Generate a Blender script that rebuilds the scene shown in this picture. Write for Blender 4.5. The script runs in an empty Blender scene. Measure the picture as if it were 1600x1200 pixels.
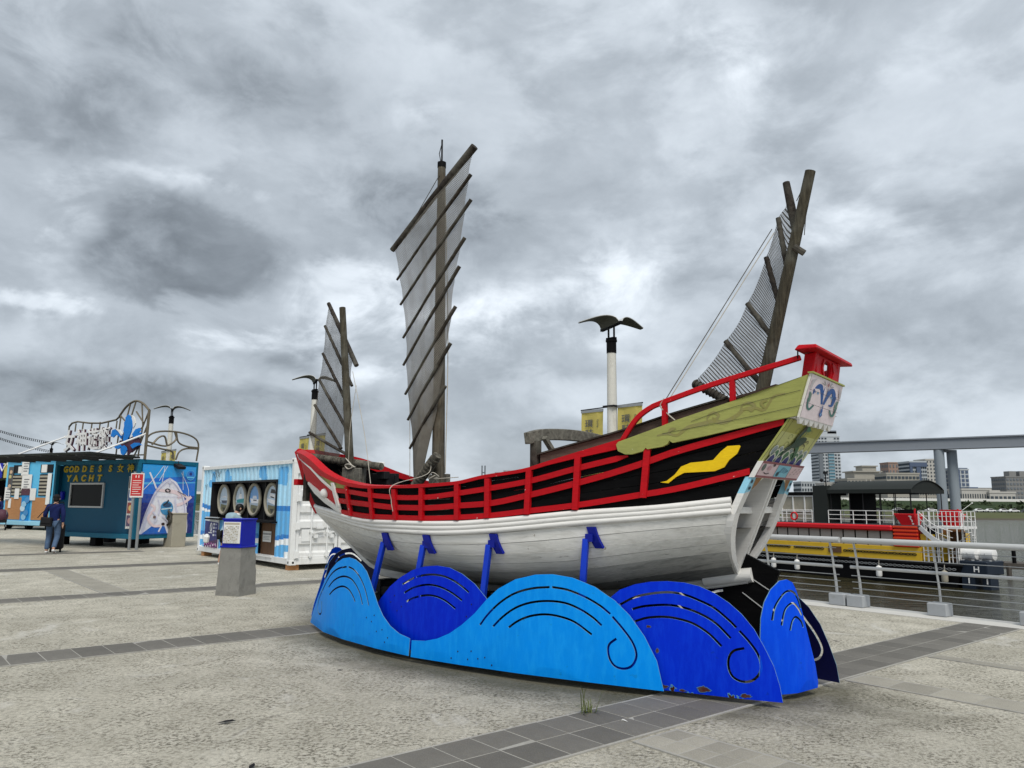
import bpy, bmesh, math, random
import numpy as np
from mathutils import Vector, Matrix, noise
from mathutils.geometry import tessellate_polygon, delaunay_2d_cdt
random.seed(7)
PI = math.pi
R = math.radians
sc = bpy.context.scene
COL = sc.collection

# ------------------------------------------------------------------ camera
cam = bpy.data.objects.new('camera', bpy.data.cameras.new('camera'))
COL.objects.link(cam)
cam.data.sensor_width = 36.0
cam.data.lens = 27.05
cam.data.clip_end = 6000
_f = Vector((0, math.cos(R(8.8)), math.sin(R(8.8))))
_r0 = Vector((1, 0, 0)); _u0 = _r0.cross(_f)
_r = _r0 * math.cos(R(.54)) + _u0 * math.sin(R(.54))
_u = -_r0 * math.sin(R(.54)) + _u0 * math.cos(R(.54))
cam.matrix_world = Matrix(((_r.x, _u.x, -_f.x, 0), (_r.y, _u.y, -_f.y, 0), (_r.z, _u.z, -_f.z, 1.6), (0, 0, 0, 1)))
sc.camera = cam

# ------------------------------------------------------------------ view, sun
sc.view_settings.view_transform = 'Standard'
sc.view_settings.look = 'None'
sc.view_settings.exposure = 0.80
sc.view_settings.gamma = 1.0
sc.view_settings.use_curve_mapping = False
SUN_EL, SUN_AZ = R(54), R(168)          # azimuth clockwise from +Y: behind the camera, a little to its right
sun = bpy.data.objects.new('sun', bpy.data.lights.new('sun', 'SUN'))
COL.objects.link(sun)
sun.data.energy = 1.5
sun.data.angle = R(22)
sun.data.color = (1.0, .95, .86)
_d = Vector((math.sin(SUN_AZ) * math.cos(SUN_EL), math.cos(SUN_AZ) * math.cos(SUN_EL), math.sin(SUN_EL)))
sun.rotation_euler = _d.to_track_quat('Z', 'Y').to_euler()

# ------------------------------------------------------------------ world: daylight sky under broken grey cloud
W = bpy.data.worlds.new('World'); sc.world = W; W.use_nodes = True
def build_world():
    nt = W.node_tree; N = nt.nodes; L = nt.links
    N.clear()
    def nd(t, **k):
        n = N.new(t)
        for a, b in k.items(): setattr(n, a, b)
        return n
    def m(op, a, b=None, c=None):
        n = nd('ShaderNodeMath', operation=op)
        for i, v in enumerate((a, b, c)):
            if v is None: continue
            if isinstance(v, (int, float)): n.inputs[i].default_value = v
            else: L.new(v, n.inputs[i])
        return n.outputs[0]
    tc = nd('ShaderNodeTexCoord')
    sep = nd('ShaderNodeSeparateXYZ'); L.new(tc.outputs['Generated'], sep.inputs[0])
    X, Y, Z = sep.outputs
    zc = m('MAXIMUM', Z, 0.0)
    den = m('ADD', zc, .28)
    px, py = m('DIVIDE', X, den), m('DIVIDE', Y, den)
    cv = nd('ShaderNodeCombineXYZ'); L.new(px, cv.inputs[0]); L.new(py, cv.inputs[1])
    def noi(scale, detail, rough, dist, loc=(0, 0, 0), sca=(1, 1, 1), rot=0.0):
        mp = nd('ShaderNodeMapping'); mp.inputs['Location'].default_value = loc; mp.inputs['Scale'].default_value = sca
        mp.inputs['Rotation'].default_value = (0, 0, rot)
        L.new(cv.outputs[0], mp.inputs[0])
        n = nd('ShaderNodeTexNoise'); n.inputs['Scale'].default_value = scale; n.inputs['Detail'].default_value = detail
        n.inputs['Roughness'].default_value = rough; n.inputs['Distortion'].default_value = dist
        L.new(mp.outputs[0], n.inputs['Vector'])
        return n.outputs[0]
    n1 = noi(1.0, 9, .62, .35, (3.1, 1.7, 0), (1, 1, 1), .5)
    n2 = noi(2.6, 8, .6, .6, (7.7, 2.9, 0), (1, .55, 1), .8)
    n3 = noi(.45, 4, .5, .2, (1.3, 9.2, 0))
    wa = noi(1.7, 5, .6, .3, (11, 5, 0)); wb = noi(1.7, 5, .6, .3, (2, 15, 0))
    # azimuth and elevation of the view direction, in degrees, stirred a little so cloud edges are ragged
    az = m('ADD', m('MULTIPLY', m('ARCTAN2', X, Y), 180 / PI), m('MULTIPLY', m('SUBTRACT', wa, .5), 9))
    el = m('ADD', m('MULTIPLY', m('ARCSINE', Z), 180 / PI), m('MULTIPLY', m('SUBTRACT', wb, .5), 6))
    def noid(scale, detail, rough, dist, sca, loc):     # noise on the direction itself: billows that do not smear towards the horizon
        mp = nd('ShaderNodeMapping'); mp.inputs['Scale'].default_value = sca; mp.inputs['Location'].default_value = loc; mp.inputs['Rotation'].default_value = (.0, .35, .2)
        L.new(tc.outputs['Generated'], mp.inputs[0])
        n = nd('ShaderNodeTexNoise'); n.inputs['Scale'].default_value = scale; n.inputs['Detail'].default_value = detail
        n.inputs['Roughness'].default_value = rough; n.inputs['Distortion'].default_value = dist
        L.new(mp.outputs[0], n.inputs['Vector'])
        return n.outputs[0]
    n5 = noid(3.4, 10, .58, .35, (1, 1, 1.7), (2.2, .4, 1.7)); n6 = noid(9.5, 9, .60, .45, (1, 1, 1.5), (5.1, 3.3, .6)); n7 = noid(5.2, 11, .56, .25, (1, 1, 1.8), (.3, 7.7, 3.1))
    def smooth(x, lo, hi):
        n = nd('ShaderNodeMapRange', interpolation_type='SMOOTHSTEP'); L.new(x, n.inputs[0]); n.inputs[1].default_value = lo; n.inputs[2].default_value = hi
        return n.outputs[0]
    val = m('ADD', m('MULTIPLY', m('SUBTRACT', n1, .5), .9), m('MULTIPLY', m('SUBTRACT', n2, .5), .5))
    for n, k in ((n3, 1.3), (n5, 3.0), (n6, 2.1)): val = m('ADD', val, m('MULTIPLY', m('SUBTRACT', n, .5), k))
    # a lower deck of cloud with crisper, darker billows
    val = m('ADD', val, m('MULTIPLY', m('SUBTRACT', smooth(n7, .42, .60), .5), 1.05))
    val = m('ADD', val, SKY_BASE)
    # cloud masses: azimuth, elevation, half width, half height (degrees), weight; edges broken up by the billow noise
    frag = m('ADD', m('MULTIPLY', m('SUBTRACT', n6, .5), 2.4), m('MULTIPLY', m('SUBTRACT', n7, .5), 1.9))
    for lobes, gain in ((DARK, -1.6), (BRIGHT, 1.9)):
        tot = None
        for a, e, ra, re_, s in lobes:
            da = m('DIVIDE', m('SUBTRACT', az, a), ra); de = m('DIVIDE', m('SUBTRACT', el, e), re_)
            q = m('ADD', m('MULTIPLY', da, da), m('MULTIPLY', de, de))
            g = m('MULTIPLY', m('EXPONENT', m('MULTIPLY', q, -.7)), s)
            tot = g if tot is None else m('ADD', tot, g)
        val = m('ADD', val, m('MULTIPLY', smooth(m('ADD', tot, m('MULTIPLY', frag, m('MINIMUM', m('MULTIPLY', tot, 1.6), 1.0))), .22, 1.0), gain))
    val = m('MAXIMUM', val, .9)
    # tint: thin bright cloud near white, thick dark cloud slate blue
    ramp = nd('ShaderNodeValToRGB'); cr = ramp.color_ramp
    cr.elements[0].position = .12; cr.elements[0].color = (.79, .905, 1.03, 1)
    cr.elements[1].position = .80; cr.elements[1].color = (.91, .97, 1.03, 1)
    L.new(m('DIVIDE', val, 9.0), ramp.inputs[0])
    mul = nd('ShaderNodeMix', data_type='RGBA', blend_type='MULTIPLY'); mul.inputs[0].default_value = 1
    cc = nd('ShaderNodeCombineColor')
    for i in range(3): L.new(val, cc.inputs[i])
    L.new(cc.outputs[0], mul.inputs[6]); L.new(ramp.outputs[0], mul.inputs[7])
    sky = nd('ShaderNodeTexSky', sky_type='NISHITA'); sky.sun_disc = False
    sky.sun_elevation = SUN_EL; sky.sun_rotation = SUN_AZ
    mix = nd('ShaderNodeMix', data_type='RGBA'); mix.inputs[0].default_value = .97
    L.new(sky.outputs[0], mix.inputs[6]); L.new(mul.outputs[2], mix.inputs[7])
    bg = nd('ShaderNodeBackground'); bg.inputs['Strength'].default_value = .1
    L.new(mix.outputs[2], bg.inputs['Color'])
    out = nd('ShaderNodeOutputWorld'); L.new(bg.outputs[0], out.inputs['Surface'])
SKY_BASE = 3.8
DARK = [(-26, 17.6, 4.6, 2.5, 1.0), (-21.5, 15.2, 5.0, 2.3, 1.1), (-14.6, 10.6, 3.6, 1.1, .9), (-34.5, 23.5, 5, 2.6, .75), (-1.5, 20, 7, 4.0, .55), (-24, 7.0, 12, 1.6, .6), (2, 4.6, 10, 1.8, .5), (-30, 30, 10, 4, .45), (-12, 21, 6, 3, .45), (-36, 14.8, 4, 1.3, .5), (-22, 27, 15, 6, .38), (-26, 6, 14, 2.2, .35)]
BRIGHT = [(-31.5, 18.0, 2.6, 2.8, .75), (-24, 20.8, 6.5, .9, .75), (-33, 12.9, 4.5, .9, 1.0), (-13, 15.2, 4.2, 2.6, 1.0), (-19, 11.6, 4.5, .8, .75), (-1, 13.2, 6.5, 3.0, .52), (8, 16.5, 5, 3, .45), (-8, 9.5, 5, 1.1, .6), (16, 31, 9, 4, .40), (-9, 28.5, 4, 2, .40), (24, 20, 9, 4, .32)]
build_world()

# ------------------------------------------------------------------ helpers
def srgb(r, g, b):
    f = lambda c: (c / 255 / 12.92) if c / 255 <= .04045 else ((c / 255 + .055) / 1.055) ** 2.4
    return (f(r), f(g), f(b))

def pch(xs, ys):                                   # monotone cubic through given points
    xs = np.array(xs, float); ys = np.array(ys, float)
    if xs[0] > xs[-1]: xs = xs[::-1]; ys = ys[::-1]
    h = np.diff(xs); d = np.diff(ys) / h; mm = np.zeros_like(ys); mm[0] = d[0]; mm[-1] = d[-1]
    for i in range(1, len(xs) - 1):
        mm[i] = 0 if d[i-1] * d[i] <= 0 else (h[i-1] + h[i]) * 3 / ((2*h[i] + h[i-1]) / d[i-1] + (h[i] + 2*h[i-1]) / d[i])
    def f(x):
        x = float(x)
        if x <= xs[0]: return float(ys[0] + mm[0] * (x - xs[0]))
        if x >= xs[-1]: return float(ys[-1] + mm[-1] * (x - xs[-1]))
        i = min(int(np.searchsorted(xs, x) - 1), len(h) - 1); t = (x - xs[i]) / h[i]
        return float((2*t**3 - 3*t*t + 1) * ys[i] + (t**3 - 2*t*t + t) * h[i] * mm[i] + (-2*t**3 + 3*t*t) * ys[i+1] + (t**3 - t*t) * h[i] * mm[i+1])
    return f

def catmull(pts, n=8):                             # smooth polyline through points of any dimension
    P = [Vector(p) for p in pts]; out = []
    for i in range(len(P) - 1):
        a = P[i-1] if i else P[i] * 2 - P[i+1]
        b, c = P[i], P[i+1]
        d = P[i+2] if i + 2 < len(P) else c * 2 - b
        for k in range(n):
            t = k / n
            out.append(.5 * (2*b + (c-a)*t + (2*a-5*b+4*c-d)*t*t + (3*b-a-3*c+d)*t**3))
    out.append(P[-1])
    return out

class MB:
    """collects shapes, then links them as ONE mesh object"""
    def __init__(s): s.v = []; s.f = []; s.mi = []; s.uv = {}; s.cur = 0; s.fc = {}
    def add(s, vs, fs, mi=None, color=None):
        o = len(s.v); s.v += [tuple(p) for p in vs]
        for f in fs:
            if color is not None: s.fc[len(s.f)] = color
            s.f.append([i + o for i in f]); s.mi.append(s.cur if mi is None else mi)
        return s
    def box(s, c, d, rot=None, mi=None, color=None):
        hx, hy, hz = d[0]/2, d[1]/2, d[2]/2
        vs = [Vector((x, y, z)) for x in (-hx, hx) for y in (-hy, hy) for z in (-hz, hz)]
        if rot is not None: vs = [rot @ v for v in vs]
        vs = [v + Vector(c) for v in vs]
        return s.add(vs, [(0,1,3,2), (4,6,7,5), (0,4,5,1), (2,3,7,6), (0,2,6,4), (1,5,7,3)], mi, color)
    def beam(s, p, q, w, h, up=(0, 0, 1), mi=None):    # rectangular bar from p to q, w across, h along up
        p, q = Vector(p), Vector(q); d = (q - p).normalized(); up = Vector(up)
        x = d.cross(up)
        if x.length < 1e-4: x = d.cross(Vector((1, 0, 0)))
        x.normalize(); y = x.cross(d).normalized()
        vs = [a + x * sx * w/2 + y * sy * h/2 for a in (p, q) for sx, sy in ((-1,-1), (1,-1), (1,1), (-1,1))]
        return s.add(vs, [(3,2,1,0), (4,5,6,7), (0,1,5,4), (1,2,6,5), (2,3,7,6), (3,0,4,7)], mi)
    def tube(s, pts, r, n=8, caps=True, mi=None):
        P = [Vector(p) for p in pts]; m_ = len(P)
        rr = r if isinstance(r, (list, tuple)) else [r] * m_
        t0 = (P[1] - P[0]).normalized(); ref = Vector((0, 0, 1)) if abs(t0.z) < .9 else Vector((1, 0, 0))
        x = t0.cross(ref).normalized(); vs = []; fs = []
        for i in range(m_):
            t = (P[min(i+1, m_-1)] - P[max(i-1, 0)]).normalized()
            x = (x - t * x.dot(t)).normalized(); y = t.cross(x)
            for k in range(n):
                a = 2*PI*k/n
                vs.append(P[i] + (x * math.cos(a) + y * math.sin(a)) * rr[i])
        for i in range(m_ - 1):
            for k in range(n):
                a, b = i*n + k, i*n + (k+1) % n
                fs.append((a, b, b + n, a + n))
        if caps: fs += [tuple(range(n))[::-1], tuple(range((m_-1)*n, m_*n))]
        return s.add(vs, fs, mi)
    def sweep(s, pts, w, h, up=(0, 0, 1), mi=None):    # rectangular profile along a path
        P = [Vector(p) for p in pts]; m_ = len(P); vs = []; fs = []; up = Vector(up)
        for i in range(m_):
            t = (P[min(i+1, m_-1)] - P[max(i-1, 0)]).normalized()
            x = t.cross(up).normalized(); y = x.cross(t).normalized()
            for sx, sy in ((-1,-1), (1,-1), (1,1), (-1,1)): vs.append(P[i] + x*sx*w/2 + y*sy*h/2)
        for i in range(m_ - 1):
            for k in range(4):
                a, b = i*4 + k, i*4 + (k+1) % 4
                fs.append((a, b, b+4, a+4))
        fs += [(3,2,1,0), tuple(range((m_-1)*4, m_*4))]
        return s.add(vs, fs, mi)
    def ball(s, c, r, n=12, m_=8, mi=None, zmin=-1.0):
        r = r if isinstance(r, (tuple, list)) else (r, r, r); vs = []; fs = []
        for i in range(m_ + 1):
            th = PI * i / m_; z = max(math.cos(th), zmin)
            for k in range(n):
                a = 2*PI*k/n
                vs.append((c[0] + r[0]*math.sin(th)*math.cos(a), c[1] + r[1]*math.sin(th)*math.sin(a), c[2] + r[2]*z))
        for i in range(m_):
            for k in range(n): fs.append((i*n+k, (i+1)*n+k, (i+1)*n+(k+1) % n, i*n+(k+1) % n))
        return s.add(vs, fs, mi)
    def lathe(s, prof, c=(0, 0, 0), n=16, mi=None):      # (r, z) profile round a vertical axis
        vs = []; fs = []; m_ = len(prof)
        for r, z in prof:
            for k in range(n):
                a = 2*PI*k/n; vs.append((c[0] + r*math.cos(a), c[1] + r*math.sin(a), c[2] + z))
        for i in range(m_ - 1):
            for k in range(n): fs.append((i*n+k, i*n+(k+1) % n, (i+1)*n+(k+1) % n, (i+1)*n+k))
        fs += [tuple(range(n))[::-1], tuple(range((m_-1)*n, m_*n))]
        return s.add(vs, fs, mi)
    def slab(s, grid, th, flip=False, mi=None):         # grid of outer points -> closed plate of thickness th
        n, m_ = len(grid), len(grid[0]); G = [[Vector(p) for p in row] for row in grid]; vs = []; B = []
        sg = -1 if flip else 1
        for i in range(n):
            for j in range(m_):
                du = G[min(i+1, n-1)][j] - G[max(i-1, 0)][j]; dv = G[i][min(j+1, m_-1)] - G[i][max(j-1, 0)]
                nn = du.cross(dv)
                nn = nn.normalized() * sg if nn.length > 1e-9 else Vector((0, 0, 0))
                vs.append(G[i][j]); B.append(G[i][j] - nn * th)
        vs += B; o = n * m_; fs = []
        ix = lambda i, j: i*m_ + j
        for i in range(n - 1):
            for j in range(m_ - 1):
                q = (ix(i,j), ix(i+1,j), ix(i+1,j+1), ix(i,j+1))
                fs.append(q if not flip else q[::-1])
                fs.append(tuple(k + o for k in (q[::-1] if not flip else q)))
        def wall(seq):
            for a, b in zip(seq, seq[1:]):
                q = (b, a, a + o, b + o); fs.append(q if not flip else q[::-1])
        wall([ix(i, 0) for i in range(n)][::-1]); wall([ix(i, m_-1) for i in range(n)])
        wall([ix(0, j) for j in range(m_)]); wall([ix(n-1, j) for j in range(m_)][::-1])
        return s.add(vs, fs, mi)
    def plate(s, outline, holes, fn, th, step=None, mi=0, mi_back=None, color=None):
        """2-D outline with holes -> plate; fn(u, v, d) maps to 3-D, d being the distance behind the front face"""
        pts = [tuple(p) for p in outline]; edges = [(i, (i+1) % len(pts)) for i in range(len(pts))]
        loops = [list(range(len(pts)))]
        for h in holes:
            b = len(pts); pts += [tuple(p) for p in h]
            edges += [(b + i, b + (i+1) % len(h)) for i in range(len(h))]
        if step:
            xs = [p[0] for p in outline]; ys = [p[1] for p in outline]
            for x in np.arange(min(xs), max(xs), step):
                for y in np.arange(min(ys), max(ys), step):
                    if inpoly(x, y, outline) and not any(inpoly(x, y, h) for h in holes): pts.append((float(x), float(y)))
        r = delaunay_2d_cdt([Vector(p) for p in pts], edges, [], 0, 1e-6)
        V2 = r[0]; tris = []
        for f in r[2]:
            cx = sum(V2[i][0] for i in f)/len(f); cy = sum(V2[i][1] for i in f)/len(f)
            if inpoly(cx, cy, outline) and not any(inpoly(cx, cy, h) for h in holes): tris.append(tuple(f))
        if th == 0:
            return s.add([fn(p[0], p[1], 0) for p in V2], tris, mi, color)
        n = len(V2); vs = [fn(p[0], p[1], 0) for p in V2] + [fn(p[0], p[1], th) for p in V2]
        cnt = {}
        for t in tris:
            for a, b in zip(t, t[1:] + t[:1]): cnt[(a, b)] = 1
        side = [(b, a, a + n, b + n) for (a, b) in cnt if (b, a) not in cnt]
        s.add(vs, tris, mi, color)
        o = len(s.v) - 2*n
        for t in tris:
            if color is not None: s.fc[len(s.f)] = color
            s.f.append([i + n + o for i in t[::-1]]); s.mi.append(mi if mi_back is None else mi_back)
        for t in side:
            if color is not None: s.fc[len(s.f)] = color
            s.f.append([i + o for i in t]); s.mi.append(mi if mi_back is None else 2)
        return s
    def build(s, name, mat, parent=None, smooth=None, bevel=0, uv=None):
        me = bpy.data.meshes.new(name)
        me.from_pydata(s.v, [], s.f); me.validate(clean_customdata=False)
        mats = mat if isinstance(mat, (list, tuple)) else [mat]
        for m_ in mats: me.materials.append(m_)
        if len(mats) > 1 and len(me.polygons) == len(s.mi): me.polygons.foreach_set('material_index', s.mi)
        if s.fc and len(me.polygons) == len(s.f):
            at = me.color_attributes.new('Col', 'FLOAT_COLOR', 'CORNER')
            for pl in me.polygons:
                c = s.fc.get(pl.index, (1, 1, 1))
                for li in pl.loop_indices: at.data[li].color = (*c, 1)
        if bevel:
            bm = bmesh.new(); bm.from_mesh(me)
            es = [e for e in bm.edges if len(e.link_faces) == 2 and e.calc_face_angle(0) > .5]
            bmesh.ops.bevel(bm, geom=es, offset=bevel, segments=1, affect='EDGES', clamp_overlap=True)
            bm.to_mesh(me); bm.free()
        if smooth:
            me.polygons.foreach_set('use_smooth', [True] * len(me.polygons)); me.set_sharp_from_angle(angle=R(smooth))
        if uv is not None:
            l = me.uv_layers.new(name='UVMap')
            for lp in me.loops: l.data[lp.index].uv = uv[lp.vertex_index]
        me.update()
        o = bpy.data.objects.new(name, me); COL.objects.link(o)
        if parent: o.parent = parent
        return o

def inpoly(x, y, P):
    r = False; j = len(P) - 1
    for i in range(len(P)):
        xi, yi = P[i][0], P[i][1]; xj, yj = P[j][0], P[j][1]
        if (yi > y) != (yj > y) and x < (xj - xi) * (y - yi) / (yj - yi) + xi: r = not r
        j = i
    return r

def stroke(pts, w, n=5, cap=3, taper=None):           # outline of a brush stroke / slot along a 2-D path
    P = catmull([(p[0], p[1], 0) for p in pts], n) if len(pts) > 2 else [Vector((p[0], p[1], 0)) for p in pts]
    L_, R_ = [], []; m_ = len(P)
    for i, p in enumerate(P):
        t = (P[min(i+1, m_-1)] - P[max(i-1, 0)]).normalized(); nn = Vector((-t.y, t.x, 0))
        k = 1.0 if taper is None else max(.12, taper(i / (m_ - 1)))
        L_.append(p + nn*w/2*k); R_.append(p - nn*w/2*k)
    out = [(p.x, p.y) for p in L_] + [(p.x, p.y) for p in R_[::-1]]
    return out

def tag(o, label=None, cat=None, group=None, kind=None):
    if label: o['label'] = label
    if cat: o['category'] = cat
    if group: o['group'] = group
    if kind: o['kind'] = kind
    return o

def thing(name, label, cat, loc=(0, 0, 0), rz=0.0, group=None, parent=None):
    o = bpy.data.objects.new(name, None); COL.objects.link(o)
    o.location = loc; o.rotation_euler = (0, 0, rz); o.empty_display_size = .2
    return tag(o, label, cat, group)

def copy_tree(o, parent=None, top=True):
    c = o.copy(); COL.objects.link(c)
    if not top: c.parent = parent
    for ch in list(o.children): copy_tree(ch, c, False)
    return c

def ell(cx, cy, rx, ry, n=20, rot=0.0):
    return [(cx + rx*math.cos(a)*math.cos(rot) - ry*math.sin(a)*math.sin(rot), cy + rx*math.cos(a)*math.sin(rot) + ry*math.sin(a)*math.cos(rot))
            for a in (2*PI*k/n for k in range(n))]

def paint(name, items, fn, parent, mat=None, lift=.0015, step=.0007):
    """flat print: coloured shapes lying on a surface, each a hair above the one before; fn(u, v, height)"""
    mb = MB()
    for i, (poly, colr) in enumerate(items):
        h = lift + i * step
        try: tr = tessellate_polygon([[Vector((p[0], p[1], 0)) for p in poly]])
        except Exception: continue
        a2 = sum(poly[k][0]*poly[(k+1) % len(poly)][1] - poly[(k+1) % len(poly)][0]*poly[k][1] for k in range(len(poly)))
        fs = []
        for t in tr:
            a, b, c = (poly[k] for k in t)
            s_ = (b[0]-a[0])*(c[1]-a[1]) - (b[1]-a[1])*(c[0]-a[0])
            fs.append(tuple(t) if s_ > 0 else tuple(t)[::-1])
        mb.add([fn(p[0], p[1], h) for p in poly], fs, color=colr)
    return mb.build(name, mat or M['print'], parent)

def text_mb(body, size, fn, mb=None, bold=0.0, depth=.0, align='LEFT', mi=None, shear=0.0):
    """lettering as real flat or raised geometry; fn(u, v, height) places it"""
    cu = bpy.data.curves.new('lettering', 'FONT'); cu.body = body; cu.size = size; cu.offset = bold; cu.extrude = depth/2
    cu.align_x = align; cu.resolution_u = 3; cu.shear = shear
    o = bpy.data.objects.new('lettering', cu); COL.objects.link(o)
    me = bpy.data.meshes.new_from_object(o.evaluated_get(bpy.context.evaluated_depsgraph_get()))
    mb = mb or MB()
    mb.add([fn(v.co.x, v.co.y, v.co.z + depth/2) for v in me.vertices], [tuple(p.vertices) for p in me.polygons], mi)
    bpy.data.objects.remove(o); bpy.data.curves.remove(cu); bpy.data.meshes.remove(me)
    return mb
# ------------------------------------------------------------------ materials
M = {}
def newmat(name):
    m_ = bpy.data.materials.new(name); m_.use_nodes = True
    nt = m_.node_tree; b = nt.nodes['Principled BSDF']
    return m_, nt, b
class NT:
    def __init__(s, nt): s.nt = nt
    def n(s, t, ins=None, **k):
        n = s.nt.nodes.new(t)
        for a, b in k.items(): setattr(n, a, b)
        for a, b in (ins or {}).items():
            if isinstance(b, bpy.types.NodeSocket): s.nt.links.new(b, n.inputs[a])
            else: n.inputs[a].default_value = b
        return n
    def link(s, a, b): s.nt.links.new(a, b)
    def coord(s, scale=(1, 1, 1), rot=(0, 0, 0), which='Object', loc=(0, 0, 0)):
        t = s.n('ShaderNodeTexCoord')
        return s.n('ShaderNodeMapping', {0: t.outputs[which], 'Scale': scale, 'Rotation': rot, 'Location': loc}).outputs[0]
    def noise(s, vec, scale, detail=4, rough=.55, dist=0):
        return s.n('ShaderNodeTexNoise', {'Vector': vec, 'Scale': scale, 'Detail': detail, 'Roughness': rough, 'Distortion': dist}).outputs[0]
    def ramp(s, fac, stops):
        r = s.n('ShaderNodeValToRGB', {0: fac}); cr = r.color_ramp
        while len(cr.elements) < len(stops): cr.elements.new(.5)
        for e, (p, c) in zip(cr.elements, stops):
            e.position = p; e.color = (*c, 1) if len(c) == 3 else c
        return r.outputs[0]
    def mix(s, f, a, b, bt='MIX'):
        n = s.n('ShaderNodeMix', data_type='RGBA', blend_type=bt)
        for i, v in ((0, f), (6, a), (7, b)):
            if isinstance(v, bpy.types.NodeSocket): s.nt.links.new(v, n.inputs[i])
            else: n.inputs[i].default_value = v if i == 0 else ((*v, 1) if len(v) == 3 else v)
        return n.outputs[2]
    def bump(s, h, strength=.3, dist=.01):
        return s.n('ShaderNodeBump', {'Height': h, 'Strength': strength, 'Distance': dist}).outputs[0]
    def rand(s): return s.n('ShaderNodeObjectInfo').outputs['Random']

def g3(k): return (k, k, k)
def scl(c, k): return tuple(min(1, x * k) for x in c)

def mk(name, col, rough=.5, var=.15, scale=6, metal=0.0, bump=.1, dirt=None, dirt_amt=.5, stretch=(1, 1, 1), spec=.25, objvar=.0, fine=60):
    """painted or plain surface: base colour broken up by two noises, optional dirt"""
    m_, nt, b = newmat(name); q = NT(nt)
    v = q.coord(stretch)
    n1 = q.noise(v, scale, 5, .6, .3); n2 = q.noise(v, fine, 3, .6)
    c = q.mix(n1, scl(col, 1 - var), scl(col, 1 + var))
    c = q.mix(q.ramp(n2, [(.35, g3(0)), (.7, g3(.35))]), c, scl(col, 1 - var * 1.6))
    if dirt:
        d = q.ramp(q.noise(v, scale * .7, 6, .7, .6), [(.52, g3(0)), (.72, g3(dirt_amt))])
        c = q.mix(d, c, dirt)
    if objvar:
        hs = q.n('ShaderNodeMath', {0: q.rand(), 1: objvar * 2, 2: 1 - objvar}, operation='MULTIPLY_ADD').outputs[0]
        c = q.mix(1.0, c, q.n('ShaderNodeCombineColor', {0: hs, 1: hs, 2: hs}).outputs[0], 'MULTIPLY')
    q.link(c, b.inputs['Base Color'])
    b.inputs['Roughness'].default_value = rough; b.inputs['Metallic'].default_value = metal
    b.inputs['Specular IOR Level'].default_value = spec
    if bump: q.link(q.bump(n2, bump, .004), b.inputs['Normal'])
    M[name] = m_
    return m_

def mk_plank(name, col, crack=.5, grain=.25, rough=.55, along='x', objvar=.06, dirt=(.12, .115, .10), dirt_amt=.35, spec=.16, chips=None):
    """painted timber: long grain, fine drying cracks along it, worn and dirty patches; own shade per plank"""
    m_, nt, b = newmat(name); q = NT(nt)
    st = {'x': (1.2, 26, 26), 'z': (26, 26, 1.2), 'y': (26, 1.2, 26)}[along]
    st2 = {'x': (.7, 9, 9), 'z': (9, 9, .7), 'y': (9, .7, 9)}[along]
    off = q.n('ShaderNodeMath', {0: q.rand(), 1: 37.0}, operation='MULTIPLY').outputs[0]
    t = q.n('ShaderNodeTexCoord').outputs['Object']
    t = q.n('ShaderNodeVectorMath', {0: t, 1: q.n('ShaderNodeCombineXYZ', {0: off, 1: off, 2: off}).outputs[0]}, operation='ADD').outputs[0]
    v = q.n('ShaderNodeMapping', {0: t, 'Scale': st}).outputs[0]; v2 = q.n('ShaderNodeMapping', {0: t, 'Scale': st2}).outputs[0]
    g = q.noise(v, 2.2, 5, .6, .4)
    c = q.mix(q.ramp(g, [(.3, g3(0)), (.7, g3(1))]), scl(col, 1 - grain), scl(col, 1 + grain * .5))
    ck = q.ramp(q.noise(v, 1.1, 7, .7, .6), [(.30, g3(1)), (.345, g3(0))])
    c = q.mix(q.n('ShaderNodeMath', {0: ck, 1: crack}, operation='MULTIPLY').outputs[0], c, scl(col, .25))
    d = q.ramp(q.noise(v2, 1.3, 6, .65, .5), [(.5, g3(0)), (.75, g3(dirt_amt))])
    c = q.mix(d, c, dirt)
    if chips:
        cp = q.ramp(q.noise(q.n('ShaderNodeMapping', {0: t, 'Scale': (1, 1.3, 1.3)}).outputs[0], 13, 5, .62, .4), [(.700, g3(0)), (.712, g3(.9))])
        c = q.mix(cp, c, chips)
    hs = q.n('ShaderNodeMath', {0: q.rand(), 1: objvar * 2, 2: 1 - objvar}, operation='MULTIPLY_ADD').outputs[0]
    c = q.mix(1.0, c, q.n('ShaderNodeCombineColor', {0: hs, 1: hs, 2: hs}).outputs[0], 'MULTIPLY')
    q.link(c, b.inputs['Base Color']); b.inputs['Roughness'].default_value = rough; b.inputs['Specular IOR Level'].default_value = spec
    hh = q.n('ShaderNodeMath', {0: g, 1: ck}, operation='SUBTRACT').outputs[0]
    q.link(q.bump(hh, .35, .004), b.inputs['Normal'])
    M[name] = m_
    return m_

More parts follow.
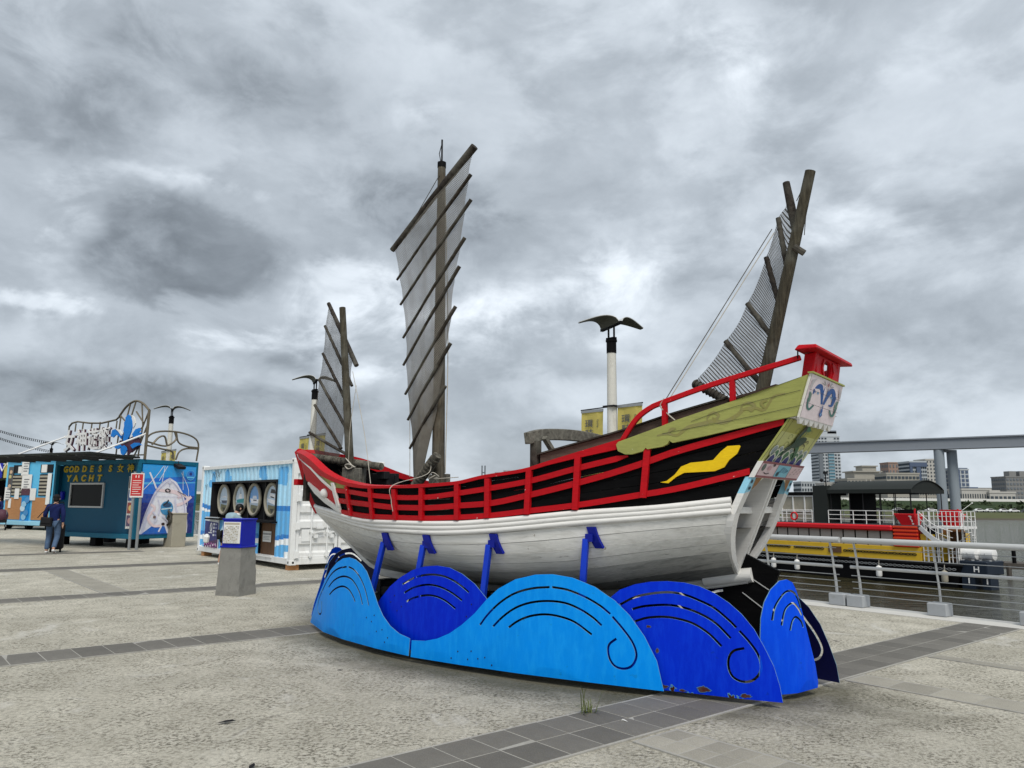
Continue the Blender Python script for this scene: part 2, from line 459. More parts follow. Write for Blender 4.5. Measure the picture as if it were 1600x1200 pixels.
def mk_steel(name, col, pale, chip=.0, rust_low=False):
    """sheet steel under weathered gloss paint: chalky vertical streaks, small chips, rust along the lower edge"""
    m_, nt, b = newmat(name); q = NT(nt)
    v = q.coord(); vs = q.coord((7, 7, 1.6))
    n1 = q.noise(v, 2.2, 5, .6, .4); n2 = q.noise(vs, 3.0, 6, .65, .2); n3 = q.noise(v, 55, 3, .6)
    c = q.mix(q.ramp(n1, [(.3, g3(0)), (.75, g3(.7))]), col, scl(col, .82))
    c = q.mix(q.ramp(n2, [(.44, g3(0)), (.72, g3(.55))]), c, pale)
    c = q.mix(q.ramp(n3, [(.58, g3(0)), (.75, g3(.18))]), c, pale)
    chips = q.ramp(q.noise(v, 16, 4, .5, .2), [(.70, g3(0)), (.715, g3(1))])
    chips = q.n('ShaderNodeMath', {0: chips, 1: .45 + chip}, operation='MULTIPLY').outputs[0]
    c = q.mix(chips, c, scl(pale, .55))
    if rust_low:
        z = q.n('ShaderNodeSeparateXYZ', {0: q.n('ShaderNodeTexCoord').outputs['Object']}).outputs[2]
        low = q.n('ShaderNodeMapRange', {0: z, 1: .05, 2: .22, 3: .36, 4: 0.0}).outputs[0]
        rn = q.n('ShaderNodeMath', {0: q.noise(v, 5.2, 5, .6, .5), 1: low}, operation='ADD').outputs[0]
        c = q.mix(q.ramp(rn, [(.885, g3(0)), (.895, g3(1))]), c, q.mix(q.ramp(rn, [(.905, g3(0)), (.92, g3(1))]), (.10, .30, .42), (.055, .012, .006)))
    q.link(c, b.inputs['Base Color']); b.inputs['Roughness'].default_value = .42
    b.inputs['Specular IOR Level'].default_value = .09
    q.link(q.bump(n1, .10, .02), b.inputs['Normal'])
    M[name] = m_
    return m_

def mk_weathered(name, col, dark, along='z'):
    m_, nt, b = newmat(name); q = NT(nt)
    st = {'x': (.8, 16, 16), 'z': (16, 16, .8), 'y': (16, .8, 16), 'n': (5, 5, 5)}[along]
    v = q.coord(st); g = q.noise(v, 3.0, 6, .7, .5); p = q.noise(q.coord(), 3.5, 4, .6)
    c = q.mix(q.ramp(g, [(.32, g3(0)), (.68, g3(1))]), dark, col)
    c = q.mix(q.ramp(p, [(.45, g3(0)), (.75, g3(.5))]), c, (.20, .20, .17))
    q.link(c, b.inputs['Base Color']); b.inputs['Roughness'].default_value = .85; b.inputs['Specular IOR Level'].default_value = .2
    q.link(q.bump(g, .6, .006), b.inputs['Normal'])
    M[name] = m_
    return m_

def mk_net(name, pitch, cover, col, back=.15):
    """knotted fishing net hung as sail: cords from two crossed waves in the net's own UV (metres)"""
    m_, nt, b = newmat(name); q = NT(nt)
    uv = q.n('ShaderNodeTexCoord').outputs['UV']
    sep = q.n('ShaderNodeSeparateXYZ', {0: uv})
    nz = q.noise(uv, 4.0, 3, .5)
    def fam(a, bb):
        s_ = q.n('ShaderNodeMath', {0: sep.outputs[0], 1: a, 2: q.n('ShaderNodeMath', {0: sep.outputs[1], 1: bb}, operation='MULTIPLY').outputs[0]}, operation='MULTIPLY_ADD').outputs[0]
        s_ = q.n('ShaderNodeMath', {0: nz, 1: .6, 2: s_}, operation='MULTIPLY_ADD').outputs[0]
        fr = q.n('ShaderNodeMath', {0: s_}, operation='FRACT').outputs[0]
        return q.n('ShaderNodeMath', {0: fr, 1: cover}, operation='LESS_THAN').outputs[0]
    k = 1 / pitch
    a = q.n('ShaderNodeMath', {0: fam(k*.75, k), 1: fam(k*.75, -k)}, operation='MAXIMUM').outputs[0]
    # where the net hangs slack and doubled it reads denser
    den = q.ramp(q.noise(q.n('ShaderNodeMapping', {0: uv, 'Scale': (5, .6, 1)}).outputs[0], 1.2, 4, .6), [(.45, g3(0)), (.8, g3(back * 2))])
    vcol = q.n('ShaderNodeAttribute', attribute_name='dense').outputs['Fac']
    a2 = q.n('ShaderNodeMath', {0: a, 1: q.n('ShaderNodeMath', {0: den, 1: vcol}, operation='ADD').outputs[0]}, operation='MAXIMUM').outputs[0]
    a2.node.use_clamp = True
    c = q.mix(q.noise(uv, 9, 4, .6), scl(col, .7), scl(col, 1.25))
    q.link(c, b.inputs['Base Color']); b.inputs['Roughness'].default_value = .9; b.inputs['Specular IOR Level'].default_value = .1
    tl = q.n('ShaderNodeBsdfTranslucent', {0: c}); ms = q.n('ShaderNodeMixShader', {0: .35, 1: b.outputs[0], 2: tl.outputs[0]})
    tr = q.n('ShaderNodeBsdfTransparent'); mx = q.n('ShaderNodeMixShader', {0: a2, 1: tr.outputs[0], 2: ms.outputs[0]})
    q.link(mx.outputs[0], nt.nodes['Material Output'].inputs['Surface'])
    M[name] = m_
    return m_

def mk_print(name='print', rough=.45):
    m_, nt, b = newmat(name); q = NT(nt)
    a = q.n('ShaderNodeAttribute', attribute_name='Col').outputs['Color']
    n1 = q.noise(q.coord(), 9, 5, .65, .4); n2 = q.noise(q.coord(), 70, 3, .6)
    c = q.mix(q.ramp(n1, [(.4, g3(0)), (.75, g3(.22))]), a, (.25, .24, .22))
    c = q.mix(q.ramp(n2, [(.5, g3(0)), (.8, g3(.18))]), c, (.2, .2, .2))
    q.link(c, b.inputs['Base Color']); b.inputs['Roughness'].default_value = rough; b.inputs['Specular IOR Level'].default_value = .3
    M[name] = m_
mk_print()

def mk_plaza():
    m_, nt, b = newmat('plaza'); q = NT(nt)
    v = q.coord(); vr = q.coord((1, 1, 1), (0, 0, .3))
    big = q.noise(vr, .30, 5, .6, .6); mid = q.noise(v, 1.6, 6, .68, .5); fl = q.noise(q.coord((1, 1.25, 1), (0, 0, .7)), 27, 6, .78, .35); fi = q.noise(v, 150, 2, .6)
    c = q.mix(q.ramp(mid, [(.30, g3(0)), (.70, g3(1))]), (.47, .442, .365), (.70, .665, .565))
    c = q.mix(q.ramp(big, [(.36, g3(.38)), (.58, g3(0))]), c, (.29, .275, .225))
    patch = q.ramp(q.noise(v, 2.6, 5, .65, .8), [(.36, g3(.25)), (.62, g3(1))])
    c = q.mix(q.n('ShaderNodeMath', {0: q.ramp(fl, [(.50, g3(0)), (.55, g3(.95))]), 1: patch}, operation='MULTIPLY').outputs[0], c, (.135, .124, .095))
    c = q.mix(q.ramp(fl, [(.36, g3(.75)), (.44, g3(0))]), c, (.70, .675, .60))
    c = q.mix(q.ramp(fi, [(.55, g3(0)), (.66, g3(.55))]), c, (.12, .112, .10))
    lt = q.ramp(q.noise(vr, .85, 7, .7, 1.2), [(.58, g3(0)), (.68, g3(.6))])
    c = q.mix(lt, c, (.68, .665, .62))
    vo = q.n('ShaderNodeTexVoronoi', {'Vector': v, 'Scale': 2.3}, feature='DISTANCE_TO_EDGE').outputs['Distance']
    wv = q.n('ShaderNodeVectorMath', {0: v, 1: q.n('ShaderNodeVectorMath', {0: q.n('ShaderNodeTexNoise', {'Vector': v, 'Scale': 3.0, 'Detail': 4}).outputs['Color'], 1: (.35, .35, 0)}, operation='MULTIPLY').outputs[0]}, operation='ADD').outputs[0]
    ck = q.n('ShaderNodeTexVoronoi', {'Vector': wv, 'Scale': .42}, feature='DISTANCE_TO_EDGE').outputs['Distance']
    ckm = q.n('ShaderNodeMath', {0: q.ramp(ck, [(.0018, g3(.42)), (.0042, g3(0))]), 1: q.ramp(q.noise(v, .55, 3, .5), [(.55, g3(0)), (.60, g3(1))])}, operation='MULTIPLY').outputs[0]
    c = q.mix(ckm, c, (.10, .095, .08))
    spots = q.ramp(q.noise(v, 5.5, 3, .5), [(.735, g3(0)), (.745, g3(1))])
    c = q.mix(spots, c, (.10, .095, .085))
    # mossy ground by the plinth, plus contact shade painted dark around it (plaza coordinates)
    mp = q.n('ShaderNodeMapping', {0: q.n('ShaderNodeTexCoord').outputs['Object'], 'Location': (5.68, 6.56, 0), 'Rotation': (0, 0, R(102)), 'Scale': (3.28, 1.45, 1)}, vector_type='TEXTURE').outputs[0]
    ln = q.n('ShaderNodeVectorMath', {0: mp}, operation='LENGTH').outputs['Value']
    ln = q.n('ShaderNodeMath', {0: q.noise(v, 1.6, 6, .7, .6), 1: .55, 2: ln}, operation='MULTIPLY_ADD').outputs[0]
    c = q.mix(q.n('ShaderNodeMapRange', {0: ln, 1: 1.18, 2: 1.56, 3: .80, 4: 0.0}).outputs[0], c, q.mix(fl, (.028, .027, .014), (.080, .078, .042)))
    q.link(c, b.inputs['Base Color']); b.inputs['Roughness'].default_value = .9; b.inputs['Specular IOR Level'].default_value = .2
    hh = q.n('ShaderNodeMath', {0: fl, 1: fi}, operation='ADD').outputs[0]
    q.link(q.bump(hh, .8, .016), b.inputs['Normal'])
    M['plaza'] = m_
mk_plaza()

def mk_tile(name, col, objvar=.14):
    m_, nt, b = newmat(name); q = NT(nt)
    v = q.coord(); n1 = q.noise(v, 3.0, 6, .65, .4); n2 = q.noise(v, 130, 3, .6)
    c = q.mix(n1, scl(col, .72), scl(col, 1.4))
    c = q.mix(q.ramp(n2, [(.5, g3(0)), (.72, g3(.5))]), c, scl(col, 2.0))
    c = q.mix(q.ramp(q.noise(v, 1.1, 6, .7, .7), [(.52, g3(0)), (.68, g3(.5))]), c, (.25, .235, .20))
    hs = q.n('ShaderNodeMath', {0: q.rand(), 1: objvar * 2, 2: 1 - objvar}, operation='MULTIPLY_ADD').outputs[0]
    c = q.mix(1.0, c, q.n('ShaderNodeCombineColor', {0: hs, 1: hs, 2: hs}).outputs[0], 'MULTIPLY')
    q.link(c, b.inputs['Base Color']); b.inputs['Roughness'].default_value = .8; b.inputs['Specular IOR Level'].default_value = .25
    q.link(q.bump(n2, .3, .004), b.inputs['Normal'])
    M[name] = m_
mk_tile('tile', (.122, .116, .103)); mk_tile('tile_pale', (.27, .255, .215))

def mk_water():
    m_, nt, b = newmat('water'); q = NT(nt)
    v = q.coord((1, 1, 1)); v2 = q.coord((.12, .45, 1), (0, 0, .25))
    v3 = q.coord((.05, .22, 1), (0, 0, .15))
    h0 = q.n('ShaderNodeMath', {0: q.noise(v3, 1.6, 4, .6, .4), 1: 3.0}, operation='MULTIPLY').outputs[0]
    h = q.n('ShaderNodeMath', {0: q.noise(v2, 1.4, 5, .6, .3), 1: q.noise(q.coord((.6, 1.4, 1), (0, 0, .3)), 2.2, 5, .6)}, operation='ADD').outputs[0]
    h = q.n('ShaderNodeMath', {0: h, 1: h0}, operation='ADD').outputs[0]
    b.inputs['Base Color'].default_value = (.058, .052, .022, 1)
    c = q.mix(q.noise(v, .06, 4, .6), (.026, .024, .011), (.046, .043, .024))
    q.link(c, b.inputs['Base Color'])
    b.inputs['Roughness'].default_value = .07; b.inputs['IOR'].default_value = 1.333; b.inputs['Specular IOR Level'].default_value = .6
    q.link(q.bump(h, .38, .5), b.inputs['Normal'])
    M['water'] = m_
mk_water()

# timber and paint of the junk
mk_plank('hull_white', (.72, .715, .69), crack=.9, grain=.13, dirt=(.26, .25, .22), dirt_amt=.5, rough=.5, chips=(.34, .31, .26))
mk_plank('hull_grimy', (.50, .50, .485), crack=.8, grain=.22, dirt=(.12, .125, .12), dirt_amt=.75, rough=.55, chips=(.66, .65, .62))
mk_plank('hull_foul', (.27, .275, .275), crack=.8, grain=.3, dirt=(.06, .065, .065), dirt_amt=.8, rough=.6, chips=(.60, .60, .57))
mk_plank('trim_white', (.78, .77, .75), crack=.5, grain=.07, dirt=(.42, .40, .36), dirt_amt=.25)
mk_plank('hull_black', (.004, .004, .0045), crack=.9, grain=.35, rough=.7, dirt=(.012, .012, .013), spec=.06)
mk_plank('paint_red', (.47, .004, .010), crack=.35, grain=.16, dirt=(.30, .01, .015), dirt_amt=.35, rough=.5, chips=(.62, .50, .46))
mk_plank('paint_olive', (.32, .335, .10), crack=.6, grain=.12, dirt=(.22, .23, .08), dirt_amt=.5, rough=.6, chips=(.50, .50, .30))
mk_plank('brown_plank', (.115, .078, .062), crack=.6, grain=.30, dirt=(.14, .12, .10), rough=.8)
mk_plank('paint_yellow', (.78, .52, .01), crack=.6, grain=.10, dirt=(.5, .3, .02), dirt_amt=.3)
mk_weathered('mast_wood', (.14, .118, .086), (.036, .031, .024))
mk_weathered('mast_dark', (.085, .075, .052), (.022, .019, .014))
mk_weathered('dark_wood', (.060, .050, .042), (.012, .010, .009), 'n')
mk_weathered('grey_wood', (.22, .21, .18), (.05, .047, .04), 'n')
mk_weathered('rope_wood', (.20, .185, .15), (.03, .028, .024), 'n')
mk_weathered('batten_wood', (.066, .055, .043), (.016, .013, .010), 'n')
mk('rope', (.46, .43, .37), .9, .25, 30, bump=.3)
mk('rope_dark', (.10, .095, .085), .9, .25, 30, bump=.3)
mk_net('net', .026, .33, (.20, .185, .16), .16)
mk_net('net_dark', .022, .36, (.13, .122, .11), .20)
# plinth
mk_steel('wave_light', (.0005, .285, .93), (.012, .38, .96))
mk_steel('wave_dark', (.0003, .021, .60), (.003, .05, .72))
mk_steel('wave_rusty', (.0003, .029, .66), (.004, .06, .76), chip=.1, rust_low=True)
mk_steel('wave_mid', (.0005, .07, .80), (.006, .11, .86))
mk('edge_steel', (.16, .34, .50), .6, .3, 12, dirt=(.10, .045, .025), dirt_amt=.7)
mk('navy', (.004, .005, .055), .45, .3, 4)
mk('shoe_blue', (.002, .010, .26), .5, .2, 6)
mk('prop_blue', (.006, .045, .55), .4, .2, 6)
mk('black_steel', (.012, .012, .014), .6, .3, 6)
# general
mk('white_paint', (.78, .78, .77), .45, .05, 5, dirt=(.45, .43, .38), dirt_amt=.25)
mk('container_white', (.76, .77, .77), .42, .05, 4, dirt=(.42, .40, .36), dirt_amt=.35, stretch=(2, 2, .7))
mk('grey_metal', (.50, .51, .51), .42, .08, 8, metal=.1)
mk('galv', (.33, .345, .355), .42, .12, 8, metal=.5)
mk('footing', (.36, .38, .40), .8, .10, 6, dirt=(.25, .25, .24))
mk('concrete', (.235, .232, .215), .9, .22, 5, bump=.5, dirt=(.11, .11, .10), dirt_amt=.7)
mk('concrete_tan', (.36, .335, .27), .9, .15, 4, bump=.4, dirt=(.22, .20, .16), dirt_amt=.6)
mk('kerb', (.55, .54, .51), .85, .12, 4, bump=.3)
mk('mortar', (.36, .35, .32), .9, .25, 5, bump=.3, dirt=(.22, .21, .18), dirt_amt=.7)
mk('quay_wall', (.20, .19, .165), .9, .3, 2)
mk('black', (.005, .005, .006), .65, .3, 8, spec=.1)
mk('dark_glass', (.005, .006, .008), .30, .2, 2, bump=0, spec=.12)
mk('teal', (.004, .125, .215), .5, .12, 3, dirt=(.012, .08, .13), dirt_amt=.5)
mk('teal_shaded', (.003, .085, .165), .55, .12, 3)  # teal darkened to carry the awning's shade on the recessed booth front
mk('teal_dark', (.003, .065, .13), .55, .12, 3)
mk('sky_blue', (.11, .48, .76), .5, .08, 3)
mk('pale_blue', (.30, .62, .80), .5, .08, 3)
mk('mid_blue', (.01, .24, .58), .5, .08, 3)
mk('box_blue', (.004, .012, .36), .4, .12, 4)
mk('plywood', (.46, .225, .095), .7, .35, 2, stretch=(2, 2, 9))
mk('wood_brown', (.14, .075, .040), .7, .35, 2, stretch=(9, 9, 1))
mk('paper', (.74, .74, .72), .8, .05, 6)
mk('gold', (.55, .40, .03), .45, .1, 8)
mk('bronze', (.17, .145, .105), .5, .25, 12, metal=.3)
mk('letter_side', (.09, .035, .055), .6, .2, 8)
mk('blue_petal', (.005, .20, .66), .4, .15, 4)
mk('banner_yellow', (.52, .44, .12), .75, .05, 3)
mk('pole_white', (.62, .61, .56), .65, .12, 9, bump=.3, dirt=(.36, .35, .31), dirt_amt=.6, stretch=(1, 1, .4))
mk('lamp_wing', (.60, .61, .60), .4, .08, 4)
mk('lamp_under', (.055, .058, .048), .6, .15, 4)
mk('red_paint', (.62, .012, .02), .4, .12, 4)
mk('orange_red', (.72, .055, .015), .4, .2, 3)
mk('yellow_hull', (.74, .47, .035), .45, .10, 3, dirt=(.45, .27, .03), dirt_amt=.35)
mk('panel_grey', (.44, .40, .36), .6, .06, 2)
mk('canopy', (.020, .024, .022), .7, .15, 2)
mk('navy_steel', (.012, .020, .035), .5, .2, 3)
mk('column_grey', (.27, .31, .345), .5, .06, 1.2)
mk('beam_grey', (.25, .275, .31), .55, .08, .8)
mk('pier_wood', (.10, .09, .08), .9, .3, 4)
# far bank
mk('mud', (.085, .073, .052), .95, .3, .2)
mk('grass', (.085, .095, .038), .95, .35, .15, fine=2)
mk('levee', (.030, .050, .020), .95, .45, .12, fine=1.2)
mk('parapet', (.74, .73, .70), .8, .06, .3)
mk('car_white', (.75, .75, .76), .3, .05, 2)
mk('car_dark', (.03, .03, .035), .3, .05, 2)
for nm, c in dict(bld_white=(.44, .47, .49), bld_teal=(.13, .25, .31), bld_cream=(.34, .325, .285), bld_orange=(.31, .215, .175), bld_blue=(.085, .115, .18),
                  bld_grey=(.22, .22, .215), bld_pale=(.44, .43, .40), bld_glass=(.055, .07, .085), bld_slate=(.15, .17, .19), hill=(.20, .25, .28)).items():
    mk(nm, c, .75, .08, .15, bump=0, fine=.8)
def mk_leaf(name, a, b_):
    m_, nt, b = newmat(name); q = NT(nt)
    c = q.mix(q.noise(q.coord(), .35, 4, .6), a, b_)
    q.link(c, b.inputs['Base Color']); b.inputs['Roughness'].default_value = .8
    M[name] = m_
mk_leaf('leaf_dark', (.018, .034, .012), (.05, .075, .025)); mk_leaf('leaf_grass', (.06, .085, .02), (.14, .16, .05))
# people
mk('skin', (.46, .27, .19), .55, .08, 20, bump=0)
mk('hair', (.008, .007, .007), .5, .2, 40)
mk('jacket_navy', (.006, .014, .085), .85, .25, 14)
mk('jeans', (.075, .125, .215), .85, .45, 9)
mk('denim_pale', (.30, .42, .48), .85, .15, 14)
mk('cloth_black', (.012, .012, .014), .85, .3, 14)
mk('cloth_white', (.75, .75, .74), .85, .06, 14)
mk('cloth_grey', (.10, .105, .11), .85, .2, 14)
# ------------------------------------------------------------------ setting: plaza, paving bands, quay, river
PLAZA = R(40)                                     # the paving grid: local x = across to the river (u), local y = along the quay (v)
def frame(name='', rz=0.0, loc=(0, 0, 0)):
    return Matrix.Translation(loc) @ Matrix.Rotation(rz, 4, 'Z')
FP = frame(rz=PLAZA)
def in_plaza(o): o.rotation_euler = (0, 0, PLAZA); return o
QUAY = 12.65
mb = MB()
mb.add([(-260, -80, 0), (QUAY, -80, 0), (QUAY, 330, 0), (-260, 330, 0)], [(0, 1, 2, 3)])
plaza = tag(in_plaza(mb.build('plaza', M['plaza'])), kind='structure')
mb = MB(); mb.box((QUAY - .17, 125, -2.2), (.30, 410, 4.392))
tag(in_plaza(mb.build('quay_wall', M['quay_wall'])), kind='structure')
kerb = MB(); kerb.box((QUAY - .30, 100, .004), (.62, 360, .016))
tag(in_plaza(kerb.build('quay_kerb', M['kerb'], bevel=.004)), kind='structure')
mb = MB(); mb.add([(-900, -100, -2.8), (3200, -100, -2.8), (3200, 283, -2.8), (-900, 283, -2.8)], [(0, 1, 2, 3)])
tag(mb.build('river', M['water']), kind='structure')

tile_mesh = {}
def band(u0, u1, v0, v1, nu, nv, mat='tile', objs=True, border=.02, along='u'):
    b = MB(); b.box(((u0+u1)/2, (v0+v1)/2, .0045), (u1-u0+2*border, v1-v0+2*border, .010))
    root = tag(in_plaza(b.build('paving_band', M['mortar'])), kind='structure')
    du, dv = (u1-u0)/nu, (v1-v0)/nv; g = .008
    key = (round(du, 3), round(dv, 3), mat)
    if objs:
        if key not in tile_mesh:
            t = MB(); t.box((0, 0, 0), (du-g, dv-g, .012)); tile_mesh[key] = None
            o = t.build('tile', M[mat], root, bevel=.002); tile_mesh[key] = o.data; first = o
        else: first = None
        for i in range(nu):
            for j in range(nv):
                if first is not None and i == 0 and j == 0: o = first
                else: o = bpy.data.objects.new('tile', tile_mesh[key]); COL.objects.link(o); o.parent = root
                o.location = (u0 + (i+.5)*du, v0 + (j+.5)*dv, .005 + random.uniform(-.0012, .0012))
                o.rotation_euler = (random.uniform(-.003, .003), random.uniform(-.003, .003), random.uniform(-.004, .004))
    else:
        t = MB()
        for i in range(nu):
            for j in range(nv):
                t.box((u0 + (i+.5)*du, v0 + (j+.5)*dv, .005 + random.uniform(-.001, .001)), (du-g, dv-g, .012))
        o = t.build('tiles', M[mat], root); o['kind'] = 'stuff'
    return root
band(.68, 7.19, 9.05, 9.63, 21, 1)
band(.90, 12.03, 3.76, 4.44, 36, 2)
band(1.2, 9.26, 14.35, 14.93, 26, 1)
band(1.5, 10.0, 20.35, 21.1, 27, 1, objs=False)
band(1.5, 7.0, 26.0, 26.6, 17, 1, objs=False)
band(7.20, 7.54, -1.30, 3.70, 1, 14, 'tile_pale')
band(7.20, 7.54, 4.50, 8.98, 1, 13, 'tile_pale', objs=False)
band(3.40, 3.82, 15.0, 20.25, 1, 15, 'tile_pale', objs=False)
band(4.22, 4.66, .2, 3.68, 2, 20, 'tile_pale')
band(9.02, 9.17, -2.0, 3.70, 1, 16, 'tile_pale', objs=False)

# railing along the quay: one thing per welded length
def railing(v0, label, ln=4.0):
    root = thing('quay_railing', label, 'railing', FP @ Vector((12.42, v0, 0)), PLAZA, 'welded lengths of grey quay railing')
    b = MB(); b.tube([(-.13, .03, 1.06), (-.13, ln-.03, 1.06)], .045, 12); b.build('top_rail', M['grey_metal'], root, 40)
    b = MB(); b.tube([(.0, .07, .63), (.0, ln-.07, .63)], .026, 10); b.build('mid_rail', M['grey_metal'], root, 40)
    for z in (.93, .79, .50, .40, .30, .20):
        x = -.13 * max(0, (z - .2)) / .86
        b = MB(); b.tube([(x, .10, z), (x, ln-.10, z)], .0065, 6); b.build('cable', M['galv'], root, 40)
    for k in (.2, 1.4, 2.6, 3.8):
        P = catmull([(.03, k, .18), (.0, k, .45), (-.06, k, .80), (-.13, k, 1.04)], 4)
        b = MB(); b.sweep(P, .05, .012, (0, 1, 0)); b.build('post', M['grey_metal'], root)
        b = MB(); b.sweep([(.09, k+.02, .18), (.07, k+.02, .40), (.0, k+.02, .64)], .045, .012, (0, 1, 0)); b.build('strut', M['grey_metal'], root)
        b = MB(); b.box((.03, k + (.02 if k not in (.2, 3.8) else (-.05 if k == .2 else .05)), .105), (.25, .27, .185)); b.build('footing', M['footing'], root, bevel=.012)
    return root
names = {-2: 'grey cable railing running out of the picture at lower right', -1: 'grey tube and cable railing with one single footing, nearest of those in view',
         0: 'grey tube and cable railing seen beyond the stern of the model junk'}
for k in range(-2, 9):
    railing(6.3 + 4.0*k, names.get(k, 'grey quay railing length standing behind the model junk'))
# ------------------------------------------------------------------ the model junk; local x = towards the bow, y = towards the viewer's side, z up
BOAT_O = Vector((1.0, 8.0, 0)); BOAT_RZ = math.atan2(math.cos(R(52)), -math.sin(R(52)))
boat = thing('model_junk', 'wooden model junk in red, black and white with three net sails, propped on blue waves', 'boat', BOAT_O, BOAT_RZ)
stem = pch([.73, .76, .87, 1.04, 1.32, 1.47, 2.3, 2.6], [3.30, 3.44, 3.67, 3.94, 4.43, 4.66, 5.17, 5.35])
Tf = pch([-1, 0, .25, .5, 1.0, 1.4, 1.7, 2.1, 2.5, 3.2, 8], [.02, .02, .2, .34, .57, .72, .80, .90, .95, .985, .985])
Ta = pch([-2.4, -1.7, -1.5, -1, 0, .6, 1, 1.6, 6], [.41, .50, .55, .68, .88, .95, .98, .985, .985])
def T(s, z): return min(max(.02, Tf(stem(z) - s)), Ta(s))       # half breadth of the topsides
zrt = pch([-1.6, -1.52, -.94, -.17, .33, .76, 1.17, 1.69, 2.08, 2.51, 2.98, 3.28, 3.74, 4.25, 4.72], [1.68, 1.67, 1.60, 1.54, 1.49, 1.45, 1.42, 1.41, 1.41, 1.41, 1.43, 1.465, 1.51, 1.545, 1.575])
zrb = pch([-1.6, -1.47, -.19, .82, 1.59, 2.46, 3.26, 3.9, 4.62], [1.53, 1.52, 1.40, 1.30, 1.26, 1.27, 1.345, 1.41, 1.49])
zg = pch([-2.25, -2.19, -1.25, -.53, .12, .35, .84, 1.21, 1.9, 2.13, 2.6, 2.83, 3.11, 3.4, 3.736, 4.085, 4.365, 4.6, 5.17],
         [2.68, 2.66, 2.36, 2.16, 1.99, 1.93, 1.87, 1.81, 1.78, 1.77, 1.778, 1.80, 1.832, 1.89, 1.98, 2.105, 2.19, 2.235, 2.31])
def trans(z): return float(np.interp(z, [1.0, 1.55, 1.86, 2.31, 2.70], [-1.36, -1.55, -1.70, -2.02, -2.2]))
def S_(s, z, off=0.0, sd=1): return Vector((s, sd * (T(s, z) + off), z))
def SN(s, z, sd=1):                                 # outward normal of the topsides
    a = S_(s + .02, z, 0, sd) - S_(s - .02, z, 0, sd); b = S_(s, z + .02, 0, sd) - S_(s, z - .02, 0, sd)
    n = a.cross(b); n.normalize()
    return n if n.y * sd > 0 else -n

# white bottom planking
zk = pch([0, .1, .3, .6, 1], [.96, .89, .75, .71, .73])
sst = pch([0, 1], [-1.36, -1.55])
def hull_pt(w, v, sd):
    th = v * PI / 2
    e = abs(w - .5) * 2
    q = .78 + .6 * max(0, e - .55) / .45; p = 1.0 - .18 * max(0, e - .5) / .5
    s0 = -1.36 - .17 * v
    zz_st = zk(1) + (1.49 - zk(1)) * (1 - math.cos(th)) ** p
    s1 = stem(zz_st); s = s0 + (s1 - s0) * w
    sr = -1.53 + (4.64 + 1.53) * w
    b = T(sr, zrb(sr)) + .005
    t = b * math.sin(th) ** q
    z = zk(w) + (zrb(sr) - zk(w)) * (1 - math.cos(th)) ** p
    return Vector((s, sd * max(t, .018), z))
NS = 9
for sd in (1, -1):
    for i in range(NS):
        v0, v1 = i / NS, (i + 1) / NS
        e = .0026; o = random.uniform(-.002, .002)
        grid = [[hull_pt(w, v0 + e + (v1 - v0 - 2*e) * j / 3, sd) + Vector((0, sd * o, 0)) for w in np.linspace(0, 1, 44)] for j in range(4)]
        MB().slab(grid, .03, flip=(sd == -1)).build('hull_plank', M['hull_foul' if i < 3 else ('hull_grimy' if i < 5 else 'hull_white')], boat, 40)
# black topside planking, seven strakes a side
NB = 7
def zrow(s, h): return zrt(s) + (zg(s) - zrt(s)) * h - .01 * (h == 1)
for sd in (1, -1):
    for i in range(NB):
        rows = []
        for h in (i/NB + .004, (i+1)/NB - .004):
            s0, s1 = -1.6, 4.7
            for _ in range(30): s0 = trans(zrow(s0, h)) ; s1 = .5 * s1 + .5 * stem(zrow(s1, h))
            rows.append([S_(s, zrow(s, h), 0, sd) for s in np.linspace(s0, s1 - .01, 46)])
        mid = [(a + b) / 2 for a, b in zip(*rows)]
        o = random.uniform(-.002, .002)
        grid = [[p + Vector((0, sd * o, 0)) for p in r] for r in (rows[0], mid, rows[1])]
        MB().slab(grid, .028, flip=(sd == -1)).build('bulwark_plank', M['hull_black'], boat, 40)
# three half-round rubbing strakes a side
for sd in (1, -1):
    for k in range(3):
        P = []
        for s in np.linspace(-1.54, 4.66, 50):
            a, b = zrb(s), zrt(s); z = b - .028 - (b - a - .012) * k / 3
            w = min(1.0, max(.35, (4.72 - s) / .8))
            P.append(S_(s, z, .012, sd))
        MB().tube(P, .0285, 10).build('rubbing_strake', M['trim_white'], boat, 50)
# rails and stanchions
def rail(name, pts, w, th, off=0.0, mat='paint_red', sds=(1, -1), point=False, n=40):
    f = pch([p[0] for p in pts], [p[1] for p in pts]); a, b = min(p[0] for p in pts), max(p[0] for p in pts)
    for sd in sds:
        lo, hi, md = [], [], []
        for s in np.linspace(a, b, n):
            z = f(s); sl = (f(s + .01) - f(s - .01)) / .02; c = w / 2 * math.sqrt(1 + sl * sl)
            if point and s < a + .05: c *= .25
            nn = SN(s, z, sd)
            lo.append(S_(s, z - c, 0, sd) + nn * (off + th)); hi.append(S_(s, z + c, 0, sd) + nn * (off + th))
        MB().slab([lo, hi], th, flip=(sd == -1)).build(name, M[mat], boat)
rail('rail', [(3.37, 1.737), (2.975, 1.716), (2.55, 1.676), (2.09, 1.652), (1.9, 1.648), (1.649, 1.652), (1.178, 1.694), (.788, 1.741), (.32, 1.81), (-.183, 1.925), (-.67, 2.03)], .052, .026, .002, point=True)
rail('rail', [(3.316, 1.615), (2.527, 1.568), (2.095, 1.543), (1.646, 1.542), (1.174, 1.569), (.785, 1.594), (.33, 1.675), (-.182, 1.789), (-.823, 1.969), (-1.0, 2.033), (-1.54, 2.183), (-1.99, 2.297)], .056, .026, .002)
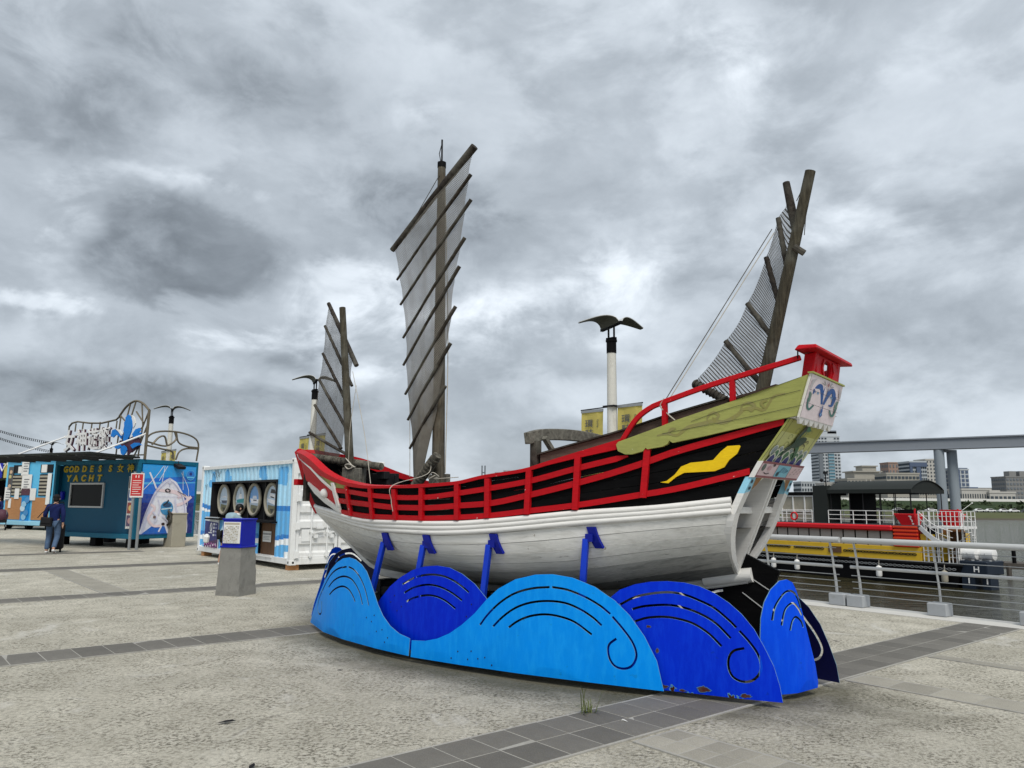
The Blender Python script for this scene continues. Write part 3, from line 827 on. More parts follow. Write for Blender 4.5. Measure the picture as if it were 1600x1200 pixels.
rail('rail', [(3.29, 1.478), (2.53, 1.438), (1.9, 1.434), (1.686, 1.434), (1.17, 1.453), (.78, 1.476), (.333, 1.527), (-.18, 1.587), (-.804, 1.688), (-1.0, 1.72), (-1.6, 1.862), (-1.695, 1.885)], .052, .026, .002)
for (sa, za), (sb, zb) in [((3.072, 1.785), (3.044, 1.445)), ((2.543, 1.755), (2.53, 1.418)), ((2.119, 1.74), (2.1, 1.412)), ((1.681, 1.75), (1.68, 1.412)), ((1.18, 1.79), (1.171, 1.425)),
                           ((.789, 1.84), (.788, 1.455)), ((.311, 1.912), (.333, 1.495)), ((-.199, 2.035), (-.168, 1.545)), ((-.849, 2.09), (-.803, 1.657))]:
    for sd in (1, -1):
        n0 = SN(sa, za, sd); hw = .028
        g = [[S_(sa + hw*k, za, 0, sd) + SN(sa, za, sd) * .046, S_(sb + hw*k, zb, 0, sd) + SN(sb, zb, sd) * .046] for k in (-1, 1)]
        MB().slab(g, .044, flip=(sd == -1)).build('stanchion', M['paint_red'], boat)
gb = pch([-.62, .12, .35, .84, 1.21, 1.9, 2.6, 2.84, 3.1, 3.31, 3.63, 3.95, 4.19, 4.54, 5.16], [2.10, 1.955, 1.90, 1.84, 1.78, 1.75, 1.75, 1.762, 1.787, 1.821, 1.883, 1.955, 2.035, 2.135, 2.262])
for sd in (1, -1):
    lo, hi, inn = [], [], []
    for s in np.linspace(-.62, 5.17, 70):
        zt, zb = zg(s) + .004, gb(s)
        lo.append(S_(s, zb, .038, sd)); hi.append(S_(s, zt, .040, sd))
    MB().slab([lo, hi], .10, flip=(sd == -1)).build('gunwale', M['paint_red'], boat)
# boards cut to shape and fastened on the topsides
def board(name, poly, off, th, mat, sds=(1, -1), parent=None, step=.12, label=None):
    for sd in sds:
        def fn(u, v, d): return S_(u, v, off + th - d, sd)
        P = poly if sd == -1 else poly[::-1]
        m_ = MB(); m_.plate(poly, [], fn, th, step)
        if sd == 1: m_.f = [f[::-1] for f in m_.f]
        m_.mi = [0] * len(m_.f)
        o = m_.build(name, M[mat], parent or boat)
        if label: o['label'] = label
    return o
board('bow_panel', [(5.10, 2.25), (4.54, 2.13), (4.19, 2.025), (3.78, 1.845), (3.42, 1.715), (3.36, 1.53), (3.62, 1.61), (4.05, 1.75), (4.44, 1.85), (4.88, 1.86)], .003, .014, 'paint_red')
board('cheek_panel', [(4.19, 2.035), (3.95, 1.955), (3.63, 1.885), (3.31, 1.82), (3.1, 1.787), (3.06, 1.745), (3.37, 1.765), (3.45, 1.75), (3.72, 1.86)], .003, .012, 'paint_olive', label='olive infill under the red gunwale at the bow')
board('bow_moulding', [(5.14, 2.262), (4.229, 2.023), (3.782, 1.843), (3.418, 1.71), (3.454, 1.752), (3.721, 1.862), (4.188, 2.040), (5.12, 2.275)], .016, .026, 'trim_white')
board('bow_moulding', [(4.44, 1.857), (4.049, 1.757), (3.659, 1.623), (3.389, 1.542), (3.329, 1.472), (3.442, 1.485), (3.802, 1.578), (4.195, 1.700), (4.482, 1.830)], .016, .026, 'trim_white')
board('bow_moulding', [(3.462, 1.828), (3.395, 1.827), (3.355, 1.7), (3.300, 1.557), (3.297, 1.468), (3.365, 1.471), (3.38, 1.557), (3.43, 1.7)], .016, .036, 'trim_white')
for sd in (1, -1):
    b = MB(); c = S_(3.755, 1.70, .03, sd); b.ball(c, (.075, .045, .062), 16, 10); b.build('bow_eye', M['trim_white'], boat, 60)
# stem post and the short red bar across it
b = MB(); P = [(stem(z) + .015, 0, z) for z in np.linspace(1.46, 2.33, 14)]; b.sweep(P, .10, .07, (0, 1, 0)); o = b.build('stem_post', M['paint_red'], boat, bevel=.006)
b = MB(); P = [(stem(z) + .012, 0, z) for z in np.linspace(.74, 1.47, 14)]; b.sweep(P, .05, .06, (0, 1, 0)); b.build('fore_foot', M['hull_white'], boat, bevel=.005)
b = MB(); b.box((stem(1.87) + .05, .02, 1.865), (.09, .30, .085)); b.build('stem_bar', M['paint_red'], boat, bevel=.006)
# keel timber with its heel showing aft
b = MB(); b.sweep(catmull([(-1.46, 0, .955), (-1.0, 0, .865), (-.2, 0, .735), (1, 0, .675), (2.4, 0, .675), (3.34, 0, .72)], 6), .11, .09, (0, 0, 1)); b.build('keel', M['hull_white'], boat, bevel=.01)
b = MB(); b.tube([(-1.05, .02, .915), (-1.50, .02, .985)], [.075, .065], 12); b.build('keel_heel', M['trim_white'], boat, 50)
b = MB(); b.add([(-1.52, -.52, 1.40), (-1.52, .52, 1.40), (1, .93, 1.38), (2.6, .88, 1.40), (4.3, .30, 1.56), (4.3, -.30, 1.56), (2.6, -.88, 1.40), (1, -.93, 1.38)], [tuple(range(8))[::-1]]); b.build('deck', M['dark_wood'], boat)
# quarter boards, with a painted cloud scroll
olive = [(-.584, 2.133), (-.603, 2.158), (-1.002, 2.292), (-1.136, 2.342), (-1.564, 2.477), (-2.205, 2.672), (-2.10, 2.335), (-1.765, 2.277), (-1.346, 2.188), (-1.088, 2.138), (-1.06, 2.158), (-1.043, 2.128), (-.998, 2.106),
         (-.868, 2.086), (-.851, 2.100), (-.828, 2.070), (-.724, 2.043), (-.666, 2.044), (-.60, 2.075)]
board('quarter_board', olive, .022, .034, 'paint_olive')
for sd in (1, -1):
    items = []; cs = srgb(132, 128, 70)
    for pts, w in [([(-.955, 2.204), (-1.045, 2.218), (-1.133, 2.204), (-1.221, 2.27), (-1.349, 2.299), (-1.434, 2.319), (-1.518, 2.305), (-1.622, 2.356), (-1.686, 2.409), (-1.771, 2.416), (-1.853, 2.401), (-1.93, 2.505), (-2.024, 2.525)], .028),
                   ([(-1.382, 2.321), (-1.394, 2.365), (-1.436, 2.391), (-1.478, 2.367), (-1.456, 2.335), (-1.425, 2.347)], .020), ([(-1.655, 2.40), (-1.677, 2.448), (-1.73, 2.462), (-1.771, 2.438), (-1.749, 2.395), (-1.718, 2.407)], .022),
                   ([(-1.05, 2.218), (-1.08, 2.255), (-1.12, 2.262)], .022), ([(-1.85, 2.41), (-1.83, 2.46), (-1.88, 2.475)], .022)]:
        items.append((stroke(pts, w, 4, taper=lambda x: .45 + .8 * math.sin(PI * x)), cs))
    for z0, z1 in ((2.20, 2.42), (2.30, 2.545)):
        items.append((stroke([(-1.0 - .25*(z0 > 2.25), z0 + .02), (-1.6, (z0+z1)/2 + .01), (-2.15, z1)], .004, 3), (.06, .06, .02)))
    paint('cloud_scroll', items, lambda u, v, h, sd=sd: S_(u, v, .0565 + h, sd), boat)
# yellow pennant painted board on the black side
flag = [(-.954, 1.794), (-1.024, 1.786), (-1.094, 1.842), (-1.162, 1.877), (-1.296, 1.883), (-1.414, 1.889), (-1.493, 1.922), (-1.534, 1.983), (-1.6, 2.037), (-1.628, 2.098), (-1.618, 2.108), (-1.525, 2.103), (-1.471, 2.06), (-1.404, 1.985),
        (-1.311, 1.972), (-1.218, 1.964), (-1.136, 1.930), (-1.08, 1.860), (-1.01, 1.806)]
board('pennant', flag, .002, .010, 'paint_yellow')
# cabin side plank inside the gunwale
for sd in (1, -1):
    f = pch([.27, -.57, -1.01, -1.5], [2.0, 2.20, 2.33, 2.46])
    for k in range(2):
        lo = [Vector((s, sd * (T(s, 2.0) - .075 - .02*k), f(s) - .10 + .085*k)) for s in np.linspace(.27, -1.5, 24)]; hi = [p + Vector((0, 0, .082)) for p in lo]
        MB().slab([lo, hi], .03, flip=(sd == 1)).build('cabin_plank', M['brown_plank'], boat)
    P = [Vector((s, sd * (T(s, 2.0) - .10), f(s) + .078)) for s in np.linspace(.29, -1.5, 20)]
    MB().sweep(P, .07, .014).build('cabin_coaming', M['dark_wood'], boat)
# roof boards closing the cabin
b = MB(); N_ = 10
lo = [Vector((s, -(T(s, 2.0) - .11), pch([.27, -.57, -1.01, -1.5], [2.0, 2.20, 2.33, 2.46])(s) + .05)) for s in np.linspace(.27, -1.9, N_)]
b.slab([lo, [Vector((p.x, 0, p.z + .02)) for p in lo], [Vector((p.x, -p.y, p.z)) for p in lo]], .02, flip=True); b.build('cabin_roof', M['brown_plank'], boat)
# curved grey beam across the waist on posts
b = MB(); P = catmull([(.36, .92, 2.225), (.36, .62, 2.285), (.36, 0, 2.315), (.36, -.62, 2.285), (.36, -.92, 2.225)], 6); b.sweep(P, .07, .115); b.build('cross_beam', M['grey_wood'], boat, bevel=.006)
for sd in (1, -1):
    b = MB(); b.beam((.34, sd * .80, 1.5), (.34, sd * .80, 2.21), .085, .085); b.build('beam_post', M['dark_wood'], boat, bevel=.005)
    b = MB(); b.beam((.27, sd * .75, 2.24), (.27, sd * .50, 2.02), .05, .04); b.build('brace', M['grey_wood'], boat)
# red hand rail and stanchions over the quarter
for sd in (1, -1):
    P = catmull([(-.584, 0, 2.12), (-.63, 0, 2.20), (-.74, 0, 2.36), (-.86, 0, 2.455), (-1.0, 0, 2.512), (-1.5, 0, 2.672), (-2.14, 0, 2.83)], 6)
    P = [Vector((p.x, sd * (T(p.x, 2.3) - .005), p.z)) for p in P]
    MB().sweep(P, .042, .045).build('hand_rail', M['paint_red'], boat, bevel=.005)
    for s, z0, z1 in ((-1.0, 2.24, 2.50), (-1.575, 2.46, 2.69)):
        b = MB(); b.beam((s, sd * (T(s, 2.3) - .005), z0), (s, sd * (T(s, 2.3) - .005), z1), .042, .042); b.build('rail_post', M['paint_red'], boat)
# ---- stern
def TR(t, z, d=0.0): return Vector((trans(z) - d, t, z))            # the raking transom plane, d = astern of it
def sec(v): p = hull_pt(0, v, 1); return p.y, p.z
# upper transom: pink board, scalloped edge, hung proud of the lower one
def UT(t, k, d=0.0): return Vector((-2.085 - .115 * k - d - .012, t, 2.325 + .36 * k))
ut = [(-.455, 1.0), (-.47, .0)]
nsc = 7
for i in range(nsc):
    a, b_ = -.47 + .94 * i / nsc, -.47 + .94 * (i + 1) / nsc
    ut += [(a + (b_ - a) * .3, -.13), (a + (b_ - a) * .65, -.13), (b_, -.0)]
ut += [(.455, 1.0)]
b = MB(); b.plate(ut, [], lambda u, v, d: UT(u, v, .02 - d), .022)
b.build('upper_transom', M['trim_white'], boat)
pink, blue, dgreen, grey_, white = srgb(240, 226, 230), srgb(40, 88, 158), srgb(66, 118, 112), srgb(150, 150, 150), srgb(235, 235, 235)
def m2(pts): return pts + [(-p[0], p[1]) for p in pts[::-1]]
it = [([(-.45, .985), (-.462, .01), (.462, .01), (.45, .985)], pink)]
for sx in (1, -1):
    q = lambda pts: [(sx * x, y) for x, y in pts]
    it += [(stroke(q([(.02, .42), (.07, .62), (.15, .80), (.23, .74), (.27, .60), (.25, .46), (.17, .44)]), .085, 5, taper=lambda x: .5 + .7 * math.sin(PI * min(1, x * 1.1))), blue),
           (stroke(q([(.02, .42), (.05, .68), (.04, .82)]), .05, 4, taper=lambda x: 1 - .8 * x), blue), (stroke(q([(.26, .62), (.31, .68), (.30, .58)]), .03, 4), blue),
           (ell(sx * .19, .63, .028, .03), srgb(120, 165, 205)),
           (stroke(q([(.40, .46), (.37, .28), (.31, .22), (.22, .34)]), .05, 5, taper=lambda x: 1.1 - .8 * abs(x - .5)), dgreen), (stroke(q([(.37, .40), (.39, .60)]), .045, 3), srgb(90, 130, 120)),
           (stroke(q([(.35, .38), (.345, .58)]), .02, 3), srgb(130, 150, 140)),
           (q([(.30, .93), (.42, .86), (.44, .66), (.38, .70), (.36, .82)]), srgb(196, 190, 194)), (stroke(q([(.10, .94), (.06, .86), (.16, .88)]), .02, 4), grey_)]
it += [(ell(0, .34, .012, .05), blue), ([(-.028, .27), (0, .36), (.028, .27), (.02, .22), (.045, .17), (0, .10), (-.045, .17), (-.02, .22)], blue), (ell(0, .18, .012, .03), srgb(140, 190, 225)),
       ([(0, .95), (.022, .88), (0, .80), (-.022, .88)], srgb(150, 90, 90))]
for y in (.33, .63): it.append(([(-.46, y), (.46, y), (.46, y + .008), (-.46, y + .008)], srgb(90, 80, 82)))
paint('painted_scrolls', it, lambda u, v, h: UT(u, v, .022 + h), boat, step=.0006)
b = MB(); b.beam(UT(-.47, 1.02, .01), UT(.47, 1.02, .01), .045, .014); b.build('transom_cap', M['paint_olive'], boat)
b = MB(); b.add([(-1.96, -.47, 2.318), (-1.96, .47, 2.318), (-2.085, .48, 2.322), (-2.085, -.48, 2.322), (-1.96, -.47, 2.335), (-1.96, .47, 2.335), (-2.085, .48, 2.34), (-2.085, -.48, 2.34)],
               [(0,1,2,3), (7,6,5,4), (0,4,5,1), (2,6,7,3), (1,5,6,2), (3,7,4,0)]); b.build('counter_soffit', M['trim_white'], boat)
# lower transom: olive panel with a long-necked green bird above rows of petal waves
def LT(t, k, d=0.0):
    z = 1.965 + .35 * k
    return Vector((-1.752 - .262 * k - .014 - d, t * (.505 - .02 * k), z))
b = MB(); b.plate([(-1, 0), (-1, 1), (1, 1), (1, 0)], [], lambda u, v, d: LT(u, v, .018 - d), .022, step=.34); b.build('lower_transom', M['paint_olive'], boat)
ol, ol2, navy_, gr, gy, cream = srgb(176, 176, 84), srgb(206, 208, 136), srgb(30, 36, 120), srgb(70, 120, 84), srgb(150, 164, 168), srgb(226, 230, 214)
it = [([(-1, 0), (-1, 1), (1, 1), (1, 0)], ol2), ([(-1, .70), (-1, 1), (1, 1), (1, .72)], ol)]
it += [([(-.85, 0), (-.85, 1), (-.835, 1), (-.835, 0)], srgb(40, 42, 24)), ([(.835, 0), (.835, 1), (.85, 1), (.85, 0)], srgb(40, 42, 24))]
for cx, cy in ((.45, .62), (.3, .78), (-.5, .52), (-.35, .80), (.42, .45)):
    it.append((stroke([(cx - .1, cy), (cx - .05, cy + .06), (cx + .06, cy + .05), (cx + .07, cy - .03), (cx, cy - .03)], .012, 4), srgb(128, 134, 70)))
for k in range(7):
    x = -.80 + 1.6 * k / 6; it += [(ell(x, .28, .13, .13), cream), (ell(x, .28, .10, .105), gy)]
for k in range(6):
    x = -.66 + 1.32 * k / 5; it += [(ell(x, .18, .14, .15), cream), (ell(x, .18, .105, .12), gr)]
def pet(x): return [(x - .14, 0), (x - .10, .13), (x, .20), (x + .10, .13), (x + .14, 0)]
for k in range(5):
    x = -.74 + 1.48 * k / 4; it += [([(px_ * 1.0 + (px_ - x) * .22, py_ * 1.18) for px_, py_ in pet(x)], cream), (pet(x), navy_)]
bird = srgb(28, 64, 44)
it += [(stroke([(.42, .12), (.34, .30), (.18, .44), (.10, .48)], .13, 5, taper=lambda x: .4 + .8 * x), bird), (stroke([(-.30, .10), (-.22, .28), (-.12, .42), (-.02, .50)], .15, 5, taper=lambda x: .5 + .7 * x), srgb(52, 104, 66)),
       (ell(-.04, .53, .29, .125, 20, -.3), bird), (stroke([(.12, .52), (.16, .62), (.10, .74), (.02, .84), (-.06, .86)], .13, 5, taper=lambda x: 1.1 - .5 * x), bird),
       (ell(-.06, .86, .13, .055, 16, .3), srgb(60, 118, 84)), ([(-.13, .88), (-.26, .83), (-.12, .82)], srgb(60, 118, 84)), (stroke([(-.02, .84), (-.06, .76), (-.03, .72)], .04, 3), srgb(56, 110, 80)),
       (stroke([(-.28, .56), (-.42, .60), (-.50, .54)], .03, 4), srgb(96, 90, 60)), (stroke([(-.26, .52), (-.40, .48), (-.44, .40)], .03, 4), srgb(96, 90, 60))]
for k in range(6): it.append((stroke([(.06, .84 + .012*k), (.20, .80 + .028 * k)], .012, 2), srgb(40, 34, 30)))
paint('painted_bird_panel', it, lambda u, v, h: LT(u, v, .021 + h), boat, step=.0005)
# banded sill under it
def BA(t, k, d=0.0):
    z = 1.835 + .135 * k
    return Vector((-1.690 - .085 * k - .032 - d, t * .535, z))
b = MB(); b.plate([(-1, 0), (-1, 1), (1, 1), (1, 0)], [], lambda u, v, d: BA(u, v, .02 - d), .05); b.build('transom_sill', M['trim_white'], boat)
it = [([(-1, 0), (-1, 1), (1, 1), (1, 0)], srgb(150, 84, 92)), ([(.26, .13), (.26, .86), (.98, .86), (.98, .13)], srgb(232, 206, 212)), ([(-.36, .13), (-.36, .86), (.24, .86), (.24, .13)], srgb(132, 200, 222)), ([(-.98, .13), (-.98, .86), (-.38, .86), (-.38, .13)], srgb(228, 200, 204))]
for k in range(5): it.append((stroke([(.16 - .04*k, .25 + .1*k), (.0, .45 + .07*k), (-.18, .40 + .06*k), (-.30, .55)], .022, 4), srgb(40, 110, 150)))
it += [(ell(.12, .30, .06, .14), srgb(26, 70, 84)), (ell(.86, .62, .07, .22), srgb(96, 110, 104)), (stroke([(.52, .30), (.64, .24), (.76, .32)], .05, 4), srgb(60, 40, 44)), (ell(.45, .8, .05, .08), srgb(70, 44, 50)), (ell(.6, .6, .08, .14), srgb(214, 170, 178))]
for k in range(9):
    x = -.45 - .055 * k; y = .3 + .45 * ((k * 37) % 11) / 11; it.append((stroke([(x, y), (x - .05, y + .10)], .018, 2), srgb(110, 60, 70)))
paint('painted_sill_band', it, lambda u, v, h: BA(u, v, .021 + h), boat, step=.0005)
# open frame below: two curved white stern posts, cross bars, rudder trunk, dark inside
for sd in (1, -1):
    outer = [sec(v) for v in np.linspace(1, .03, 14)]
    P_o = [(.545, 1.70)] + [(y + .012, z) for y, z in outer]
    P_i = [(max(y - .11 + .06 * (i / 14), .008), z + .02) for i, (y, z) in enumerate(P_o)]
    poly = P_o + P_i[::-1]
    b = MB(); b.plate(poly, [], lambda u, v, d, sd=sd: TR(sd * u, v, .03 - d), .06)
    b.build('stern_post', M['trim_white'], boat)
    q = [(.545, 1.70), (.525, 1.84), (.43, 1.84), (.435, 1.71)]
    b = MB(); b.plate(q, [], lambda u, v, d, sd=sd: TR(sd * u, v, .03 - d), .06); o = b.build('stern_post_head', M['pale_blue'], boat); o['label'] = 'light blue painted top of the stern post'
    paint('painted_leaf', [([(.44, 1.84), (.34, 1.80), (.24, 1.84)], cream), ([(.43, 1.835), (.43, 1.73), (.35, 1.78), (.30, 1.835)], srgb(150, 104, 52)), (ell(.49, 1.80, .02, .016), srgb(20, 40, 60)), (ell(.485, 1.745, .022, .014), srgb(20, 40, 60))],
          lambda u, v, h, sd=sd: TR(sd * u, v, .032 + h), boat)
    b = MB(); b.beam(TR(sd * .05, 1.555, -.05), TR(sd * .46, 1.56, -.05), .05, .06); b.build('cross_bar', M['trim_white'], boat, bevel=.004)
    b = MB(); b.slab([[Vector((-1.20, sd * .05, 1.06)), Vector((-1.56, sd * .05, 1.84))], [Vector((-1.385, sd * .05, 1.02)), Vector((-1.735, sd * .05, 1.835))]], .028, flip=(sd == -1)); b.build('rudder_trunk_board', M['trim_white'], boat)
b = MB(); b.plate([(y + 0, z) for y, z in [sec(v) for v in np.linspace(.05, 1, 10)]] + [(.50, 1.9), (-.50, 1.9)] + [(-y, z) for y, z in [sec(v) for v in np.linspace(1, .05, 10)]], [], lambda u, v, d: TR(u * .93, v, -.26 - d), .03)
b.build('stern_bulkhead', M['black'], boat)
b = MB(); b.plate([(-1.30, 1.30), (-1.36, 1.20), (-1.74, 1.03), (-1.52, .50), (-1.20, .52), (-1.22, .9)], [], lambda u, v, d: Vector((u, .022 - d, v)), .044); rb = b.build('rudder', M['hull_black'], boat)
for k in (.33, .66):
    b = MB(); b.beam((-1.40 - .0*k, .026, 1.19 - .55*k), (-1.70 + .17*k, .026, 1.03 - .5*k), .006, .010, (0, 1, 0)); b.build('plank_seam', M['grey_metal'], rb)
# red gallery: two cheek blocks, a board with an oval opening, sloped roof
for sd in (1, -1):
    b = MB(); b.add([(-2.12, sd*.385, 2.66), (-2.21, sd*.385, 2.68), (-2.21, sd*.30, 2.68), (-2.12, sd*.30, 2.66), (-2.15, sd*.36, 2.87), (-2.25, sd*.36, 2.88), (-2.25, sd*.28, 2.88), (-2.15, sd*.28, 2.87)],
                    [(0,1,2,3), (7,6,5,4), (0,4,5,1), (1,5,6,2), (2,6,7,3), (3,7,4,0)] if sd == 1 else [(3,2,1,0), (4,5,6,7), (1,5,4,0), (2,6,5,1), (3,7,6,2), (0,4,7,3)]); b.build('gallery_post', M['paint_red'], boat, bevel=.006)
b = MB(); b.plate([(-.31, 2.685), (-.30, 2.87), (.30, 2.87), (.31, 2.685)], [ell(0, 2.775, .115, .080, 24)], lambda u, v, d: Vector((-2.225 - .08*(v-2.7) + d, u, v)), .022); gp = b.build('gallery_board', M['paint_red'], boat)
for sx in (1, -1):
    b = MB(); b.plate(stroke([(sx*.12, 2.845), (sx*.165, 2.77), (sx*.12, 2.70)], .03, 5), [], lambda u, v, d: Vector((-2.237 - .08*(v-2.7) + d, u, v)), .014); b.build('carved_curl', M['paint_red'], gp)
b = MB()
b.add([(-2.11, .51, 2.885), (-2.31, .54, 2.875), (-2.31, -.54, 2.875), (-2.11, -.51, 2.885), (-2.14, .49, 2.93), (-2.30, .53, 2.912), (-2.30, -.53, 2.912), (-2.14, -.49, 2.93)], [(0,1,2,3), (7,6,5,4), (0,4,5,1), (1,5,6,2), (2,6,7,3), (3,7,4,0)])
b.build('gallery_roof', M['paint_red'], boat, bevel=.008)
b = MB(); b.tube([(-2.13, .47, 2.89), (-2.12, .45, 2.80)], .006, 6); b.build('roof_hook', M['black'], boat)

# ---- masts, sails
def mast(name, p, q, r0, r1, n=12, mt='mast_dark'):
    b = MB(); p, q = Vector(p), Vector(q)
    b.tube([p.lerp(q, k/6) for k in range(7)], [r0 + (r1-r0)*k/6 for k in range(7)], n); return b.build(name, M[mt], boat, 60)
mm_ = mast('main_mast', (2.39, 0, 1.2), (2.47, 0, 5.95), .088, .052, 10, 'mast_wood')
b = MB(); b.tube([(2.47, 0, 5.93), (2.47, 0, 6.0)], .058, 12); b.build('mast_cap', M['black'], mm_, 40)
b = MB(); b.tube([(2.47, 0, 6.0), (2.475, 0, 6.32)], .012, 6); b.tube([(2.49, 0, 6.02), (2.52, 0, 6.14), (2.48, 0, 6.26)], .006, 5); b.build('finial', M['black_steel'], mm_)
mast('fore_mast', (3.93, 0, 1.2), (4.35, 0, 4.33), .065, .045)
mast('mizzen_mast', (-1.45, 0, 1.9), (-2.175, 0, 4.63), .066, .047)
for x, y, d, h0, h1 in ((2.36, .12, .07, 1.3, 1.93), (2.42, -.15, .07, 1.3, 1.95), (3.90, .085, .05, 1.2, 2.07), (4.02, .085, .05, 1.2, 2.05), (3.78, .085, .05, 1.2, 2.04), (3.92, -.11, .06, 1.2, 2.05)):
    b = MB(); b.box((x, y, (h0+h1)/2), (.115, d, h1-h0)); b.build('mast_partner', M['grey_wood'], boat, bevel=.008)
def sail(name, Lp, Rp, y0, belly, mat, dense=lambda a, c: 0, nu=26, per=9, twist=0.0):
    Lc = catmull([(p[0], y0, p[1]) for p in Lp], per); Rc = catmull([(p[0], y0, p[1]) for p in Rp], per)
    m_ = MB(); vs, uv, dn = [], [], []; n = len(Lc)
    for i in range(n):
        a = i / (n - 1); ph = abs(math.sin(PI * i / per))
        for j in range(nu):
            c = j / (nu - 1); p = Lc[i].lerp(Rc[i], c)
            w_ = (p - Lc[i]).length
            # edges scallop in between the battens; cloth bellies between them
            if j == 0: p = p + (Rc[i] - Lc[i]).normalized() * .018 * ph
            if j == nu - 1: p = p - (Rc[i] - Lc[i]).normalized() * .025 * ph
            yy = belly * math.sin(PI * c) + .022 * ph * math.sin(PI * c) + .010 * noise.noise(Vector((c*7, i*.12, 3.3))) + twist * (a - .3) * (c - .5)
            vs.append((p.x, p.y + yy, p.z)); uv.append((w_, p.z)); dn.append(max(0.0, dense(a, c)))
    fs = [(i*nu+j, i*nu+j+1, (i+1)*nu+j+1, (i+1)*nu+j) for i in range(n-1) for j in range(nu-1)]
    m_.add(vs, fs); o = m_.build(name, M[mat], boat, 180, uv=uv)
    at = o.data.attributes.new('dense', 'FLOAT', 'POINT'); at.data.foreach_set('value', dn)
    return o
mL = [(3.2, 4.93), (3.09, 4.5), (3.01, 4.15), (2.94, 3.7), (2.92, 3.34), (2.87, 2.96), (2.81, 2.63), (2.76, 2.27), (2.72, 1.86)]
mR = [(1.84, 5.93), (1.85, 5.62), (1.84, 5.29), (1.93, 4.82), (2.01, 4.47), (2.06, 3.97), (2.13, 3.52), (2.2, 3.0), (2.27, 2.41)]
mRs = [(1.85, 5.90), (1.91, 5.55), (1.96, 5.14), (2.03, 4.70), (2.11, 4.30), (2.15, 3.85), (2.24, 3.35), (2.36, 2.70), (2.58, 1.84)]
dense_m = lambda a, c: (.05 if a < .45 else .05 + (a - .45) * 2.0) + (.10 if c < .45 else 0) * (a > .15) - (.02 if c > .7 and a < .4 else 0)
ms_ = sail('main_sail', mL, mRs, .10, .05, 'net', dense_m)
b = MB(); b.tube([(3.23, .12, 4.925), (2.5, .13, 5.47), (1.80, .12, 5.985)], [.036, .042, .05], 10); b.build('yard', M['dark_wood'], boat, 50)
for (a, c), (e, f) in zip(mL[1:-1], mR[1:-1]):
    b = MB(); A_, B_ = Vector((a + .012, .135, c - .01)), Vector((e - .01, .135, f)); mid = (A_ + B_)/2 + Vector((0, .02, -.012)); b.tube([A_, mid, B_], [.016, .019, .024], 8); b.build('batten', M['batten_wood'], boat, 50)
b = MB(); b.tube([(2.26, .17, 2.16), (2.62, .17, 1.80)], [.055, .065], 10)
for k in range(9): c0 = Vector((2.30 + .033*k, .17, 2.12 - .033*k)); b.tube([c0, c0 + Vector((.014, 0, -.014))], .068, 10)
b.build('boom', M['rope_wood'], boat, 50)
fL = [(4.77, 4.47), (4.83, 4.14), (4.85, 3.73), (4.91, 3.35), (4.98, 2.98), (5.07, 2.58), (4.93, 2.26)]
fR = [(4.10, 3.48), (4.18, 3.20), (4.2, 2.87), (4.23, 2.57), (4.35, 2.33), (4.16, 2.22), (3.98, 2.12)]
fRs = [(4.18, 3.55), (4.21, 3.30), (4.24, 2.95), (4.27, 2.62), (4.33, 2.38), (4.38, 2.24), (4.42, 2.16)]
sail('fore_sail', fL, fRs, -.09, -.02, 'net_dark', lambda a, c: .02 + .08*c, per=7)
for i, ((a, c), (e, f)) in enumerate(zip(fL[:-1], fR[:-1])):
    b = MB(); A_, B_ = Vector((a + .01, -.09, c + .01)), Vector((e, -.09, f)); b.tube([A_, (A_+B_)/2 + Vector((0, -.01, -.01)), B_], (.028, .034, .034) if i == 0 else (.020, .023, .022), 8); b.build('yard' if i == 0 else 'batten', M['dark_wood' if i < 4 else 'batten_wood'], boat, 50)
b = MB(); b.tube([(5.08, -.07, 2.245), (3.50, -.07, 2.06)], [.046, .05], 12)
for k in range(26): c0 = Vector((5.02 - .05*k, -.07, 2.238 - .0059*k)); b.tube([c0, c0 - Vector((.024, 0, .003))], .054, 10)
b.build('boom', M['rope_wood'], boat, 50)
zL = [(-1.92, 4.62), (-1.83, 4.29), (-1.7, 3.93), (-1.5, 3.51), (-1.27, 3.17), (-.93, 2.79)]
zR = [(-1.99, 4.13), (-1.88, 3.87), (-1.79, 3.51), (-1.71, 3.17), (-1.59, 2.73), (-1.36, 2.53)]
sail('mizzen_sail', [(-1.915, 4.40)] + zL[1:], [(-2.0, 4.10)] + zR[1:-1] + [(-1.45, 2.56)], -.10, -.03, 'net_dark', lambda a, c: .10 * (1 - a) + .03, per=7)
for i, ((a, c), (e, f)) in enumerate(zip(zL, zR)):
    ex = (Vector((e, -.10, f)) - Vector((a, -.10, c))) * (.10 if 0 < i < 5 else .0)
    b = MB(); A_, B_ = Vector((a, -.10, c)), Vector((e, -.10, f)) + ex; b.tube([A_, (A_+B_)/2, B_], (.034, .040, .040) if i in (0, 5) else (.024, .026, .024), 8)
    if i in (0, 5):
        for k in range(12 if i == 5 else 0): c0 = A_.lerp(B_, (k + .3) / 12.6); b.tube([c0, c0.lerp(B_, .03)], .047, 8)
    b.build('yard' if i == 0 else ('boom' if i == 5 else 'batten'), M['dark_wood'], boat, 50)
b = MB(); b.tube([(-2.01, .05, 3.93), (-2.09, .02, 3.86)], .03, 8); b.build('mast_cleat', M['dark_wood'], boat)
def rope(pts, r=.0055, mat='rope', sm=True):
    P = catmull(pts, 6) if len(pts) > 2 and sm else pts
    b = MB(); b.tube(P, r, 6); b.build('rope', M[mat], boat, 60)
rope([(2.34, .06, 5.54), (2.235, .06, 3.6), (2.23, .06, 1.95)], .006); rope([(2.89, .05, 2.97), (2.83, .08, 2.4), (2.79, .10, 1.91)], .004)
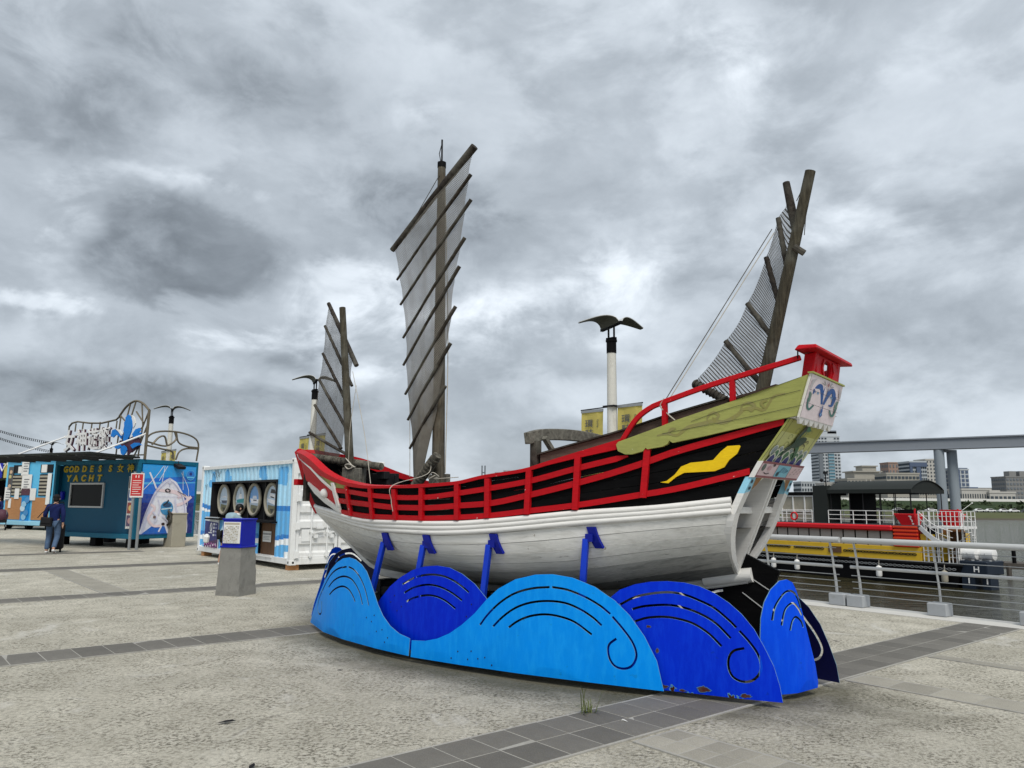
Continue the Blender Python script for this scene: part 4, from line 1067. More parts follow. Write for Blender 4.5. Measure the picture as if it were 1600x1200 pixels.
rope([(-1.77, -.09, 4.19), (-1.0, .66, 2.53)], .0045, 'rope_dark'); rope([(-1.79, -.09, 4.15), (-1.02, .66, 2.51)], .0045, 'rope')
rope([(4.07, 0, 3.38), (3.5, .25, 2.5), (3.08, .48, 1.82)], .0045); rope([(4.10, -.1, 3.2), (4.05, .02, 2.6), (4.02, .05, 2.10)], .004)
rope([(2.45, .06, 5.80), (2.85, .12, 5.25)], .005, 'rope_dark'); rope([(2.47, .05, 5.9), (2.44, .055, 5.5), (2.30, .07, 5.65)], .005, 'rope_dark')
rope([(2.33, .20, 2.1), (2.30, .30, 1.93), (2.10, 1.035, 1.78), (2.09, 1.06, 1.62), (2.06, 1.06, 1.50)], .0045); rope([(2.30, .16, 1.92), (2.36, .22, 1.88), (2.26, .25, 1.95), (2.20, .2, 1.90), (2.30, .17, 1.88), (2.05, .02, 1.90)], .0055)
rope([(-1.0, .69, 2.54), (-.97, .70, 2.47), (-1.03, .68, 2.40), (-1.10, .68, 2.34)], .006); rope([(-1.0, .66, 2.44), (-.82, .50, 2.28), (-.70, .42, 2.18)], .003, 'rope_dark')
rope([(3.82, .11, 2.05), (3.90, .13, 2.09), (4.00, .12, 2.08), (3.94, .12, 2.03), (3.86, .12, 2.06), (4.08, .05, 2.18)], .010)
rope([(-2.15, .03, 4.55), (-2.02, -.06, 4.40)], .004, 'rope_dark'); rope([(-2.16, .03, 4.5), (-2.08, -.04, 4.05)], .004, 'rope_dark')
# gear on deck forward: black winch box, cross-braced trestle, fore bulkhead
b = MB(); b.box((3.66, -.30, 1.90), (.30, .22, .16)); b.box((3.58, -.18, 1.95), (.16, .10, .10)); b.tube([(3.50, -.3, 1.86), (3.47, -.3, 1.96)], .012, 6); b.build('winch', M['black_steel'], boat, bevel=.01)
for sd in (.16, -.32):
    b = MB(); b.beam((4.75, sd, 1.6), (4.75, sd, 2.19), .07, .07); b.build('trestle_post', M['dark_wood'], boat)
b = MB(); b.beam((4.70, -.30, 1.84), (4.40, -.30, 2.12), .03, .02, (0, 1, 0)); b.beam((4.40, -.28, 1.84), (4.70, -.28, 2.12), .03, .02, (0, 1, 0)); b.beam((4.78, -.3, 2.15), (4.0, -.3, 2.06), .05, .06); b.build('trestle_brace', M['dark_wood'], boat)
# ------------------------------------------------------------------ the wave plinth: bent sheet-steel waves round a black frame, blue props under the hull
plinth = thing('wave_plinth', 'blue steel wave panels with cut slots standing around the foot of the model junk', 'plinth', BOAT_O, BOAT_RZ)
P0 = pch([-2.2, -1.9, -.99, .3, 1.65, 3, 4.13, 4.5], [.45, .55, .80, 1.07, 1.15, .95, .45, .22])
def wave(outline, slots, off, mats, label=None, sds=(1, -1), w=.020, plan=None, back='navy'):
    """outline and slots in (distance along the boat, height); bent to the plinth's plan curve"""
    holes = [stroke(s_, w, 4) for s_ in slots]
    for sd in sds:
        if plan is None: fn = lambda u, v, d: Vector((u, sd * (P0(u) - off - d), v))
        else: fn = plan
        b = MB(); b.plate(outline, holes, fn, .007, .09, mi=0, mi_back=1)
        if sd == 1 and plan is None: b.f = [f[::-1] for f in b.f]
        o = b.build('wave_panel', [M[mats], M[back], M['edge_steel']], plinth)
        if label: o['label'] = label
A_o = [(4.236, .055), (4.069, .219), (3.807, .436), (3.528, .644), (3.306, .795), (3.124, .894), (2.971, .952), (2.826, .972), (2.683, .958), (2.544, .912), (2.434, .846), (2.352, .747), (2.272, .636), (2.194, .520), (2.098, .415), (1.965, .323), (1.823, .265), (1.655, .232), (1.668, .06), (2.212, .065), (2.922, .065), (3.487, .06)]
A_s = [[(3.606, .40), (3.60, .27), (3.728, .236), (3.81, .30), (3.732, .425), (3.518, .587), (3.298, .738), (3.084, .828), (2.874, .866)], [(2.831, .867), (2.701, .842), (2.559, .765), (2.446, .647), (2.364, .491)],
       [(3.353, .59), (3.209, .675), (3.042, .735), (2.894, .755), (2.748, .735), (2.632, .67), (2.545, .585), (2.493, .487)], [(3.311, .509), (3.179, .579), (3.032, .628), (2.913, .641), (2.795, .615), (2.705, .556), (2.651, .501)]]
wave(A_o, A_s, 0, 'wave_light', 'light blue wave panel at the bow end')
B_o = [(1.637, .055), (1.628, .218), (1.447, .232), (1.283, .272), (1.127, .338), (.976, .434), (.829, .55), (.69, .690), (.56, .798), (.367, .898), (.154, .952), (-.021, .965), (-.212, .944), (-.417, .875), (-.592, .768), (-.72, .651), (-.844, .485), (-.944, .292), (-.997, .055), (-.322, .062), (.278, .062), (.98, .058)]
B_s = [[(.762, .45), (.669, .558), (.53, .678), (.365, .773), (.179, .828), (.008, .849)], [(-.016, .851), (-.165, .835), (-.326, .784), (-.46, .718), (-.554, .651)],
       [(-.571, .631), (-.654, .543), (-.738, .436), (-.774, .337), (-.756, .264), (-.714, .22), (-.65, .204), (-.586, .222), (-.544, .276), (-.531, .347), (-.545, .4), (-.604, .448)],
       [(.611, .45), (.5, .55), (.364, .639), (.205, .698), (.028, .725), (-.141, .719), (-.28, .675), (-.393, .614), (-.476, .549)], [(.436, .457), (.336, .524), (.204, .579), (.052, .606), (-.094, .597), (-.234, .559), (-.387, .465)]]
wave(B_o, B_s, 0, 'wave_light', 'large light blue wave panel amidships')
C_o = [(2.55, .10), (2.45, .36), (2.312, .508), (2.233, .581), (2.082, .71), (1.919, .812), (1.728, .901), (1.55, .949), (1.379, .966), (1.214, .955), (1.054, .903), (.899, .818), (.763, .698), (.60, .50), (.50, .30), (.45, .10)]
C_s = [[(1.875, .746), (1.78, .79), (1.691, .828)], [(1.666, .836), (1.546, .862), (1.41, .874), (1.276, .864), (1.147, .826), (1.036, .773), (.966, .731)],
       [(1.842, .662), (1.72, .719), (1.578, .758), (1.44, .77), (1.306, .752), (1.175, .71), (1.048, .648)], [(1.803, .577), (1.716, .616), (1.626, .643)], [(1.6, .65), (1.488, .666), (1.369, .659), (1.253, .626), (1.129, .564)]]
wave(C_o, C_s, .08, 'wave_dark', 'deep blue wave panel set between two light ones')
D_o = [(-.30, .06), (-.36, .40), (-.44, .66), (-.539, .793), (-.616, .857), (-.747, .91), (-.875, .938), (-1.022, .951), (-1.166, .946), (-1.286, .922), (-1.403, .873), (-1.517, .799), (-1.61, .716), (-1.7, .604), (-1.769, .473), (-1.836, .325), (-1.875, .177), (-1.893, .05), (-1.5, .05), (-.9, .055)]
D_s = [[(-.615, .73), (-.745, .801), (-.894, .841), (-1.041, .859), (-1.164, .846), (-1.283, .806), (-1.4, .752), (-1.513, .66), (-1.568, .605)], [(-1.59, .581), (-1.659, .504), (-1.721, .412), (-1.745, .317), (-1.724, .248), (-1.667, .195), (-1.592, .185), (-1.527, .217), (-1.498, .286), (-1.504, .365), (-1.544, .421), (-1.623, .446)],
       [(-.722, .699), (-.829, .731), (-1.018, .753), (-1.161, .738), (-1.3, .692), (-1.416, .624), (-1.522, .517)], [(-.742, .597), (-.848, .635), (-.995, .653), (-1.118, .643), (-1.238, .611), (-1.355, .54), (-1.449, .448)]]
wave(D_o, D_s, .045, 'wave_rusty', 'deep blue wave panel with rust along its lower edge', sds=(1,))
F_o = [(-.30, .06), (-.36, .40), (-.44, .66), (-.539, .793), (-.68, .89), (-.875, .945), (-1.05, .96), (-1.22, .945), (-1.435, .89), (-1.58, .82), (-1.7, .755), (-1.798, .677), (-1.904, .537), (-1.979, .372), (-2.038, .209), (-2.06, .06), (-1.5, .05), (-.9, .055)]
F_s = [D_s[0][:7], [(-1.40, .80), (-1.54, .755), (-1.644, .69), (-1.736, .586), (-1.844, .455), (-1.907, .336), (-1.889, .257), (-1.83, .216), (-1.77, .235)], D_s[2], D_s[3]]
wave(F_o, F_s, .02, 'wave_dark', 'navy wave panel on the far side of the stern', sds=(-1,))
# end panels across the stern and the bow
fE = lambda t: -1.97 + .75 * (t + .24) ** 2
E_o = [(.40, .05), (.378, .526), (.37, .666), (.344, .794), (.294, .899), (.224, .969), (.162, .979), (.109, .953), (.075, .892), (.042, .795), (0, .649), (-.062, .453), (-.137, .254), (-.175, .10), (-.16, .06), (.1, .05)]
E_s = [[(.293, .646), (.267, .757), (.206, .849), (.154, .883), (.099, .868), (.058, .807), (.034, .735)], [(.222, .603), (.187, .73), (.118, .781), (.061, .736), (.025, .674)], [(.15, .558), (.126, .633), (.088, .666), (.036, .627), (.012, .575)]]
wave(E_o[::-1], E_s, 0, 'wave_mid', 'mid blue end wave panel behind the stern', sds=(1,), plan=lambda u, v, d: Vector((fE(u) + d, u, v)), w=.018)
wave([(-p[0], p[1]) for p in E_o], [[(-p[0], p[1]) for p in q] for q in E_s], 0, 'wave_mid', 'mid blue end wave panel ahead of the bow', sds=(1,), plan=lambda u, v, d: Vector((4.50 - .4 * (u - .1) ** 2 - d, u, v)), w=.018, back='wave_mid')
W_o = [(.32, .06), (.24, .5), (.16, .8), (.06, .905), (-.05, .955), (-.2, .975), (-.31, .94), (-.42, .86), (-.57, .76), (-.66, .67), (-.80, .4), (-.86, .06)]
W_s = [[(.06, .80), (.0, .865), (-.10, .90), (-.22, .90), (-.32, .85), (-.40, .79)], [(.04, .62), (-.08, .74), (-.22, .74), (-.36, .62)]]
wave(W_o, W_s, 0, 'navy', 'navy wave panel under the bow, seen from behind', sds=(1,), plan=lambda u, v, d: Vector((4.2 - d, u, v)), w=.022)
# bolt heads, one joined piece of tiny dots
rb = MB()
for (u, v) in [(1.02, .18), (.86, .20), (.78, .14), (.90, .12), (.70, .16), (.62, .10), (1.10, .11), (2.0, .20), (2.1, .27), (2.2, .24), (2.05, .15), (2.3, .33), (2.25, .40), (2.4, .36)]:
    rb.ball((u, P0(u) + .001, v), (.008, .005, .008), 6, 4)
for (u, v) in [(2.0, .62), (2.06, .55), (1.95, .47), (1.88, .52), (.93, .62), (.87, .55), (.99, .50), (.92, .44)]:
    rb.ball((u, P0(u) - .079, v), (.008, .005, .008), 6, 4)
o = rb.build('bolts', M['navy'], plinth); o['kind'] = 'stuff'
rr_ = random.Random(11)
for (s_, z_, a_, b__) in [(-1.30, .092, .042, .024), (-.98, .085, .030, .013), (-1.13, .068, .028, .009), (-1.62, .075, .040, .014), (-.86, .565, .020, .010), (-.93, .37, .012, .016)]:
    q_ = [(1 + rr_.uniform(-.35, .35), 1 + rr_.uniform(-.35, .35)) for _ in range(16)]
    paint('rust_patch', [([(max(-1.88, s_ + a_*k_*math.cos(2*PI*i/16)*q_[i][0]), max(.058, z_ + b__*k_*math.sin(2*PI*i/16)*q_[i][1])) for i in range(16)], col_) for k_, col_ in ((1.18, srgb(52, 120, 170)), (1.0, srgb(70, 24, 18)))], lambda u, v, h: (u, P0(u) - .045 + h, v), plinth)
# frame and keel blocks
for sd in (1, -1):
    b = MB(); b.beam((-1.5, sd*.34, .12), (3.6, sd*.34, .12), .10, .16); b.build('frame_beam', M['black_steel'], plinth)
    b = MB(); b.beam((-1.2, sd*.16, .52), (3.3, sd*.16, .52), .06, .10); b.build('frame_beam', M['black_steel'], plinth)
for s in (-1.0, -.2, .8, 1.75, 2.5, 3.2):
    b = MB(); hw = min(P0(s) - .14, .95); b.beam((s, -hw, .15), (s, hw, .15), .08, .10); b.build('cross_member', M['black_steel'], plinth)
    b = MB(); b.box((s, 0, .40), (.10, .40, .50)); b.build('keel_block', M['black_steel'], plinth)
    for sd in (1, -1):
        b = MB(); b.tube([(s, sd*hw, .16), (s, sd*.2, .50)], .012, 6); b.build('brace_rod', M['galv'], plinth)
# props
def cradle(s_top, z_top, s_bot, z_bot):
    for sd in (1, -1):
        yb = P0(s_bot) - .12
        yt = T(s_top, z_top) - .02
        b = MB(); b.beam((s_top, sd*(yt + .035), z_top - .09), (s_bot, sd*yb, z_bot), .055, .055); p = b.build('prop', M['prop_blue'], plinth, bevel=.005)
        # shoe plate lying against the planking below the rubbing strakes
        def hy(s, z):
            ww = (s + 1.47) / 6.1; best = min((abs(hull_pt(ww, v, 1).z - z), v) for v in np.linspace(.3, 1, 141)); return hull_pt(ww, best[1], 1).y
        s0 = s_top - .05; zz = [z_top + .015, z_top - .06, z_top - .12, z_top - .175]
        g = [[Vector((s0 - .02*k + ds, sd*(hy(s0, z) + .034), z)) for ds in (.044, -.044)] for k, z in enumerate(zz)]
        b = MB(); b.slab(g, .03, flip=(sd == -1)); b.beam(Vector((s_top, sd*(yt+.035), z_top - .08)), Vector((s_top - .07, sd*(yt + .02), z_top - .08)), .05, .07); b.build('shoe', M['shoe_blue'], p)
cradle(2.385, 1.245, 2.66, .12); cradle(1.67, 1.245, 1.85, .12); cradle(.77, 1.285, .90, .12); cradle(-.27, 1.375, -.18, .12)
# grass in the joint at the foot of the plinth
b = MB()
for k in range(34):
    a = random.uniform(0, 2*PI); r_ = random.uniform(.03, .16); h = random.uniform(.03, .10) if k > 4 else random.uniform(.16, .26)
    c0 = Vector((random.gauss(0, .03), random.gauss(0, .02), .003)); tip = c0 + Vector((math.cos(a)*r_, math.sin(a)*r_, h)); md = c0.lerp(tip, .55) + Vector((0, 0, h*.25)); w = Vector((-math.sin(a), math.cos(a), 0)) * .004
    b.add([c0 - w, c0 + w, md + w*.8, md - w*.8, tip], [(0, 1, 2, 3), (3, 2, 4)])
o = tag(b.build('grass_tuft', M['leaf_grass']), 'small green grass tuft sprouting from the pavement beside the light blue wave', 'grass tuft'); o.location = (.60, 6.24, .0)
b = MB()
for k in range(26):
    a = random.uniform(0, 2*PI); r_ = random.uniform(.03, .10); h = random.uniform(.03, .08); c0 = Vector((random.gauss(0, .02), random.gauss(0, .02), .003)); tip = c0 + Vector((math.cos(a)*r_, math.sin(a)*r_, h)); w = Vector((-math.sin(a), math.cos(a), 0)) * .004
    b.add([c0 - w, c0 + w, tip], [(0, 1, 2)])
# the fallen leaves lying about on the plaza
for i, (x, y, l_) in enumerate([(-2.05, 5.9, 'dark dead leaf lying alone on the concrete at left front'), (-1.55, 4.95, 'thin dark twig bit on the concrete, nearest the camera'), (.86, 6.02, 'pale paper scrap on the dark tiles by the blue wave')]):
    b = MB(); s_ = (.07, .05, .03)[i]
    b.add([(-s_, 0, .006), (0, -s_*.35, .012), (s_, 0, .008), (0, s_*.35, .014), (s_*.6, .0, .02)], [(0, 1, 4), (1, 2, 4), (2, 3, 4), (3, 0, 4), (0, 3, 2, 1)])
    o = tag(b.build('leaf' if i < 2 else 'paper_scrap', M['cloth_black'] if i < 2 else M['paper']), l_, 'leaf' if i < 2 else 'litter'); o.location = (x, y, .004); o.rotation_euler = (0, 0, .5 + i)
# ------------------------------------------------------------------ people
def skin_mesh(name, nodes, edges, mat, parent, sub=2, smooth=True):
    """nodes: (x, y, z, r) or (x, y, z, rx, ry); grown with a Skin modifier, root at node 0"""
    me = bpy.data.meshes.new(name); me.from_pydata([n[:3] for n in nodes], edges, []); me.materials.append(M[mat])
    o = bpy.data.objects.new(name, me); COL.objects.link(o); o.parent = parent
    md = o.modifiers.new('Skin', 'SKIN'); md.use_smooth_shade = True
    lay = me.skin_vertices[0] if me.skin_vertices else None
    if lay is None:
        bm = bmesh.new(); bm.from_mesh(me); bm.verts.layers.skin.verify(); bm.to_mesh(me); bm.free(); lay = me.skin_vertices[0]
    for i, n in enumerate(nodes):
        lay.data[i].radius = (n[3], n[4] if len(n) > 4 else n[3]); lay.data[i].use_root = (i == 0)
    s = o.modifiers.new('Sub', 'SUBSURF'); s.levels = sub; s.render_levels = sub
    return o
def person(name, label, loc, rz, J, top, legs, h=1.72, cap=None, shoe='cloth_white', hair='hair', cat='person', short=False):
    """J: joint positions of the pose (metres, facing local +y); body is one skinned surface, clothes and hair its children"""
    root = thing(name, label, cat, loc, rz)
    n = []; e = []; ix = {}
    def add(k, p, r, ry=None):
        ix[k] = len(n); n.append((*p, r) if ry is None else (*p, r, ry)); return ix[k]
    add('pel', J['pel'], .125, .10); add('wst', J['wst'], .115, .09); add('chs', J['chs'], .135, .10); add('nkb', J['nkb'], .062); add('nk', J['nk'], .052); 
    hd = Vector(J['hd']); nkv = Vector(J['nk'])
    add('h1', nkv.lerp(hd, .5) , .062, .07); add('h2', hd, .078, .092); add('h3', hd + (hd - nkv).normalized() * .085, .058, .07)
    e += [(0, 1), (1, 2), (2, 3), (3, 4), (4, 5), (5, 6), (6, 7)]
    for s in ('l', 'r'):
        add('sh'+s, J['sh'+s], .062); add('el'+s, J['el'+s], .044); add('wr'+s, J['wr'+s], .029); hv = Vector(J['hn'+s]); wv = Vector(J['wr'+s]); d = (hv - wv).normalized()
        add('pa'+s, wv + d*.06, .036, .020); add('hn'+s, hv, .030, .018)
        e += [(2, ix['sh'+s]), (ix['sh'+s], ix['el'+s]), (ix['el'+s], ix['wr'+s]), (ix['wr'+s], ix['pa'+s]), (ix['pa'+s], ix['hn'+s])]
        side = d.cross(Vector((0, 1, 0))); side = side.normalized() if side.length > .1 else Vector((1, 0, 0))
        for f in range(4):
            a = hv + Vector((0, (f - 1.5) * .016, 0)); k1 = add(f'f{f}{s}', a + d * (.045 + .008 * (1.5 - abs(f - 1.5))), .009); e.append((ix['hn'+s], k1))
            k2 = add(f'g{f}{s}', a + d * (.075 + .008 * (1.5 - abs(f - 1.5))) + Vector((0, .012, 0)), .008); e.append((k1, k2))
        k1 = add('th'+s, wv + d*.055 + Vector((0, .045, 0)), .011); e.append((ix['pa'+s], k1)); k2 = add('ti'+s, wv + d*.09 + Vector((0, .058, 0)), .010); e.append((k1, k2))
        add('hp'+s, J['hp'+s], .095); add('kn'+s, J['kn'+s], .060); add('an'+s, J['an'+s], .042)
        add('to'+s, J['to'+s], .036, .028)
        e += [(0, ix['hp'+s]), (ix['hp'+s], ix['kn'+s]), (ix['kn'+s], ix['an'+s]), (ix['an'+s], ix['to'+s])]
    body = skin_mesh('body', n, e, 'skin', root, 2)
    g = lambda k, r, ry=None: (*J[k], r) if ry is None else (*J[k], r, ry)
    # face: nose, eyes and ears on the skin itself, small pieces joined as one child
    f = MB(); fx = Vector((0, 1, 0)); f.ball(hd + Vector((0, .100, -.012)), (.014, .02, .022), 8, 6)
    for sx in (1, -1): f.ball(hd + Vector((sx*.083, 0, -.005)), (.014, .022, .032), 8, 6)
    f.build('face', M['skin'], root, 60)
    f = MB()
    for sx in (1, -1): f.ball(hd + Vector((sx*.032, .090, .012)), (.010, .007, .006), 6, 4)
    f.ball(hd + Vector((0, .090, -.052)), (.022, .008, .005), 6, 4); f.build('eyes_and_mouth', M['hair'], root)
    # jacket / shirt
    jn = [g('wst', .150, .125), g('chs', .165, .128), g('nkb', .088, .08), g('pel', .150, .125)]; je = [(0, 1), (1, 2), (0, 3)]
    for s in ('l', 'r'):
        b0 = len(jn); jn += [g('sh'+s, .085), g('el'+s, .066), g('wr'+s, .047)]; je += [(1, b0), (b0, b0+1), (b0+1, b0+2)]
    skin_mesh('jacket', jn, je, top, root, 2)
    tn = [g('pel', .148, .125)]; te = []
    for s in ('l', 'r'):
        b0 = len(tn); kn, an = Vector(J['kn'+s]), Vector(J['an'+s]); hp = Vector(J['hp'+s])
        if short: tn += [g('hp'+s, .105), (*hp.lerp(kn, .72), .088)]; te += [(0, b0), (b0, b0+1)]
        else: tn += [g('hp'+s, .112), g('kn'+s, .082), (*kn.lerp(an, .55), .072), (*an.lerp(kn, .06), .066)]; te += [(0, b0), (b0, b0+1), (b0+1, b0+2), (b0+2, b0+3)]
    skin_mesh('trousers' if not short else 'shorts', tn, te, legs, root, 2)
    for s in ('l', 'r'):
        an, to = Vector(J['an'+s]), Vector(J['to'+s]); skin_mesh('shoe', [(*(an + Vector((0, -.03, -.03))), .046, .04), (*an.lerp(to, .55), .047, .036), (*(to + (to - an).normalized()*.03), .040, .028)], [(0, 1), (1, 2)], shoe, root, 1)
    b = MB(); up = (hd - nkv).normalized(); c = hd + up * .03 + Vector((0, -.012, 0))
    b.ball(c, (.092, .105, .098), 16, 10); b.ball(c + Vector((0, -.03, -.05)), (.082, .075, .075), 12, 8); b.build('hair', M[hair], root, 60)
    if cap:
        b = MB(); b.ball(c + up*.015, (.099, .112, .095), 16, 8, zmin=-.1); b.box(c + Vector((0, .14, .01)), (.13, .12, .012)); b.build('cap', M[cap], root, 60)
    return root
# man walking away in a navy jacket
Jw = dict(pel=(0, 0, .93), wst=(0, 0, 1.08), chs=(0, .01, 1.30), nkb=(0, .01, 1.45), nk=(0, .02, 1.50), hd=(0, .035, 1.60),
          shl=(-.19, .0, 1.38), ell=(-.255, -.03, 1.13), wrl=(-.24, .09, .93), hnl=(-.235, .13, .85), shr=(.19, .0, 1.38), elr=(.25, -.06, 1.13), wrr=(.25, -.04, .90), hnr=(.25, -.03, .81),
          hpl=(-.10, 0, .88), knl=(-.12, .06, .50), anl=(-.13, -.02, .085), tol=(-.14, .13, .035), hpr=(.10, 0, .88), knr=(.11, .04, .49), anr=(.12, -.26, .15), tor=(.13, -.14, .045))
man = person('person', 'man seen from behind in navy jacket and jeans, black bag at his hip, walking', (-13.56, 23.23, 0), R(14), Jw, 'jacket_navy', 'jeans', cap='cloth_black')
b = MB(); b.box((0, 0, 0), (.30, .13, .26)); b.box((0, -.07, .03), (.26, .03, .17)); o = b.build('shoulder_bag', M['cloth_black'], None, bevel=.03)
tag(o, 'black shoulder bag hanging at the walking man\'s left hip', 'bag'); o.location = Vector((-13.56, 23.23, 0)) + Matrix.Rotation(R(14), 3, 'Z') @ Vector((-.15, -.19, .93)); o.rotation_euler = (0, .08, R(14))
b = MB(); b.tube(catmull([(-.20, -.16, .10), (-.10, -.05, .30), (.12, .0, .53), (.32, .10, .60), (.30, .26, .52)], 5), .012, 6); s_ = b.build('strap', M['cloth_black'], o, 60); s_.location = (0, 0, 0)
case = thing('wheeled_case', 'tall black wheeled case standing just past the walking man', 'case', (-13.84, 23.95, 0), R(20))
b = MB(); b.box((0, 0, .47), (.36, .30, .78)); b.build('shell', M['cloth_black'], case, bevel=.05)
b = MB(); b.tube([(-.12, -.12, .84), (-.12, -.14, 1.02), (.12, -.14, 1.02), (.12, -.12, .84)], .014, 6); b.build('handle', M['black_steel'], case)
for sx in (-.13, .13):
    b = MB(); b.tube([(sx-.02, -.1, .05), (sx+.02, -.1, .05)], .05, 12); b.build('wheel', M['black'], case, 40)
# person leaning at the counter of the white container
Jc = dict(pel=(0, 0, .80), wst=(0, .05, .93), chs=(0, .15, 1.12), nkb=(0, .24, 1.26), nk=(0, .28, 1.30), hd=(0, .34, 1.40),
          shl=(-.17, .16, 1.22), ell=(-.25, .20, .98), wrl=(-.26, .12, .80), hnl=(-.26, .10, .72), shr=(.17, .18, 1.22), elr=(.22, .38, 1.06), wrr=(.12, .52, 1.05), hnr=(.06, .57, 1.05),
          hpl=(-.09, 0, .77), knl=(-.10, .03, .43), anl=(-.11, -.05, .075), tol=(-.12, .07, .03), hpr=(.09, 0, .77), knr=(.10, .06, .43), anr=(.11, .05, .075), tor=(.12, .18, .03))
woman = person('person', 'dark haired person in pale denim jacket and black shorts at the container counter', (-7.14, 19.55, 0), R(-50), Jc, 'denim_pale', 'cloth_black', short=True)
b = MB(); b.ball((0, .27, 1.235), (.13, .11, .06), 14, 8); b.build('collar', M['cloth_white'], woman, 60)
o = MB().box((0, 0, 0), (.13, .22, .20)).build('tote_bag', M['cloth_white'], None, bevel=.04); tag(o, 'small white bag held low by the person in shorts', 'bag'); o.location = (-7.56, 19.50, .66); o.rotation_euler = (.2, .1, .4)

# ------------------------------------------------------------------ white shipping container with painted side
CO = FP @ Vector((7.83, 17.30, 0))
cont = thing('shipping_container', 'white shipping container with wave and cloud mural and four round boat pictures', 'container', CO, PLAZA)
CL, CW, Z0, Z1 = 6.45, 2.44, .13, 2.58
b = MB()
for x in (.06, CW - .06):
    for y in (.06, CL - .06): b.box((x, y, (Z0+Z1)/2), (.12, .12, Z1 - Z0))
for z in (Z0 + .07, Z1 - .05):
    for x in (.055, CW - .055): b.box((x, CL/2, z), (.09, CL - .24, .14 if z < 1 else .09))
    for y in (.055, CL - .055): b.box((CW/2, y, z), (CW - .24, .09, .14 if z < 1 else .09))
b.build('frame', M['container_white'], cont, bevel=.006)
for x in (.08, CW - .08):
    for y in (.08, CL - .08):
        for z in (Z0 + .05, Z1 - .03):
            b = MB(); b.box((x, y, z), (.172, .172, .125)); c_ = b.build('corner_casting', M['container_white'], cont, bevel=.012)
            b = MB(); b.tube([(x - .087, y, z), (x - .080, y, z)], .03, 10); b.tube([(x, y - .087, z), (x, y - .080, z)], .028, 10); b.build('lock_hole', M['black'], c_)
for y in (.3, CL - .3):
    for x in (.15, CW - .2):
        b = MB(); b.box((x, y - .12, .068), (.24, .20, .128)); b.build('block', M['plywood'], cont)
# corrugated mural wall (faces local -x), painted: colour per face from its place on the wall
OP = (1.00, 5.52, 1.10, 2.10)             # window opening y0, y1, z0, z1 ; counter recess below for y < 2.15
OP2 = (1.05, 2.10, .27, 1.06)
def mural_col(y, z):
    base = srgb(172, 220, 246) if (math.sin(y * 2.1) + .6 * math.sin(z * 3 + y)) > -.2 else srgb(186, 226, 248)
    mid, dk, wh = srgb(98, 178, 232), srgb(36, 128, 206), srgb(236, 242, 246)
    w1 = 1.46 + .03 * math.sin(3.1 * y) + .02 * y/6; w2 = .76 + .055 * math.sin(2.6 * y + .8)
    c = base
    if z < w1 - .12: c = mid
    if w1 - .12 < z < w1: c = dk
    if w1 - .20 < z < w1 - .12 and y > 3: c = wh
    if z < w2: c = dk
    if z < w2 - .10: c = wh
    if z < w2 - .24: c = mid
    if z < w2 - .40: c = wh if math.sin(5 * y + 1) > 0 else mid
    for cy, cz, rx, rz in ((5.55, 2.22, .20, .22), (5.65, 2.08, .25, .14), (5.45, 2.0, .2, .12), (4.45, 2.20, .24, .26), (4.4, 2.05, .32, .20), (1.95, 2.32, .25, .20), (1.85, 2.18, .2, .14), (.75, 2.26, .28, .18), (.62, 2.12, .22, .16), (.9, 2.10, .18, .10), (.5, 2.33, .12, .12)):
        if ((y - cy)/rx)**2 + ((z - cz)/rz)**2 < 1: c = mid
    return c
b = MB(); pit = .26; ys = []
k = 0.12
while k < CL - .12:
    for d, x in ((0, .035), (.07, .035), (.10, .075), (.19, .075), (.22, .035)): ys.append((k + d, x))
    k += pit
ys = [(y, x) for y, x in ys if y < CL - .12] + [(CL - .12, .035)]
fine = []
for (y0, x0), (y1, x1) in zip(ys, ys[1:]):
    m_ = max(1, int((y1 - y0)/.035))
    for j in range(m_): fine.append((y0 + (y1-y0)*j/m_, x0 + (x1-x0)*j/m_))
fine.append(ys[-1]); zs = list(np.linspace(Z0 + .13, Z1 - .09, 74))
for (y0, x0), (y1, x1) in zip(fine, fine[1:]):
    for z0, z1 in zip(zs, zs[1:]):
        yc, zc = (y0+y1)/2, (z0+z1)/2
        if OP[0] < yc < OP[1] and OP[2] < zc < OP[3] or OP2[0] < yc < OP2[1] and OP2[2] < zc < OP2[3]: continue
        b.add([(x0, y0, z0), (x1, y1, z0), (x1, y1, z1), (x0, y0, z1)], [(3, 2, 1, 0)], color=mural_col(yc, zc))
b.build('mural_wall', M['print'], cont)
items = []; blk = (.02, .02, .025)
for cy, cz, s in ((5.45, 2.30, .16), (5.28, 2.40, .12), (5.20, 2.24, .13), (5.05, 2.33, .11), (6.05, 1.98, .12)):
    items += [(stroke([(cy + s, cz - .02), (cy + s*.6, cz + .07), (cy, cz - .01)], .016, 5), blk), (stroke([(cy, cz - .01), (cy - s*.6, cz + .08), (cy - s, cz + .01)], .016, 5), blk), (stroke([(cy, cz), (cy - .03, cz - .07)], .018, 3), blk)]
paint('painted_gulls', [([(p[0], p[1]) for p in q], c) for q, c in items], lambda u, v, h: (.030 - h, u, v), cont)
